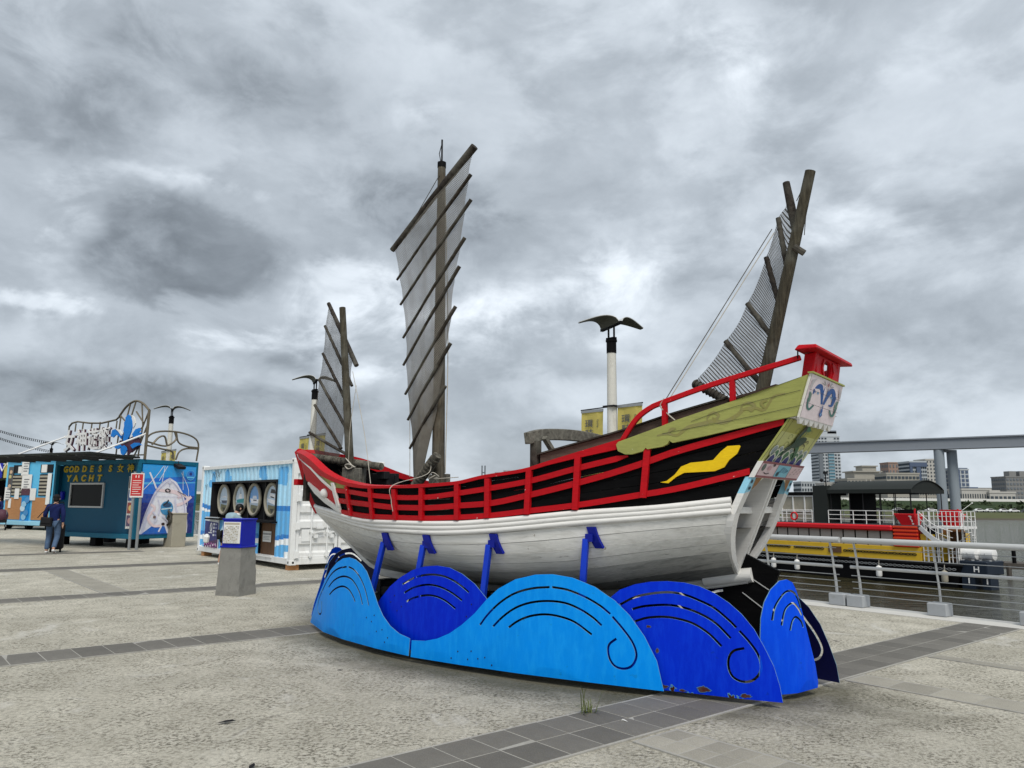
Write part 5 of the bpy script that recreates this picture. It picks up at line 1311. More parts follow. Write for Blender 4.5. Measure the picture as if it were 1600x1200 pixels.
# recess with dark boards and four round pictures
b = MB(); b.box((.24, (OP[0]+OP[1])/2, (OP[2]+OP[3])/2), (.03, OP[1]-OP[0], OP[3]-OP[2]))
b.build('display_board', M['black'], cont)
b = MB()
for z in (OP[2], OP[3]): b.box((.11, (OP[0]+OP[1])/2, z), (.22, OP[1]-OP[0]+.05, .05))
for y in (OP[0], OP[1], 2.07, 3.15, 4.15): b.box((.11 if y in (OP[0], OP[1]) else .20, y, (OP[2]+OP[3])/2), (.22 if y in (OP[0], OP[1]) else .05, .045, OP[3]-OP[2]))
b.build('display_frame', M['black_steel'], cont)
b = MB(); b.box((.02, 3.2, 1.085), (.36, 4.6, .04)); b.build('counter', M['black'], cont, bevel=.006)
for i, cy in enumerate((5.00, 3.77, 2.78, 1.64)):
    r = .40
    b = MB(); ring = []
    for k in range(29):
        a = 2*PI*k/28; ring.append((.18, cy + r*math.cos(a), 1.63 + r*math.sin(a)))
    b.tube(ring, .045, 8, caps=False); pf = b.build('round_frame', M['concrete_tan'], cont, 60)
    sky_, sea = (srgb(196, 214, 232), srgb(150, 170, 190)) if i != 2 else (srgb(120, 170, 226), srgb(170, 186, 204))
    it = [(ell(cy, 1.63, r, r, 28), sky_), ([(cy - .39, 1.56), (cy + .39, 1.56), (cy + .28, 1.35), (cy, 1.24), (cy - .28, 1.35)], sea)]
    if i == 0: it += [([(cy - .22, 1.60), (cy + .24, 1.60), (cy + .14, 1.52), (cy - .18, 1.52)], srgb(70, 80, 100)), ([(cy - .3, 1.68), (cy, 1.73), (cy + .3, 1.68), (cy, 1.69)], srgb(235, 235, 240))]
    if i == 1: it += [([(cy - .28, 1.66), (cy + .30, 1.62), (cy + .24, 1.54), (cy - .24, 1.54)], srgb(30, 140, 150)), ([(cy - .08, 1.66), (cy + .14, 1.66), (cy + .1, 1.78), (cy - .04, 1.78)], srgb(240, 240, 240)), ([(cy, 1.78), (cy + .02, 1.92), (cy + .04, 1.78)], srgb(40, 90, 90))]
    if i == 2: it += [([(cy - .30, 1.63), (cy + .32, 1.66), (cy + .22, 1.54), (cy - .26, 1.54)], srgb(236, 238, 244)), ([(cy - .14, 1.65), (cy + .16, 1.66), (cy + .12, 1.73), (cy - .1, 1.73)], srgb(226, 230, 240)), ([(cy - .12, 1.62), (cy + .1, 1.63), (cy + .1, 1.60), (cy - .12, 1.59)], srgb(60, 66, 90))]
    if i == 3: it += [([(cy + .34, 1.66), (cy - .28, 1.60), (cy - .26, 1.48), (cy + .2, 1.56)], srgb(240, 240, 244)), ([(cy + .22, 1.70), (cy - .22, 1.66), (cy - .2, 1.74), (cy + .16, 1.80)], srgb(236, 236, 240)), ([(cy + .14, 1.80), (cy - .18, 1.78), (cy - .12, 1.88), (cy + .1, 1.90)], srgb(40, 34, 34)), ([(cy - .1, 1.69), (cy + .12, 1.72), (cy + .12, 1.69), (cy - .1, 1.66)], srgb(30, 30, 36))]
    it += [([(cy + .26, 1.50), (cy - .27, 1.46), (cy - .25, 1.30), (cy, 1.24), (cy + .24, 1.32)], srgb(104, 104, 78)), ([(cy + .12, 1.40), (cy - .12, 1.40), (cy, 1.27)], srgb(26, 26, 24))]
    paint('boat_picture', it, lambda u, v, h: (.20 - h, u, v), pf)
# wooden counter front with a notice, poster on the wall
b = MB(); nb = 7
for k in range(nb):
    y = OP2[0] + (k + .5) * (OP2[1]-OP2[0]) / nb
    b = MB(); b.box((.16 + random.uniform(0, .006), y, (OP2[2]+OP2[3])/2), (.025, (OP2[1]-OP2[0])/nb - .006, OP2[3]-OP2[2])); b.build('plank', M['wood_brown'], cont)
b = MB(); b.box((.08, 1.575, .255), (.20, 1.05, .03)); b.build('sill', M['container_white'], cont)
b = MB(); b.box((.135, 1.70, .715), (.012, .50, .26)); nt_ = b.build('notice', M['paper'], cont)
paint('notice_print', [([(1.93, .80), (1.93, .72+.04), (1.47, .76), (1.47, .80)], srgb(40, 48, 70))] + [([(1.90 - .07*k, .795), (1.90 - .07*k, .77), (1.87 - .07*k, .77), (1.87 - .07*k, .795)], srgb(230, 230, 230)) for k in range(6)] + [([(1.9, .72 - .035*k), (1.5 + .05*(k % 2), .72 - .035*k), (1.5 + .05*(k % 2), .71 - .035*k), (1.9, .71 - .035*k)], srgb(130, 134, 140)) for k in range(3)], lambda u, v, h: (.128 - h, u, v), nt_)
b = MB(); b.box((.012, 5.33, .70), (.02, 1.12, .86)); po = b.build('poster', M['paper'], cont)
it = [([(5.88, .28), (4.78, .28), (4.78, 1.02), (5.88, 1.02)], srgb(34, 40, 118)), ([(5.88, 1.02), (5.5, 1.13), (4.78, 1.12), (4.78, .98)], srgb(214, 220, 226)), ([(5.88, .28), (4.78, .28), (4.78, .52), (5.3, .46), (5.88, .50)], srgb(70, 24, 84))]
it += [(ell(5.36, .84, .10, .13), srgb(235, 235, 240)), (ell(5.36, .84, .065, .09), srgb(34, 40, 118)), (stroke([(5.40, .92), (5.33, .76)], .05, 2), srgb(235, 235, 240)), ([(5.55, .70), (5.25, .70), (5.25, .67), (5.55, .67)], srgb(235, 235, 240))]
for k in range(4): it += [([(5.18, .96 - .1*k), (5.06, .96 - .1*k), (5.06, .90 - .1*k), (5.18, .90 - .1*k)], srgb(225, 228, 236)), ([(5.03, .95 - .1*k), (4.88, .95 - .1*k), (4.88, .91 - .1*k), (5.03, .91 - .1*k)], srgb(150, 156, 200))]
for k in range(16): it.append((ell(4.86 + .062*k, .34 + .05 * math.sin(k*2.3), .04, .035, 8), [srgb(206, 120, 190), srgb(236, 220, 236), srgb(150, 70, 150)][k % 3]))
paint('poster_print', it, lambda u, v, h: (.002 - h, u, v), po)
# door end (faces local -y)
for k in range(2):
    x0, x1 = .12 + 1.10*k + .012, .12 + 1.10*(k+1) - .012
    b = MB(); zz = list(np.linspace(Z0 + .15, Z1 - .10, 7))
    prof = [(.035, zz[0])]
    for za, zb in zip(zz, zz[1:]):
        hgt = zb - za; prof += [(.035, za + hgt*.30), (.085, za + hgt*.42), (.085, za + hgt*.78), (.035, za + hgt*.90)]
    prof.append((.035, zz[-1]))
    g = [[(x, y, z) for y, z in prof] for x in (x0 + .07, x1 - .07)]
    b.slab(g, .02, flip=False); d_ = b.build('door', M['container_white'], cont)
    b = MB(); 
    for x in (x0 + .035, x1 - .035): b.box((x, .04, (zz[0]+zz[-1])/2), (.07, .05, zz[-1]-zz[0]))
    for z in (zz[0], zz[-1]): b.box(((x0+x1)/2, .04, z), (x1-x0-.14, .05, .07))
    b.build('door_frame', M['container_white'], d_, bevel=.005)
    for xr in (x0 + .36, x1 - .30):
        b = MB(); b.tube([(xr, -.025, zz[0]), (xr, -.025, zz[-1] + .03)], .018, 8)
        for z in (.34, .9, 1.5, 2.2): b.box((xr, -.01, z), (.08, .05, .06))
        b.build('lock_rod', M['container_white'], d_)
        b = MB(); b.beam((xr, -.045, .86), (xr + .34, -.045, .90), .03, .03); b.box((xr + .22, -.02, .98), (.18, .05, .05)); b.box((xr + .12, -.02, .78), (.09, .05, .08)); b.build('lock_handle', M['container_white'], d_)
    for z in (.36, 1.02, 1.68, 2.34):
        b = MB(); xx = x0 + .02 if k == 0 else x1 - .02; b.box((xx, -.012, z), (.10, .06, .16)); b.tube([(xx - .05, -.03, z - .09), (xx - .05, -.03, z + .09)], .016, 8); b.build('hinge', M['container_white'], d_)
b = MB(); b.box((.40, .022, .80), (.26, .012, .28)); b.build('plate', M['container_white'], cont)
b = MB(); b.box((CW/2, CL/2, Z1 - .04), (CW - .1, CL - .1, .03)); b.box((CW/2, CL/2, Z0 + .13), (CW - .1, CL - .1, .03)); b.box((CW - .05, CL/2, (Z0+Z1)/2), (.04, CL - .3, Z1 - Z0 - .2)); b.box((CW/2, CL - .05, (Z0+Z1)/2), (CW - .3, .04, Z1-Z0-.2)); b.build('shell', M['container_white'], cont)

# ------------------------------------------------------------------ concrete plinth with a blue notice box, in front of the container
pil = thing('notice_pillar', 'concrete pillar topped by a deep blue box with a white notice plate', 'pillar', (-4.72, 13.64, 0), R(-18))
b = MB(); w0, w1 = .235, .205
b.add([(-w0, -w0, 0), (w0, -w0, 0), (w0, w0, 0), (-w0, w0, 0), (-w1, -w1, .80), (w1, -w1, .80), (w1, w1, .80), (-w1, w1, .80)], [(3,2,1,0), (4,5,6,7), (0,1,5,4), (1,2,6,5), (2,3,7,6), (3,0,4,7)])
ob = b.build('pillar', M['concrete'], pil)
bm = bmesh.new(); bm.from_mesh(ob.data); bmesh.ops.subdivide_edges(bm, edges=bm.edges[:], cuts=9, use_grid_fill=True)
for v in bm.verts:
    edge = (abs(abs(v.co.x) - abs(v.co.y)) < .03)
    v.co += Vector((noise.noise(v.co*9), noise.noise(v.co*9 + Vector((5, 0, 0))), 0)) * (.016 if edge and v.co.x > 0 and v.co.y < 0 or (v.co.x > 0 and v.co.y > 0 and edge) else .004)
bm.to_mesh(ob.data); bm.free()
b = MB(); b.box((0, 0, .815), (.44, .44, .03)); b.box((0, 0, 1.05), (.39, .39, .45)); b.box((0, 0, 1.28), (.42, .42, .025)); bx_ = b.build('blue_box', M['box_blue'], pil, bevel=.006)
b = MB(); b.box((.0, -.203, 1.055), (.34, .012, .36)); pl_ = b.build('notice_plate', M['paper'], bx_)
it = [([(-.17, 1.22), (.17, 1.22), (.17, 1.19), (-.17, 1.19)], srgb(176, 168, 150))]
for k in range(11):
    for j in range(8):
        if (k*7 + j*3) % 5: y = .165 - .042*j; it.append(([(y, 1.165 - .026*k), (y, 1.150 - .026*k), (y - .032, 1.150 - .026*k), (y - .032, 1.165 - .026*k)], srgb(188, 186, 180) if (k + j) % 3 else srgb(160, 150, 120)))
paint('notice_print', it, lambda u, v, h: (-u*.9, -.2095 - h, v), pl_)

# ------------------------------------------------------------------ the teal boat-trip booth; local x along the front (0 at its right corner), y away
BO = Vector((-12.47, 25.90, 0)); BRZ = R(-28.1)
booth = thing('ticket_booth', 'teal container booth with gold lettering under a flat dark awning', 'booth', BO, BRZ)
BL, BD, B0, B1 = 4.62, 2.42, .30, 2.95
RC = .22                                         # depth of the front recess
b = MB()
for x in (-BL + .06, -.06):
    for y in (.06, BD - .06): b.box((x, y, (B0+B1)/2), (.12, .12, B1-B0))
for z, h in ((B0 + .08, .16), (B1 - .07, .14)):
    for y in (.06, BD - .06): b.box((-BL/2, y, z), (BL - .24, .11, h))
    for x in (-BL + .06, -.06): b.box((x, BD/2, z), (.11, BD - .24, h))
b.build('frame', M['teal'], booth, bevel=.008)
b = MB(); b.box((-BL/2, RC + .05, 1.62), (BL - .2, .06, 2.4)); b.build('front_wall', M['teal_shaded'], booth)
b = MB(); b.box((-BL/2, BD/2, B1 - .05), (BL-.1, BD-.1, .04)); b.box((-BL/2, .12, B0 + .13), (BL-.2, .20, .05)); b.box((-BL/2, BD - .05, 1.6), (BL-.2, .05, 2.4)); b.box((-.055, BD/2, 1.6), (.05, BD - .24, 2.4)); b.box((-BL + .06, BD/2, 1.6), (.05, BD - .2, 2.4)); b.build('shell', M['teal_dark'], booth)
for x in (-BL + .4, -BL/2, -.4):
    b = MB(); b.box((x, .3, .15), (.3, .3, .29)); b.box((x, BD - .3, .15), (.3, .3, .29)); b.build('support_block', M['black'], booth)
b = MB()
for (x, z, w, h) in ((-2.98, 2.14, 1.90, .06), (-2.98, 1.33, 1.90, .06), (-3.90, 1.735, .06, .75), (-2.06, 1.735, .06, .75)): b.box((x, RC - .01, z), (w, .06, h))
wf = b.build('window', M['grey_metal'], booth)
b = MB(); b.box((-2.98, RC + .012, 1.735), (1.80, .02, .76)); b.build('pane', M['dark_glass'], wf)
for word, xs_, z_, sz, k_ in (('GODDESS', (-4.45, -4.14, -3.82, -3.37, -2.92, -2.45, -1.88), 2.56, .30, 1.15), ('女神', (-1.42, -.88), 2.55, .30, 1.15), ('YACHT', (-4.22, -3.82, -3.38, -2.95, -2.47), 2.23, .31, 1.2)):
    for ch, x in zip(word, xs_): text_mb(ch, sz, lambda u, v, h, x=x: (x + u*k_, RC + .018 - h, z_ + v), bold=.012 if ord(ch) < 200 else .004, depth=.03, shear=.12 if ord(ch) < 200 else 0).build('letter', M['gold'], booth)
b = MB(); b.box((-4.30, RC - .05, 1.72), (.12, .12, .30)); b.build('switch_box', M['box_blue'], booth, bevel=.02)
# awning with ribs and two white stays
b = MB()
b.add([(-BL - 3.4, .0, 2.965), (.03, .0, 2.965), (.50, -2.1, 3.0), (-BL - 3.4, -2.1, 3.0), (-BL - 3.4, .0, 3.025), (.03, .0, 3.025), (.50, -2.1, 3.055), (-BL - 3.4, -2.1, 3.055)], [(3,2,1,0), (4,5,6,7), (0,1,5,4), (1,2,6,5), (2,3,7,6), (3,0,4,7)])
aw = b.build('awning', M['canopy'], booth)
for k in range(9):
    x = -BL - 3.0 + k * .92; b = MB(); b.beam((x, -.05, 2.94), (x, -2.05, 2.975), .05, .05); b.build('rib', M['cloth_grey'], aw)
for p, q in (((-3.48, -2.0, 3.05), (-4.40, .2, 3.87)), ((.04, -1.6, 3.05), (-.02, .2, 3.82))):
    b = MB(); b.tube([p, q], .03, 8); b.build('stay', M['white_paint'], booth)
# poster rack on the inner right wall
b = MB(); b.box((-.50, .10, 1.50), (.05, .08, 1.75)); b.box((-.36, .12, 1.5), (.03, .16, 1.7)); rk = b.build('poster_rack', M['grey_metal'], booth)
it = []
for k in range(4):
    z = .72 + .42*k; it.append(([(-.46, z), (-.16, z), (-.16, z + .36), (-.46, z + .36)], [srgb(86, 70, 104), srgb(150, 66, 60), srgb(60, 84, 140), srgb(120, 100, 96)][k])); it.append((ell(-.30, z + .18, .10, .1, 10), [srgb(190, 150, 150), srgb(220, 190, 120), srgb(200, 200, 220), srgb(90, 40, 50)][k]))
paint('leaflets', it, lambda u, v, h: (u, .035 - h, v), rk)
b = MB(); b.box((-.30, .06, 1.50), (.36, .04, 1.72)); b.build('leaflet_board', M['paper'], rk)
# picture on the right end (faces local +x)
b = MB(); b.box((.005, 1.235, 1.61), (.02, 2.17, 2.36)); pp = b.build('picture_panel', M['mid_blue'], booth)
sky1, sky2, sky3, hull_c, hull_s, skn = srgb(40, 158, 232), srgb(24, 112, 214), srgb(12, 34, 122), srgb(228, 228, 240), srgb(206, 208, 232), srgb(234, 212, 216)
y0, y1, z0, z1 = .14, 1.98, .44, 2.76
it = [([(y0, z0), (y1, z0), (y1, z1), (y0, z1)], sky2), ([(y0, 2.3), (y1, 2.45), (y1, z1), (y0, z1)], sky1), ([(y0, 2.1), (y1, 2.2), (y1, 2.24), (y0, 2.18)], srgb(80, 176, 232)), ([(y0, 1.5), (y1, 1.5), (y1, z0), (y0, z0)], sky3), ([(y0, 1.5), (y1, 1.5), (y1, 1.75), (y0, 1.8)], srgb(20, 66, 160)),
      ([(.16, .46), (.30, 1.10), (.55, 1.80), (.80, 2.18), (1.05, 2.36), (1.30, 2.22), (1.55, 1.85), (1.72, 1.35), (1.80, .70), (1.80, .46)], hull_c), ([(.20, .46), (.30, .46), (.62, 1.75), (.55, 1.78)], hull_s), ([(.50, .90), (.62, 1.60), (.95, 2.05), (1.20, 2.0), (1.50, 1.50), (1.56, .90)], srgb(234, 234, 242)),
      ([(.24, .46), (.60, .74), (1.0, .70), (1.1, .46)], srgb(24, 100, 196))]
for a in ([(.14, 1.85), (.55, 2.35), (.82, 2.76)], [(.80, 2.2), (.86, 2.76)], [(1.45, 2.55), (1.75, 1.95), (1.72, 1.35)], [(1.5, 2.6), (1.55, 1.95)], [(.70, 2.25), (.95, 2.76)]): it.append((stroke(a, .02, 3), srgb(226, 232, 242)))
# abstract reclining figures and a dial, as pale shapes
for a, w in ([(.36, 2.52), (.52, 2.20), (.62, 1.98)], .055), ([(.62, 1.95), (.80, 1.92), (1.02, 1.90)], .10), ([(1.05, 1.90), (1.30, 1.86), (1.55, 1.72)], .13), ([(1.38, 1.66), (1.55, 1.78), (1.80, 1.62)], .09), ([(1.3, 1.40), (1.6, 1.50), (1.86, 1.72)], .10), ([(.46, 1.45), (.62, 1.30), (.42, 1.0), (.60, .74), (.86, .72)], .085), ([(.80, .52), (.95, .86)], .05), ([(1.05, 1.25), (1.3, 1.05)], .12):
    it.append((stroke(a, w, 4), skn if w > .06 else hull_c))
it += [(ell(1.0, 1.92, .09, .07), srgb(36, 30, 34)), (ell(1.02, 1.93, .055, .045), skn), (ell(1.02, 1.32, .22, .24), srgb(60, 140, 190)), (ell(1.02, 1.42, .15, .08), srgb(30, 70, 110)), ([(.84, 1.26), (1.2, 1.30), (1.2, 1.34), (.84, 1.30)], srgb(200, 220, 230)), (stroke([(.90, 1.42), (1.02, 1.52), (1.06, 1.60)], .05, 3), srgb(20, 26, 40)), (ell(.93, .78, .06, .05), srgb(60, 44, 46)),
       (ell(1.78, 2.48, .17, .19), srgb(70, 168, 226)), (ell(1.78, 2.48, .14, .16), srgb(34, 120, 206)), (ell(1.78, 2.52, .05, .06), srgb(20, 50, 130)), ([(1.64, 2.42), (1.92, 2.42), (1.90, 2.38), (1.66, 2.38)], srgb(110, 200, 236))]
gl_ = srgb(176, 176, 206)
for a, w_ in (([(.24, .80), (.36, 1.20), (.60, 1.78), (.84, 2.10), (1.05, 2.24), (1.26, 2.12), (1.48, 1.80), (1.64, 1.35), (1.70, .80)], .022), ([(.19, .62), (.30, 1.12), (.55, 1.82), (.80, 2.19), (1.05, 2.36)], .016), ([(1.05, 2.36), (1.05, 2.05)], .014), ([(.62, 1.70), (1.48, 1.70)], .012),
             ([(.70, 1.60), (.78, 1.35), (.74, 1.10)], .05), ([(1.28, 1.62), (1.34, 1.30), (1.46, 1.05)], .06), ([(.55, 1.20), (.70, .98), (.62, .84)], .05), ([(1.25, .95), (1.38, .75), (1.60, .70)], .05), ([(.86, 1.05), (1.0, .95), (1.14, .80)], .04)):
    it.append((stroke(a, w_, 4), gl_ if w_ < .03 else srgb(212, 212, 232)))
it += [(ell(1.05, 2.22, .05, .07), srgb(206, 206, 224)), (stroke([(.98, 1.98), (1.08, 1.93), (1.06, 1.86)], .035, 4), srgb(30, 26, 32)), (ell(.62, 1.02, .05, .045), srgb(120, 96, 90)), (stroke([(1.34, 1.90), (1.56, 1.80), (1.66, 1.74)], .02, 3), srgb(40, 40, 60)), (stroke([(1.0, 1.10), (1.02, .98)], .05, 2), srgb(90, 140, 170))]
paint('picture_print', it, lambda u, v, h: (.0155 + h, .16 + (u - .14) * 1.168, v), pp)
b = MB(); b.box((.14, 1.5, 2.76), (.30, .30, .10), Matrix.Rotation(.4, 3, 'Y')); b.tube([(.05, 1.5, 2.95), (.12, 1.5, 2.78)], .015, 6); b.build('flood_lamp', M['black_steel'], booth)
# roof sign: welded outline frame, four white characters, blue petals; arches over the right end
b = MB(); fx_ = lambda x: .4638 * x - .20
def fr(p): return [(fx_(x), .2, z) for x, z in p]
top = [(-8.93, 4.22), (-8.6, 4.34), (-7.9, 4.38), (-6.4, 4.30), (-4.9, 4.27), (-3.2, 4.36), (-2.86, 4.46)]
arch = [(-2.86, 4.48), (-2.25, 4.76), (-1.62, 4.92), (-1.0, 4.97), (-.25, 4.86), (.48, 4.62)]
b.tube(fr(top), .034, 6); b.tube(catmull(fr(arch), 4), .038, 6); b.tube(fr([(-8.93, 4.22), (-8.95, 3.0)]), .03, 6); b.tube(fr([(.50, 4.63), (.43, 2.95)]), .05, 6); b.tube(fr([(-8.9, 3.1), (.43, 3.1)]), .025, 6)
for x in (-8.2, -7.3, -6.2, -5.2, -4.2, -3.2): b.tube(fr([(x + .1, 4.32), (x + .06, 4.02)]), .026, 5)
for a in ([(-2.7, 4.5), (-2.9, 3.0)], [(-2.7, 4.48), (-1.7, 4.15)], [(-1.7, 4.90), (-2.1, 4.2)], [(-1.1, 4.95), (-1.6, 4.3), (-1.5, 3.0)], [(-.4, 4.88), (-.1, 4.1), (-.35, 3.0)], [(-.95, 4.6), (-.05, 4.2)], [(.42, 4.55), (-.1, 4.05), (-.6, 3.9)], [(-1.9, 4.4), (-2.4, 3.4)], [(.4, 4.1), (-.2, 3.5), (-.9, 3.0)]): b.tube(fr(a), .028, 5)
sg = b.build('roof_sign_frame', M['bronze'], booth, 60)
for i, (ch, x, z) in enumerate(zip('女神遊艇', (-4.34, -3.66, -3.00, -2.36), (3.30, 3.31, 3.33, 3.35))):
    t = text_mb(ch, .82, lambda u, v, h: (x + u*.80, .08 - h, z + .07 + v), bold=.012, depth=.03, shear=-.10); t.build('sign_character', M['white_paint'], sg)
    t = text_mb(ch, .82, lambda u, v, h: (x + .03 + u*.80, .135 - h, z + .06 + v), bold=.010, depth=.05, shear=-.10); t.build('character_back', M['letter_side'], sg)
for mt, y, q in (('letter_side', .12, [(-.79, 3.33), (-.66, 3.66), (-.55, 3.55), (-.59, 3.25), (-.80, 3.07)]), ('letter_side', .13, [(-1.0, 3.6), (-.60, 3.75), (-.30, 3.70), (-.20, 3.40), (-.62, 3.18), (-1.0, 3.25), (-1.38, 3.40), (-1.3, 3.62)]),
                 ('white_paint', .09, [(-.75, 4.47), (-.62, 4.42), (-.55, 4.33), (-.49, 4.19), (-.53, 4.09), (-.60, 4.0), (-.63, 4.25), (-.70, 4.39)]), ('blue_petal', .06, [(-.87, 4.49), (-.80, 4.46), (-.74, 4.40), (-.66, 4.25), (-.61, 4.05), (-.64, 3.90), (-.72, 3.74), (-.80, 3.61), (-.92, 3.58), (-1.03, 3.60), (-1.03, 3.72), (-1.00, 3.85), (-1.06, 3.95), (-1.03, 4.10), (-1.05, 4.22), (-.99, 4.30), (-1.0, 4.40), (-.93, 4.44)]),
                 ('blue_petal', .06, [(-1.71, 3.79), (-1.66, 3.98), (-1.48, 4.02), (-1.27, 3.94), (-1.09, 3.77), (-1.14, 3.66), (-1.28, 3.76), (-1.42, 3.82), (-1.57, 3.72)]), ('white_paint', .04, [(-1.48, 4.03), (-1.24, 3.98), (-1.08, 3.83), (-1.11, 3.76), (-1.29, 3.92)]), ('blue_petal', .06, [(-1.49, 3.45), (-1.36, 3.51), (-1.22, 3.49), (-1.08, 3.39), (-1.25, 3.31), (-1.43, 3.35)]),
                 ('blue_petal', .04, [(-1.11, 3.31), (-1.04, 3.40), (-.94, 3.43), (-.82, 3.37), (-.76, 3.27), (-.80, 3.16), (-.92, 3.09), (-1.05, 3.15)]), ('blue_petal', .05, [(-.61, 3.43), (-.42, 3.51), (-.19, 3.50), (.01, 3.41), (-.15, 3.42), (-.30, 3.38), (-.48, 3.31)]), ('blue_petal', .06, [(-.58, 3.80), (-.41, 3.97), (-.22, 4.01), (-.16, 3.90), (-.36, 3.82), (-.22, 3.86), (-.08, 3.83), (-.28, 3.71), (-.49, 3.69)])):
    b = MB(); b.plate(q, [], lambda u, v, d: (u, y + d, v), .035); b.build('petal', M[mt], sg)
b = MB()
A1 = lambda p: [(.0 - .05, .24 + (y - .15) * 1.17, z) for y, z in p]
for pts in ([(.15, 3.0), (.15, 3.62), (.45, 3.90), (1.10, 3.98), (1.70, 3.88), (1.98, 3.62), (1.95, 3.0)], [(.2, 3.55), (.8, 3.45), (1.15, 3.70), (1.10, 3.95)], [(.2, 3.42), (.7, 3.34), (1.05, 3.28), (1.12, 3.0)], [(1.15, 3.95), (1.25, 3.62), (1.55, 3.50), (1.96, 3.48)], [(1.2, 3.0), (1.3, 3.28), (1.55, 3.42), (1.96, 3.44)], [(.35, 3.46), (.55, 3.72), (.75, 3.78), (.85, 3.5)]):
    b.tube(catmull(A1(pts), 4), .032, 6)
b.build('roof_arches', M['bronze'], booth, 60)

# red notice board on two posts at the booth's corner
def at_b(x, y, z=0): return BO + Matrix.Rotation(BRZ, 3, 'Z') @ Vector((x, y, z))
nb_ = thing('notice_board', 'narrow red notice board on two grey posts by the teal booth corner', 'sign', at_b(.55, -.40), BRZ + R(20))
for x in (-.13, .13):
    b = MB(); b.box((x, .03, 1.25), (.07, .05, 2.5)); b.build('post', M['galv'], nb_)
b = MB(); b.box((0, -.01, 2.06), (.46, .03, .78)); bd = b.build('board', M['paper'], nb_)
it = [([(-.20, 1.72), (.20, 1.72), (.20, 2.42), (-.20, 2.42)], srgb(196, 30, 34))] + [([(-.15, 2.22 - .07*k), (.15 - .08*(k % 3 == 2), 2.22 - .07*k), (.15 - .08*(k % 3 == 2), 2.20 - .07*k), (-.15, 2.20 - .07*k)], srgb(240, 220, 216)) for k in range(7)] + [([(x, 2.38), (x + .03, 2.38), (x + .03, 2.30), (x, 2.30)], srgb(250, 236, 230)) for x in (-.06, .04)]
paint('notice_print', it, lambda u, v, h: (u, -.026 - h, v), bd)
# ship's wheel fixed to a pale concrete pillar
wp = thing('wheel_pillar', 'tan concrete pillar carrying a dark wooden ship wheel', 'pillar', (-11.62, 27.15, 0), R(53))
b = MB(); b.box((.05, .1, .56), (.52, .52, 1.12)); b.box((.05, .1, 1.135), (.56, .56, .04)); b.build('pillar', M['concrete_tan'], wp, bevel=.01)
b = MB(); c0 = Vector((-.26, .10, .98)); ring = [(c0.x, c0.y + .20*math.cos(a), c0.z + .23*math.sin(a)) for a in (2*PI*k/28 for k in range(29))]
b.tube(ring, .038, 8, caps=False)
for k in range(8):
    a = 2*PI*k/8 + .2; b.tube([c0, c0 + Vector((0, .20*math.cos(a), .23*math.sin(a)))], .016, 6); b.tube([c0 + Vector((0, .21*math.cos(a), .24*math.sin(a))), c0 + Vector((0, .28*math.cos(a), .32*math.sin(a)))], [.014, .020], 6)
b.tube([c0 + Vector((-.06, 0, 0)), c0 + Vector((.10, 0, 0))], .055, 12); b.build('ship_wheel', M['dark_wood'], wp, 50)

# ------------------------------------------------------------------ light blue kiosk, further left
KO = Vector((-23.3, 39.7, 0)); KRZ = R(-28.1)
kio = thing('kiosk', 'light blue kiosk trailer with plywood lower panels and stuck-on notices', 'kiosk', KO, KRZ)
KL = 4.5
b = MB(); b.box((-KL/2, 1.1, 1.92), (KL, 2.1, 3.30)); b.build('wall', M['sky_blue'], kio)
b = MB(); b.box((-KL/2, 1.1, 3.60), (KL + .15, 2.3, .10)); b.box((-KL/2, 1.0, .34), (KL + .1, 2.3, .22)); b.build('trim', M['pale_blue'], kio, bevel=.02)
for x in (-KL + 0.410, -KL/2, -.5):
    b = MB(); b.tube([(x - .1, .2, .17), (x + .1, .2, .17)], .17, 14); b.build('wheel', M['black'], kio, 40)
for x, w in ((-KL + 0.943, 1.45), (-KL + 3.362, 1.45)):
    b = MB(); b.box((x, .03, 1.08), (w, .04, 1.15)); b.build('plywood_panel', M['plywood'], kio)
    b = MB(); b.box((x + .25, .03, 2.30), (1.05, .05, 1.10)); wn = b.build('window', M['dark_glass'], kio)
    b = MB()
    for k in range(6): b.box((x + .25, .0, 1.84 + .18*k), (1.0, .02, .10))
    b.build('slat', M['concrete_tan'], wn)
    b = MB(); b.box((x + .25, .03, 3.15), (1.05, .05, .42)); b.build('window', M['dark_glass'], kio)
b = MB(); b.box((-KL + 2.050, .02, 1.4), (.70, .05, 2.0)); b.build('panel', M['mid_blue'], kio)
for (x, z, w, h, mt) in ((-KL + 1.763, 3.28, .62, .95, 'paper'), (-KL + 2.009, 2.45, .85, .80, 'paper'), (-KL + 2.009, 1.95, .75, .35, 'letter_side'), (-KL + 0.508, 2.65, .42, 1.25, 'cloth_grey'), (-KL + 0.369, 1.85, .50, .70, 'paper'), (-KL + 1.230, 1.85, .38, .55, 'paper'), (-KL + 2.665, 1.82, .48, .62, 'paper'), (-KL + 3.977, 2.1, .3, 1.6, 'paper'), (-KL + 1.353, 3.1, .4, .35, 'paper'), (-KL + 0.656, 1.35, .22, .5, 'paper'), (-KL + 3.444, 3.15, .45, .4, 'paper')):
    b = MB(); b.box((x, -.012, z), (w, .025, h)); b.build('notice', M[mt], kio)
for (x, z) in ((-KL + 1.80, 2.62), (-KL + 1.64, 3.45), (-KL + .25, 1.95)):
    paint('notice_print', [([(x, z - .13*k), (x + .45 - .1*(k % 2), z - .13*k), (x + .45 - .1*(k % 2), z - .05 - .13*k), (x, z - .05 - .13*k)], srgb(120, 122, 126)) for k in range(4)], lambda u, v, h: (u, -.03 - h, v), kio)
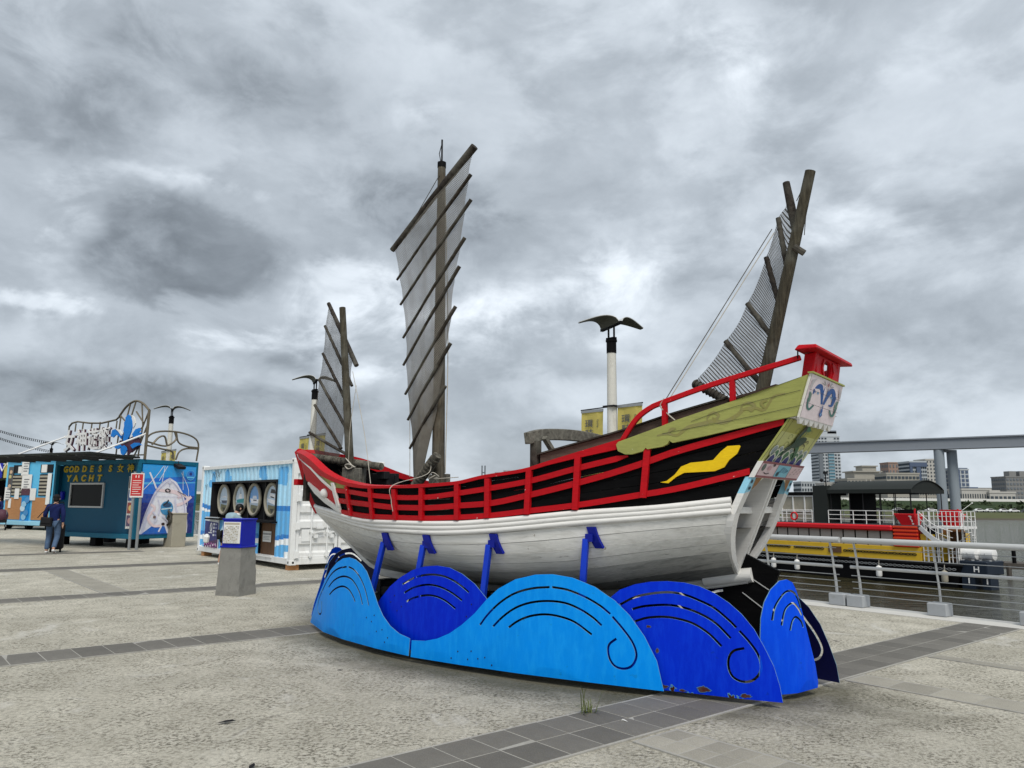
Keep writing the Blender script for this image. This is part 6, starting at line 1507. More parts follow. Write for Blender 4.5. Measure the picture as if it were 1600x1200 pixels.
paint('painted_bubbles', [(ell(-KL + 2.05 + .2*math.sin(k*2), .65 + .22*k, .22, .16, 12), [srgb(150, 200, 230), srgb(60, 140, 200), srgb(200, 226, 240)][k % 3]) for k in range(5)], lambda u, v, h: (u, -.03 - h, v), kio)
paint('poster_print', [(ell(-KL + .51 + .06*math.sin(k*3), 2.25 + .25*k, .13, .10, 10), [srgb(200, 170, 140), srgb(70, 60, 60), srgb(190, 180, 120)][k % 3]) for k in range(4)], lambda u, v, h: (u, -.03 - h, v), kio)

# ------------------------------------------------------------------ market stall at the left edge, people in front of it
ST = Vector((-28.6, 44.5, 0)); SRZ = KRZ
st = thing('market_stall', 'dark fabric stall hung with purple and yellow cloth banners at left edge', 'stall', ST, SRZ)
b = MB()
for x in (-3.0, 0.0):
    for y in (0, 2.6): b.box((x, y, 1.4), (.07, .07, 2.8))
b.build('stall_frame', M['white_paint'], st)
b = MB(); b.box((-1.5, 2.62, 1.35), (3.1, .04, 2.6)); b.box((-3.05, 1.3, 1.35), (.04, 2.6, 2.6)); b.box((.05, 1.3, 1.35), (.04, 2.6, 2.6)); b.build('stall_curtain', M['cloth_black'], st)
b = MB(); b.box((-1.5, 1.3, 2.82), (3.4, 3.0, .06)); b.box((-1.5, -.1, 2.70), (3.3, .08, .07)); b.build('stall_roof', M['canopy'], st)
for i, (x, mt) in enumerate(((-2.6, 'banner_yellow'), (-1.85, 'letter_side'), (-1.05, 'box_blue'), (-.25, 'banner_yellow'), (.45, 'plywood'))):
    b = MB(); b.box((x, -.2, 3.22), (.62, .03, .92)); b.build('cloth_banner', M[mt], st)
for k in range(3):
    b = MB(); b.beam((-1.9 + .8*k, -.24, 3.65), (-1.5 + .8*k, -.24, 3.15), .04, .05); b.beam((-1.5 + .8*k, -.24, 3.15), (-1.0 + .8*k, -.24, 3.7), .04, .05); b.build('banner_pole', M['white_paint'], st)
Js = dict(Jw); Js.update(anr=(.12, .02, .085), tor=(.13, .16, .035), knr=(.12, .05, .49), wrl=(-.2, .2, 1.0), hnl=(-.16, .27, 1.02))
person('person', 'bystander in dark blue top in front of the stall at left edge', (-26.30, 40.1, 0), R(150), Js, 'jacket_navy', 'cloth_black')
str_ = thing('stroller', 'dark folded stroller with pinkish load by the stall', 'stroller', (-25.85, 39.7, 0), R(30))
b = MB(); b.ball((0, 0, .72), (.28, .36, .34), 12, 8); b.build('hood', M['letter_side'], str_, 60)
b = MB(); b.box((0, .02, .46), (.44, .60, .16)); b.build('seat', M['cloth_black'], str_, bevel=.03)
for x in (-.2, .2):
    b = MB(); b.tube([(x, -.35, 1.02), (x, 0, .5), (x, .32, .10)], .018, 6); b.tube([(x, .2, .6), (x, -.28, .10)], .018, 6); b.build('push_frame', M['galv'], str_)
    for y in (-.28, .32):
        b = MB(); b.tube([(x - .02, y, .10), (x + .02, y, .10)], .10, 12); b.build('wheel', M['black'], str_, 40)
b = MB(); b.box((-26.45, 39.5, .18), (.42, .30, .36)); tag(b.build('carton', M['paper'], None, bevel=.01), 'white carton beside the bystander at left edge', 'box'); b = MB()
# festoon lights, two sagging strings
for i, (a, b_, sag) in enumerate((((-38.5, 54, 7.3), (-27.9, 47, 5.0), .25), ((-38.5, 54, 6.8), (-28.1, 47, 4.5), .20))):
    a, b_ = Vector(a), Vector(b_); P = [a.lerp(b_, k/24) - Vector((0, 0, sag * 4 * (k/24) * (1 - k/24))) for k in range(25)]
    root = thing('light_string', ('upper' if i == 0 else 'lower') + ' sagging string of small bulbs over the booths at left', 'string lights', a, 0)
    m_ = MB(); m_.tube([p - a for p in P], .012, 5); m_.build('wire', M['black'], root)
    bl = MB()
    for k in range(1, 48): p = a.lerp(b_, k/48) - Vector((0, 0, sag * 4 * (k/48) * (1 - k/48))) - a; bl.lathe([(.0, -.16), (.035, -.12), (.025, -.06), (.015, 0)], p, 6)
    o = bl.build('bulbs', M['black'], root); o['kind'] = 'stuff'

# ------------------------------------------------------------------ lamp posts with gull-wing heads
def lamp(loc, label, banners=True, text=True):
    root = thing('street_lamp', label, 'street lamp', loc, R(-45), 'gull-wing lamps along the quay')
    b = MB(); b.tube([(0, 0, .02), (0, 0, 2.6), (0, 0, 5.02)], [.125, .115, .098], 20); b.build('pole', M['pole_white'], root, 40)
    b = MB(); b.tube([(0, 0, 5.02), (0, 0, 5.30)], .108, 18); b.tube([(0, 0, 5.28), (0, 0, 5.33)], .125, 18); b.box((.0, 0, 5.36), (.22, .10, .04)); b.build('collar', M['black'], root, 40)
    b = MB()
    for x in (-.075, .075): b.tube([(x, 0, 5.3), (x, 0, 5.64)], .022, 8)
    b.build('neck', M['black_steel'], root, 40)
    ca, sa = math.cos(R(-24)), math.sin(R(-24)); tw = lambda x, y, z: (x*ca - y*sa, x*sa + y*ca, z)
    for sy in (-1, 1):
        g = []
        for k in range(13):
            t = k/12; hc = .42*(1 - .86*t); y = sy*(.02 + .76*t); z = 5.66 + .15*math.sin(PI*t**.62) + .01*t
            g.append([tw(x, y, z + .01*abs(x)) for x in (-hc, 0, hc)])
        b = MB(); b.slab(g, .012, flip=(sy == 1)); w_ = b.build('wing', M['lamp_wing'], root, 60)
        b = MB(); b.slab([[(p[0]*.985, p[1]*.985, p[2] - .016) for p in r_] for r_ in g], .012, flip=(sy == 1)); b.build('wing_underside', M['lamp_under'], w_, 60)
    b = MB(); b.beam(tw(-.45, 0, 5.64), tw(.45, 0, 5.64), .07, .06); b.build('wing_bracket', M['black'], root)
    if banners:
        for q_ in ([(-.87, 0, 3.79), (.80, 0, 3.83)], [(-.87, 0, 2.02), (.80, 0, 2.02)]):
            b = MB(); b.tube(q_, .014, 6); b.build('banner_arm', M['black_steel'], root)
            b = MB(); b.box((0, 0, (q_[0][2] + q_[1][2])/2), (.30, .27, .035)); b.build('banner_clamp', M['black_steel'], root)
        for sx in (-1, 1):
            x0, x1 = (-.85, -.25) if sx == -1 else (.15, .78)
            z1 = 3.77 if sx == -1 else 3.815
            g = [[(x0 + (x1-x0)*i/4, .012*math.sin(i*1.7 + j*.8), 2.04 + (z1-2.04)*j/8) for j in range(9)] for i in range(5)]
            m_ = MB(); m_.slab(g, .004); bn = m_.build('banner', M['banner_yellow'], root)
            m_ = MB(); m_.slab([[(x0 - .005, -.018, z1 - .05), (x0 - .005, -.018, z1 + .01)], [(x1 + .005, -.018, z1 - .05), (x1 + .005, -.018, z1 + .01)]], .03); m_.build('hem', M['galv'], bn)
            if text:
                t = MB()
                for k, ch in enumerate('環騎'): text_mb(ch, .20, lambda u, v, h, k=k: (x0 + .11 + u*1.15, -.020 - h, z1 - .38 - .225*k + v), t, bold=.002, depth=.002)
                text_mb('Cycling', .062, lambda u, v, h: (x0 + .45 + v, -.020 - h, z1 - .22 - u), t, depth=.002)
                t.build('banner_print', M['cloth_grey'], bn)
    return root
lamp((2.16, 16.45, 0), 'gull-wing lamp post with two yellow banners behind the junk, nearest of the row').scale = (1, 1, .965)
lamp((-6.72, 26.0, 0), 'gull-wing lamp post partly hidden by the junk\'s fore sail')
lamp((-15.45, 34.8, 0), 'gull-wing lamp post rising behind the teal booth roof')
lamp((-34.6, 58.0, 0), 'small distant gull-wing lamp post showing above the booth awning', text=False)
# ------------------------------------------------------------------ excursion boat moored beyond the railing; local x along it (to the right of the picture), y away
VO = Vector((24.1, 44.5, 0)); VRZ = math.atan2(-.826, .563)
ves = thing('excursion_boat', 'yellow and red excursion boat with grey side panels and black canopy on its upper deck', 'boat', VO, VRZ)
XL, XR, DP = -19.0, .9, 4.6
b = MB(); b.add([(XL, 0, -3.2), (XR, 0, -3.2), (XR, DP, -3.2), (XL, DP, -3.2), (XL - .6, -.1, -1.66), (XR + .5, -.1, -1.56), (XR + .5, DP + .1, -1.56), (XL - .6, DP + .1, -1.66)], [(3,2,1,0), (4,5,6,7), (0,1,5,4), (1,2,6,5), (2,3,7,6), (3,0,4,7)])
b.build('hull', M['black'], ves)
b = MB(); b.box(((XL + XR)/2, DP/2, -1.56), (XR - XL + 1.1, DP + .3, .10)); b.build('rub_rail', M['black_steel'], ves)
b = MB(); b.box(((XL - .9)/2, DP/2 - .0, -1.16), (XL*-1 - .9, DP - .3, .86)); b.build('lower_side', M['yellow_hull'], ves, bevel=.02)
b = MB(); b.box((-.55, DP/2, -.7), (.8, DP - .5, 1.5)); b.build('end_wall', M['yellow_hull'], ves)
b = MB(); b.box((-6.4, .12, -1.10), (.9, .05, .38)); b.build('recess', M['wood_brown'], ves)
def chain(x0, x1, y, z, mat, pitch=.20, r=.022):
    m_ = MB(); k = 0; x = x0
    while x < x1:
        ring = [(x + .11*math.cos(a), y + (.0 if k % 2 else .0), z + .055*math.sin(a)*(1 if k % 2 == 0 else .8)) for a in (2*PI*i/10 for i in range(11))]
        m_.tube(ring, r, 5, caps=False); x += pitch; k += 1
    return m_.build('chain', M[mat], ves, 60)
chain(-9.3, -7.2, .125, -1.10, 'black_steel'); chain(-5.7, -1.2, .125, -1.13, 'black_steel'); chain(-15, -9.7, .125, -1.10, 'black_steel'); chain(XL + .5, 1.2, -.14, -1.80, 'galv', .26, .02)
b = MB(); b.box(((XL - 2.5)/2, DP/2 + .1, -.30), (-XL - 2.5, DP - .5, .98)); b.build('cabin_side', M['black'], ves)
x = -2.62; k = 0
while x > XL + .8:
    b = MB(); b.box((x - .40, .335, -.30), (.72, .03, .92)); b.build('side_panel', M['panel_grey'], ves); x -= .82
b = MB(); b.box(((XL - 2.5)/2, DP/2, .33), (-XL - 2.5, DP + .1, .34)); b.build('red_band', M['red_paint'], ves, bevel=.08)
b = MB(); b.box(((XL - .8)/2, DP/2, .50), (-XL - .8, DP - .2, .06)); b.build('upper_deck', M['cloth_grey'], ves)
# red stepped block and funnels
for k in range(6):
    b = MB(); b.box((-1.75, .30 - .0*k, .42 - .215*k), (1.48, .5, .12)); b.build('step', M['orange_red'], ves, bevel=.02)
    b = MB(); b.box((-1.75, .36, .31 - .215*k), (1.44, .4, .10)); b.build('riser', M['red_paint'], ves)
def funnel(x, y, lab):
    m_ = MB(); m_.add([(x - .28, y - .35, .46), (x + .42, y - .35, .46), (x + .42, y + .35, .46), (x - .28, y + .35, .46), (x - .72, y - .5, 1.20), (x + .62, y - .5, 1.20), (x + .62, y + .5, 1.20), (x - .72, y + .5, 1.20)], [(3,2,1,0), (4,5,6,7), (0,1,5,4), (1,2,6,5), (2,3,7,6), (3,0,4,7)])
    f_ = m_.build('funnel', M['red_paint'], ves, bevel=.03); m_ = MB(); m_.box((x - .05, y, 1.33), (.95, .7, .24)); m_.build('funnel_top', M['black'] if y < 2 else M['red_paint'], f_)
    m_ = MB(); m_.tube([(x + .55, y - .45, 1.0), (x + .60, y - .45, 1.5)], .05, 6); m_.build('vent', M['red_paint'], f_)
    if y < 2:
        paint('painted_figure', [(stroke([(x + .22, 1.06), (x + .36, 1.04), (x + .30, .94)], .07, 3), srgb(240, 240, 236)), (stroke([(x + .30, .92), (x + .40, .80), (x + .36, .72)], .07, 3), srgb(240, 240, 236)), (ell(x + .42, .62, .07, .04), srgb(240, 240, 236))], lambda u, v, h: (u, y - .535 + .21*(1.2 - v) - h, v), f_)
funnel(-1.72, .62, ''); funnel(-.75, 3.6, '')
def deck_rail(p, q, z, h=.82, n=6, bars=3, r=.022, name='deck_rail', mat='white_paint'):
    p, q = Vector((*p, z)), Vector((*q, z)); m_ = MB()
    for k in range(n + 1): a = p.lerp(q, k/n); m_.tube([a, a + Vector((0, 0, h))], r*1.3, 6)
    for k in range(bars): zz = h * (k + 1) / bars; m_.tube([p + Vector((0, 0, zz)), q + Vector((0, 0, zz))], r, 6)
    return m_.build(name, M[mat], ves)
deck_rail((-6.8, .25), (-2.5, .25), .52, n=5); deck_rail((-2.5, 4.3), (-18, 4.3), .52, n=16)
deck_rail((-10.6, .25), (-8.0, .25), .52, n=4); deck_rail((-18.5, .25), (-10.8, .25), .52, n=9)
# life ring on the rail
b = MB(); ring = [(-9.3 + .24*math.cos(a), .15, .92 + .24*math.sin(a)) for a in (2*PI*i/16 for i in range(17))]; b.tube(ring, .055, 8, caps=False); tag(b.build('life_ring', M['red_paint'], None, 60), 'red life ring hung on the excursion boat rail', 'life ring')
o = bpy.data.objects['life_ring']; o.location = VO; o.rotation_euler = (0, 0, VRZ)
# upper deck structures: glazed shelter, black curtain block, arched canopy on posts
b = MB()
for x in (-10.55, -9.65, -8.75, -8.1): b.box((x, .6, 1.42), (.08, .08, 1.75))
for z in (2.25, 1.25): b.box((-9.3, .6, z), (2.5, .07, .07))
sh = b.build('shelter_frame', M['white_paint'], ves); b = MB(); b.box((-9.3, .64, 1.45), (2.45, .02, 1.6)); b.build('shelter_pane', M['concrete_tan'], sh)
b = MB(); b.box((-9.6, 2.3, 2.42), (3.4, 3.6, .20)); b.build('shelter_roof', M['black'], ves)
b = MB(); b.box((-7.42, 1.1, 1.72), (1.05, 1.5, 2.40)); b.build('curtain_block', M['canopy'], ves)
b = MB(); b.box((-7.9, 3.6, 2.72), (2.4, 1.8, .5)); b.build('roof_box', M['cloth_grey'], ves)
def arch_canopy(x0, x1, y0, y1, z0, rise):
    g = []
    for i in range(13):
        a = i/12; g.append([(x, y0 + (y1-y0)*a, z0 + rise*math.sin(PI*a)**.8) for x in (x0, (x0+x1)/2, x1)])
    m_ = MB(); m_.slab(g, .03); return m_.build('canopy', M['canopy'], ves, 60)
arch_canopy(-6.9, -1.35, .35, 4.1, 2.62, .56); 
b = MB(); b.plate([(.35, 2.62)] + [(.35 + 3.75*i/12, 2.62 + .55*math.sin(PI*i/12)**.8) for i in range(1, 12)] + [(4.1, 2.62)], [], lambda u, v, d: (-1.42 - d, u, v), .02); b.build('canopy_end', M['canopy'], ves)
b = MB(); b.box((-4.1, .34, 2.53), (5.5, .03, .24)); b.box((-4.1, 4.11, 2.53), (5.5, .03, .24)); b.box((-1.36, 2.2, 2.53), (.03, 3.8, .24)); b.build('valance', M['canopy'], ves)
for x in (-6.7, -5.4, -4.5, -3.4, -2.4, -1.5):
    for y in (.45, 4.0):
        b = MB(); b.tube([(x, y, .52), (x, y, 2.6)], .030, 6); b.build('canopy_post', M['black_steel'], ves)
b = MB(); b.box((-5.6, 2.2, 1.6), (1.0, 1.4, 2.1)); b.build('curtain_block', M['black'], ves)
b = MB(); b.tube([(-8.3, 2.4, 2.5), (-8.3, 2.4, 3.9)], .04, 6); b.box((-8.3, 2.4, 3.85), (.22, .22, .16)); b.tube([(-8.3, 2.4, 3.2), (-8.6, 2.4, 3.3)], .03, 6); b.ball((-8.62, 2.4, 3.34), .13, 8, 6); b.build('signal_mast', M['black_steel'], ves)
# stern landing, spiral stair, white rails
b = MB(); b.box((.45, 1.2, .46), (1.75, 1.9, .13)); b.build('landing', M['white_paint'], ves)
deck_rail((-.35, .28), (1.28, .28), .52, .84, 7, 3, .018); deck_rail((1.28, .28), (1.28, 2.1), .52, .84, 4, 3, .018); deck_rail((-1.0, .25), (-.40, .25), .52, .84, 2, 3, .02)
b = MB(); pts = [Vector((-.9 + 1.9*t, .15 - .25*math.sin(PI*t*.8), .46 - 1.05*t - .18*math.sin(PI*t))) for t in np.linspace(0, 1, 12)]
b.sweep(pts, .06, .26); st_ = b.build('stair_string', M['white_paint'], ves)
b = MB(); b.sweep([p + Vector((0, .85, 0)) for p in pts], .06, .26); b.build('stair_string', M['white_paint'], ves)
for k in range(9):
    p = pts[min(11, int(k*1.3))]; b = MB(); b.box((p.x, p.y + .42, p.z), (.24, .85, .035)); b.build('tread', M['grey_metal'], ves)
m_ = MB()
for k in range(0, 12, 2): m_.tube([pts[k], pts[k] + Vector((0, 0, .85))], .020, 6)
m_.tube([p + Vector((0, 0, .85)) for p in pts], .022, 6); m_.tube([p + Vector((0, 0, .5)) for p in pts], .016, 6); m_.build('stair_rail', M['white_paint'], ves)
m_ = MB()
for k in range(12):
    a = -1.2 + k*.32; c0 = Vector((1.0 + .62*math.cos(a), 1.1 + .75*math.sin(a), 0)); zt = .50 - .15*k
    m_.tube([(c0.x, c0.y, zt - .05), (c0.x, c0.y, zt + .85)], .018, 6); m_.add([(1.0, 1.1, zt), (c0.x, c0.y, zt), (1.0 + .62*math.cos(a + .32), 1.1 + .75*math.sin(a + .32), zt), (1.0, 1.1, zt + .03), (c0.x, c0.y, zt + .03), (1.0 + .62*math.cos(a + .32), 1.1 + .75*math.sin(a + .32), zt + .03)], [(2,1,0), (3,4,5), (0,1,4,3), (1,2,5,4), (2,0,3,5)])
m_.tube([(1.0 + .62*math.cos(-1.2 + k*.16), 1.1 + .75*math.sin(-1.2 + k*.16), 1.35 - .075*k) for k in range(24)], .022, 6); m_.tube([(1.0, 1.1, -1.5), (1.0, 1.1, 1.3)], .05, 8); m_.build('spiral_stair', M['white_paint'], ves)
for x in (-.55, .1, .62, 1.15):
    b = MB(); b.tube([(x, .2, -1.5), (x, .2, .42)], .035, 8); b.build('landing_post', M['white_paint'], ves)
deck_rail((-.75, .15), (.30, .15), -1.5, .95, 4, 3, .022); deck_rail((.55, .3), (1.2, .3), -1.5, .95, 3, 3, .022)
b = MB(); b.box((-.28, .36, -.45), (.52, .10, 1.95)); b.build('doorway', M['dark_glass'], ves); b = MB(); b.box((.36, 1.9, -.65), (.75, .2, 1.7)); b.build('door', M['wood_brown'], ves); b = MB(); b.box((-.05, 2.3, -.6), (1.2, .1, 1.9)); b.build('aft_wall', M['plywood'], ves)
# fenders over the side
fn_ = None
for i, x in enumerate((-10.75, -8.92, -3.28, .55, -13.5)):
    f_ = thing('fender', ['white cylindrical fender hanging under the yellow side, leftmost in view', 'white cylindrical fender beside the leftmost one on the black hull', 'white cylindrical fender below the chain, right of the railing joint', 'grey weathered fender nearest the blue pontoon', 'white fender hidden behind the junk stern'][i], 'fender', VO + Matrix.Rotation(VRZ, 3, 'Z') @ Vector((x, -.30, -2.55)), VRZ, 'fenders along the excursion boat')
    m_ = MB(); m_.lathe([(.03, 0), (.15, .05), (.17, .12), (.17, .55), (.15, .62), (.04, .68)], n=14); m_.build('fender_body', M['white_paint'] if i != 3 else M['concrete_tan'], f_, 50); m_ = MB(); m_.tube([(0, 0, .66), (0, .05, .98)], .018, 6); m_.build('lanyard', M['rope'], f_)
# dark blue mooring pontoons with raft canisters
pon = thing('pontoon', 'dark blue steel pontoon block with white marks at the end of the excursion boat', 'pontoon', VO, VRZ)
b = MB(); b.box((1.95, .95, -1.66), (1.45, 1.9, .74)); b.build('deck_block', M['navy_steel'], pon, bevel=.04)
b = MB(); b.box((1.62, .5, -2.6), (.65, .9, 1.4)); b.box((2.42, .8, -2.6), (.42, .9, 1.4)); b.box((1.6, 1.4, -2.6), (.6, .8, 1.4)); b.build('float', M['navy_steel'], pon)
t = text_mb('H', .42, lambda u, v, h: (1.95 + u*1.1, -.012 - h, -1.86 + v), bold=.01); t.build('pontoon_mark', M['white_paint'], pon)
for x in (1.62, 2.42):
    b = MB(); b.box((x + .05, .03 if x < 2 else .33, -2.35), (.06, .02, .30)); b.build('draught_mark', M['white_paint'], pon)
for i, (x, y, l_) in enumerate(((1.55, .6, 'white life raft canister on the pontoon, nearer the stair'), (2.30, .95, 'white life raft canister on the pontoon, nearer the open river'))):
    r_ = thing('life_raft_canister', l_, 'life raft', VO + Matrix.Rotation(VRZ, 3, 'Z') @ Vector((x, y, -1.29)), VRZ, 'life raft canisters on the pontoon')
    b = MB(); b.tube([(-.42, 0, .36), (-.38, 0, .36), (.38, 0, .36), (.42, 0, .36)], [.18, .31, .31, .18], 18); b.build('canister', M['white_paint'], r_, 40)
    b = MB(); b.box((0, 0, .36), (.05, .655, .10)); b.tube([(-.2, -.315, .36), (-.2, 0, .675), (-.2, .315, .36)], .02, 5); b.build('band', M['grey_metal'], r_)
    b = MB(); b.box((-.25, 0, .03), (.08, .62, .06)); b.box((.25, 0, .03), (.08, .62, .06)); b.build('cradle', M['grey_metal'], r_)
# timber jetty further out
jet = thing('jetty', 'low dark timber jetty with short mooring posts at right edge', 'jetty', (31.4, 50.0, 0), R(-38))
b = MB(); b.box((9, 1.2, -1.95), (20, 2.2, .16)); b.box((9, .1, -2.12), (20, .12, .22)); b.build('jetty_deck', M['pier_wood'], jet)
for k in range(9):
    b = MB(); b.tube([(.2 + 2.2*k, .1, -3.6), (.2 + 2.2*k, .1, -1.1 if k % 2 else -2.0)], .15, 8); b.build('pile', M['pier_wood'], jet)
    b = MB(); b.tube([(.5 + 1.3*k, .35, -1.9), (.5 + 1.3*k, .35, -1.0)], .12, 8); b.build('mooring_post', M['black'], jet)
# grey steel gantry over the moorings
gan = thing('mooring_gantry', 'grey steel beam carried on paired round columns above the moorings', 'gantry', (34.0, 60.0, 0), math.atan2(-9, 12))
gl_ = 15
b = MB(); zb = 6.05
for p, q, w, h, z in (((-24, 0), (22, 0), .62, .86, zb + .43),): b.beam((p[0], 0, z), (q[0], 0, z), w, h)
b.beam((-24, -.0, zb + .06), (22, 0, zb + .06), .78, .08); b.beam((-24, 0, zb + .86), (22, 0, zb + .86), .85, .10)
b.build('beam', M['beam_grey'], gan)
for x in (-19, -.62, 17.5):
    for dx, dy in ((0, 0), (.78, .75)):
        b = MB(); b.tube([(x + dx, dy, -4.5), (x + dx, dy, zb - .02)], .37, 24); b.build('column', M['column_grey'], gan, 40)
    b = MB(); b.beam((x, 0, zb - .10), (x + .78, .75, zb - .10), .4, .18); b.build('column_cap', M['beam_grey'], gan)

# ------------------------------------------------------------------ far bank
bank = MB(); xs = np.linspace(-900, 3200, 60)
prof = [(278, -3.6), (281, -2.7), (284, -2.2), (296, -.9), (306, -.35), (316, -.25), (322, .6), (336, 4.1), (341, 4.25), (372, 4.0), (2600, 4.0)]
vs = [(x, y + 2.2*noise.noise(Vector((x*.02, y, 0))), z) for x in xs for y, z in prof]; n_ = len(prof)
for lab, a, b_, mt in (('mud_bank', 0, 2, 'mud'), ('grass_bank', 2, 5, 'grass'), ('levee', 5, 8, 'levee'), ('far_ground', 8, 10, 'concrete')):
    m_ = MB(); m_.add(vs, [(i*n_+j, (i+1)*n_+j, (i+1)*n_+j+1, i*n_+j+1) for i in range(len(xs)-1) for j in range(a, b_)]); tag(m_.build(lab, M[mt]), kind='structure')
m_ = MB(); m_.box((1100, 337.5, 4.78), (4000, .7, 1.10)); tag(m_.build('flood_wall', M['parapet']), 'long pale flood wall along the top of the far green levee', 'wall')
m_ = MB(); m_.box((1100, 308, .35), (4000, .25, .06)); 
for x in range(100, 420, 6): m_.box((x, 308, .0), (.2, .2, .8))
tag(m_.build('path_rail', M['galv']), 'low grey rail along the path on the far river bank', 'railing')
# bushes on the levee slope: one leafy mass
def leaf_mass(name, centers, mat, n, size, seed=1):
    rnd = random.Random(seed); m_ = MB()
    for (c, rx, ry, rz) in centers:
        for _ in range(n):
            d = Vector((rnd.gauss(0, 1), rnd.gauss(0, 1), rnd.gauss(0, 1))).normalized() * rnd.uniform(.45, 1.0)
            p = Vector((c[0] + d.x*rx, c[1] + d.y*ry, c[2] + d.z*rz)); s = size * rnd.uniform(.6, 1.4)
            a, b__ = Vector((rnd.gauss(0, 1), rnd.gauss(0, 1), rnd.gauss(0, 1))).normalized(), Vector((rnd.gauss(0, 1), rnd.gauss(0, 1), rnd.gauss(0, 1))).normalized()
            m_.add([p - a*s, p + b__*s*.7, p + a*s, p - b__*s*.7], [(0, 1, 2, 3)])
    return m_.build(name, M[mat])
rr = random.Random(5)
cs = [((rr.uniform(60, 330), rr.uniform(318, 335), 0), rr.uniform(3, 8), 2, rr.uniform(.7, 1.6)) for _ in range(70)]
cs = [((c[0], c[1], -.5 + (c[1] - 316)*.21 + .3), a, b_, d) for c, a, b_, d in cs]
tag(leaf_mass('levee_bushes', cs, 'leaf_dark', 46, 1.1), kind='stuff')
# parked cars along the far path
def car(loc, mat, label):
    root = thing('parked_car', label, 'car', loc, 0, 'cars parked along the far bank path')
    m_ = MB(); m_.box((0, 0, .62), (4.2, 1.7, .60)); m_.build('body', M[mat], root, bevel=.12)
    m_ = MB(); m_.add([(-1.5, -.75, .9), (1.2, -.75, .9), (1.2, .75, .9), (-1.5, .75, .9), (-.9, -.62, 1.45), (.6, -.62, 1.45), (.6, .62, 1.45), (-.9, .62, 1.45)], [(4,5,6,7), (0,1,5,4), (1,2,6,5), (2,3,7,6), (3,0,4,7)]); m_.build('cabin', M[mat], root)
    m_ = MB(); m_.add([(-1.2, -.76, .95), (1.0, -.76, .95), (.6, -.66, 1.36), (-.85, -.66, 1.36)], [(0, 1, 2, 3)]); m_.build('window', M['dark_glass'], root)
    for x in (-1.3, 1.3):
        for y in (-.8, .8):
            m_ = MB(); m_.tube([(x, y - .1, .32), (x, y + .1, .32)], .32, 12); m_.build('wheel', M['black'], root)
    return root
c1 = car((0, 0, 0), 'car_white', ''); c2 = car((0, 0, 0), 'car_dark', '')
spots = [(168, 1), (173, 1), (178, 0), (187, 1), (191.5, 1), (197, 1), (201, 1), (206, 0), (224, 1), (228, 1), (233.5, 1), (140, 1), (146, 0), (155, 1), (128, 1), (120, 1)]
for i, (x, w) in enumerate(spots):
    src = c1 if w else c2
    o = src if (i == 0 or (not w and i == 2)) else copy_tree(src)
    o.location = (x, 311 + rr.uniform(-1, 1), -.28); o.rotation_euler = (0, 0, rr.uniform(-.05, .05))
    nth = ['first', 'second', 'third', 'fourth', 'fifth', 'sixth', 'seventh', 'eighth', 'ninth', 'tenth', 'eleventh', 'twelfth', 'thirteenth']
    vis = sorted(s_[0] for s_ in spots if s_[0] > 176)
    o['label'] = ('white' if w else 'dark') + (f' far bank car, {nth[vis.index(x)]} one to the right of the grey columns' if x > 176 else f' far bank car seen past the excursion boat, {nth[sorted(s_[0] for s_ in spots if s_[0] <= 176).index(x)]} from left')
# slim lamp mast on the far path
m_ = MB(); m_.tube([(178, 309, -.3), (183, 309, 3.2)], .09, 6); m_.ball((183.2, 309, 3.3), .3, 8, 6); tag(m_.build('crane_arm', M['white_paint']), 'thin slanting white arm on the far bank', 'pole')

# ------------------------------------------------------------------ far buildings; each with its own windows as recessed-looking real boxes
def building(name, label, x, y, w, d, h, wall, rows, cols, win='bld_glass', ww=.55, wh=.5, z0=4.0, rz=0.0, extras=None, strip=None):
    root = thing(name, label, 'building', (x, y, z0), rz)
    m_ = MB(); m_.box((0, d/2, h/2), (w, d, h)); m_.build('wall', M[wall], root)
    m_ = MB(); m_.box((0, d/2, h + .4), (w + .5, d + .5, .8)); m_.build('roof', M[wall], root)
    if rows:
        m_ = MB(); fh = h / rows
        for i in range(rows):
            for j in range(cols):
                if strip and strip[0] <= j <= strip[1]: continue
                cx = -w/2 + w*(j + .5)/cols; cz = fh*(i + .52)
                m_.box((cx, -.05, cz), (w/cols*ww, .5, fh*wh))
        for i in range(rows):
            for j in range(max(2, int(cols*d/w))):
                cy = d*(j + .5)/max(2, int(cols*d/w)); cz = fh*(i + .52)
                for sx in (-1, 1): m_.box((sx*(w/2 + .05), cy, cz), (.5, d/max(2, int(cols*d/w))*ww, fh*wh))
        o = m_.build('windows', M[win], root); o['kind'] = 'stuff'
    for e in (extras or []):
        nm, c, dim, mt = e; m_ = MB(); m_.box(c, dim); m_.build(nm, M[mt], root)
    return root
def at_px(x, Y): return (x - 800) / 1202 * Y
def bx(x0, x1, Y): return at_px((x0 + x1)/2, Y), (x1 - x0)/1202*Y
def bh(px_h, Y): return px_h/1202*Y
x, w = bx(1279, 1313, 600)
tw = building('tower_block', 'tall white apartment tower with blue glass strip, rising behind the grey beam', x, 600, w, 15, 51, 'bld_white', 20, 7, ww=.6, wh=.42, strip=(3, 4),
    extras=[('glass_strip', (1.2, -.35, 23), (4.4, .9, 46), 'bld_teal'), ('crown', (0, 7, 53.2), (w*.86, 11, 4.2), 'bld_white'), ('crown_frame', (3.5, 6, 55), (7, 9, 2.4), 'bld_slate'), ('corner_bay', (-w/2 + 1.6, -.5, 23), (3.0, 1.2, 46), 'bld_slate')])
m_ = MB()
for k in range(20): m_.box((1.2, -.9, 1.6 + 2.42*k), (4.8, .8, .35))
o = m_.build('balcony', M['bld_white'], tw); o['kind'] = 'stuff'
x, w = bx(1322, 1386, 450)
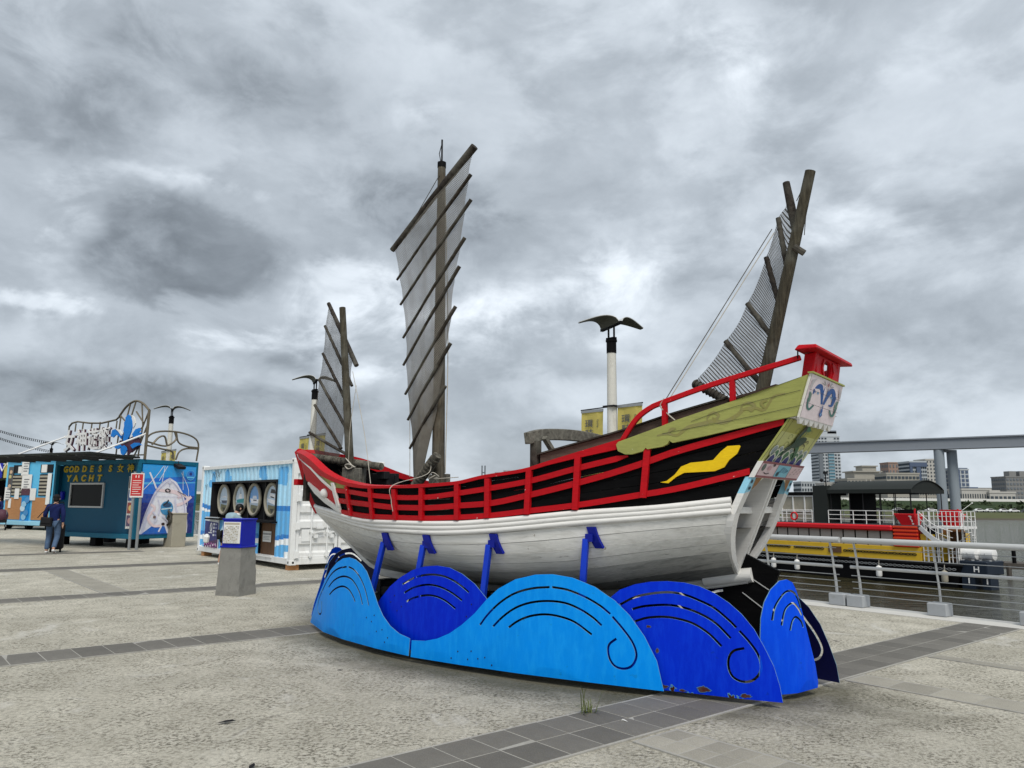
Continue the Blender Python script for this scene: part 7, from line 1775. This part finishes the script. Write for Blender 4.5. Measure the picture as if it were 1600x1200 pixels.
cm = building('civic_building', 'cream stepped building with flat overhanging roofs and tall columns', x, 450, w, 18, 13.0, 'bld_cream', 4, 12, ww=.5, wh=.5)
for nm, c, dim in (('upper_block', (.8, 9, 15.2), (w*.62, 13, 4.6)), ('roof', (.8, 9, 17.8), (w*.72, 15, .7)), ('top_block', (3.2, 9, 19.4), (w*.34, 9, 2.8)), ('roof', (3.2, 9, 21.1), (w*.40, 10.5, .6)), ('portico', (3.5, -.7, 6.8), (w*.52, 1.6, .9))):
    m_ = MB(); m_.box(c, dim); m_.build(nm, M['bld_cream'], cm)
for k in range(5):
    m_ = MB(); m_.box((-1.6 + 2.6*k, -.9, 8.4), (.55, .6, 9.2)); m_.build('column', M['bld_pale'], cm)
m_ = MB(); m_.box((3.5, -.4, 9), (8.5, .5, 6.5)); m_.build('glazing', M['bld_glass'], cm)
x, w = bx(1387, 1413, 520); building('apartment_building', 'small orange brown block behind the cream buildings', x, 520, w, 12, 26.5, 'bld_orange', 7, 5, win='bld_slate', ww=.35)
x, w = bx(1383, 1434, 430); building('apartment_building', 'low cream office block with strip windows, left of the blue grey block', x, 430, w, 14, 15.5, 'bld_cream', 4, 9, ww=.7, wh=.35)
x, w = bx(1420, 1446, 480); bl = building('office_block', 'blue grey office tower with white window grid left of the columns', x, 480, w, 14, 25, 'bld_white', 11, 8, win='bld_glass', ww=.62, wh=.55, strip=(3, 4),
    extras=[('centre_strip', (0, -.3, 11), (2.7, 1.0, 22), 'bld_blue'), ('edge_strip', (-w/2 + .7, -.25, 12.5), (1.5, .9, 25), 'bld_blue'), ('top_band', (0, -.3, 23.6), (w + .2, 1.0, 2.6), 'bld_blue')])
x, w = bx(1446, 1466, 480); building('office_block', 'pale slab block joined to the blue grey office tower', x, 480.5, w, 14, 26.5, 'bld_pale', 12, 4, ww=.35, wh=.4)
x, w = bx(1486, 1511, 480); building('office_block', 'dark blue and white office block right of the grey columns', x, 480, w, 14, 20.5, 'bld_white', 8, 4, win='bld_blue', ww=.62, wh=.62, extras=[('corner_strip', (-2.2, -.4, 10.5), (2.4, 1.0, 21), 'bld_blue'), ('roof_cap', (0, 6, 21.4), (9, 12, .9), 'bld_blue')])
x, w = bx(1432, 1468, 400); building('low_building', 'low cream building with small windows beneath the office blocks', x, 400, w, 10, 6.2, 'bld_cream', 2, 9, ww=.5)
x, w = bx(1498, 1543, 380); building('low_building', 'long low white hall with a dark roof step, beyond the flood wall', x, 380, w, 12, 6.0, 'bld_pale', 1, 12, ww=.3, wh=.35, extras=[('roof_step', (0, 6, 7.0), (w*.32, 8, 1.0), 'bld_blue')])
x, w = bx(1541, 1581, 378); building('low_building', 'low white sheds with slit windows left of the grey block', x, 378, w, 12, 4.6, 'bld_pale', 1, 6, ww=.6, wh=.3, extras=[('shed', (-3, 5, 4.9), (w*.4, 8, 2.2), 'bld_pale')])
x, w = bx(1568, 1640, 520); building('apartment_building', 'broad grey apartment block at right edge with two roof blocks', x, 520, w, 16, 17.8, 'bld_grey', 6, 14, win='bld_slate', ww=.6, wh=.45, extras=[('roof_block', (-w*.28, 6, 20), (4.6, 6, 4.2), 'bld_grey'), ('roof_block', (-w*.05, 6, 20), (5, 6, 4.4), 'bld_grey')])
x, w = bx(1250, 1284, 500); building('apartment_building', 'pale grey block just left of the tall white tower', x, 500, w, 14, 12.5, 'bld_white', 4, 8)
x, w = bx(1286, 1322, 470); building('low_building', 'white flat topped building at the foot of the white tower', x, 470, w, 14, 11.0, 'bld_pale', 3, 8)
for i, (x0, x1, Y, h, wl, l_) in enumerate(((775, 800, 900, 32, 'bld_grey', 'distant grey block just above the red gunwale amidships'), (788, 815, 930, 36, 'bld_white', 'distant pale block beside the grey one above the red gunwale'), (1520, 1560, 800, 17, 'bld_grey', 'hazy distant blocks between the white halls and the grey block'), (1650, 1720, 560, 26, 'bld_cream', 'cream block outside the picture at right'), (1740, 1800, 600, 34, 'bld_white', 'white block outside the picture at right'), (1100, 1160, 640, 24, 'bld_cream', 'cream block hidden behind the junk'), (1180, 1230, 560, 20, 'bld_grey', 'grey block hidden behind the junk'))):
    x, w = bx(x0, x1, Y); building('apartment_building', l_, x, Y, w, 16, h, wl, int(h/3.2), max(4, int(w/3)))
# bridge pylon far off, and low hills
x = at_px(757, 1100); py_ = thing('bridge_pylon', 'distant pair of grey pylon legs with a crossbar above the red gunwale', 'pylon', (x, 1100, 0), 0)
for dx in (-2.1, 2.1):
    m_ = MB(); m_.box((dx, 0, 27), (1.9, 2, 54)); m_.build('leg', M['bld_slate'], py_)
m_ = MB(); m_.box((0, 0, 44), (2.4, 1.6, 1.6)); m_.build('crossbar', M['bld_slate'], py_)
m_ = MB(); hx = np.linspace(-2600, 3600, 90); vs = []
for xx in hx: hh = 70 + 55*noise.noise(Vector((xx*.0011, 2.2, 0))) + 22*noise.noise(Vector((xx*.004, 7, 0))); hh *= .55 if xx > 400 else 1.0; vs += [(xx, 3000, 0), (xx, 3200, max(12, hh)), (xx, 3700, 0)]
m_.add(vs, [(3*i + j, 3*i + 3 + j, 3*i + 4 + j, 3*i + 1 + j) for i in range(len(hx)-1) for j in (0, 1)]); tag(m_.build('hills', M['hill'], None, 180), kind='structure')
# greenery beyond the left end of the quay
for i, (x, y, h) in enumerate(((-62, 96, 6), (-74, 104, 8), (-50, 112, 7), (-88, 110, 9), (-40, 118, 6))):
    t_ = thing('tree', 'dark rounded tree far along the quay behind the booths', 'tree', (x, y, 0), 0, 'trees at the far end of the quay')
    m_ = MB(); m_.tube([(0, 0, 0), (.2, 0, h*.3), (.1, .1, h*.6)], [.3, .22, .12], 8); m_.build('trunk', M['mast_wood'], t_)
    c_ = leaf_mass('crown', [((rr.gauss(0, 1.3), rr.gauss(0, 1.3), h*.65 + rr.gauss(0, h*.12)), 1.6, 1.6, 1.3) for _ in range(9)], 'leaf_dark', 130, .28, seed=i); c_.parent = t_
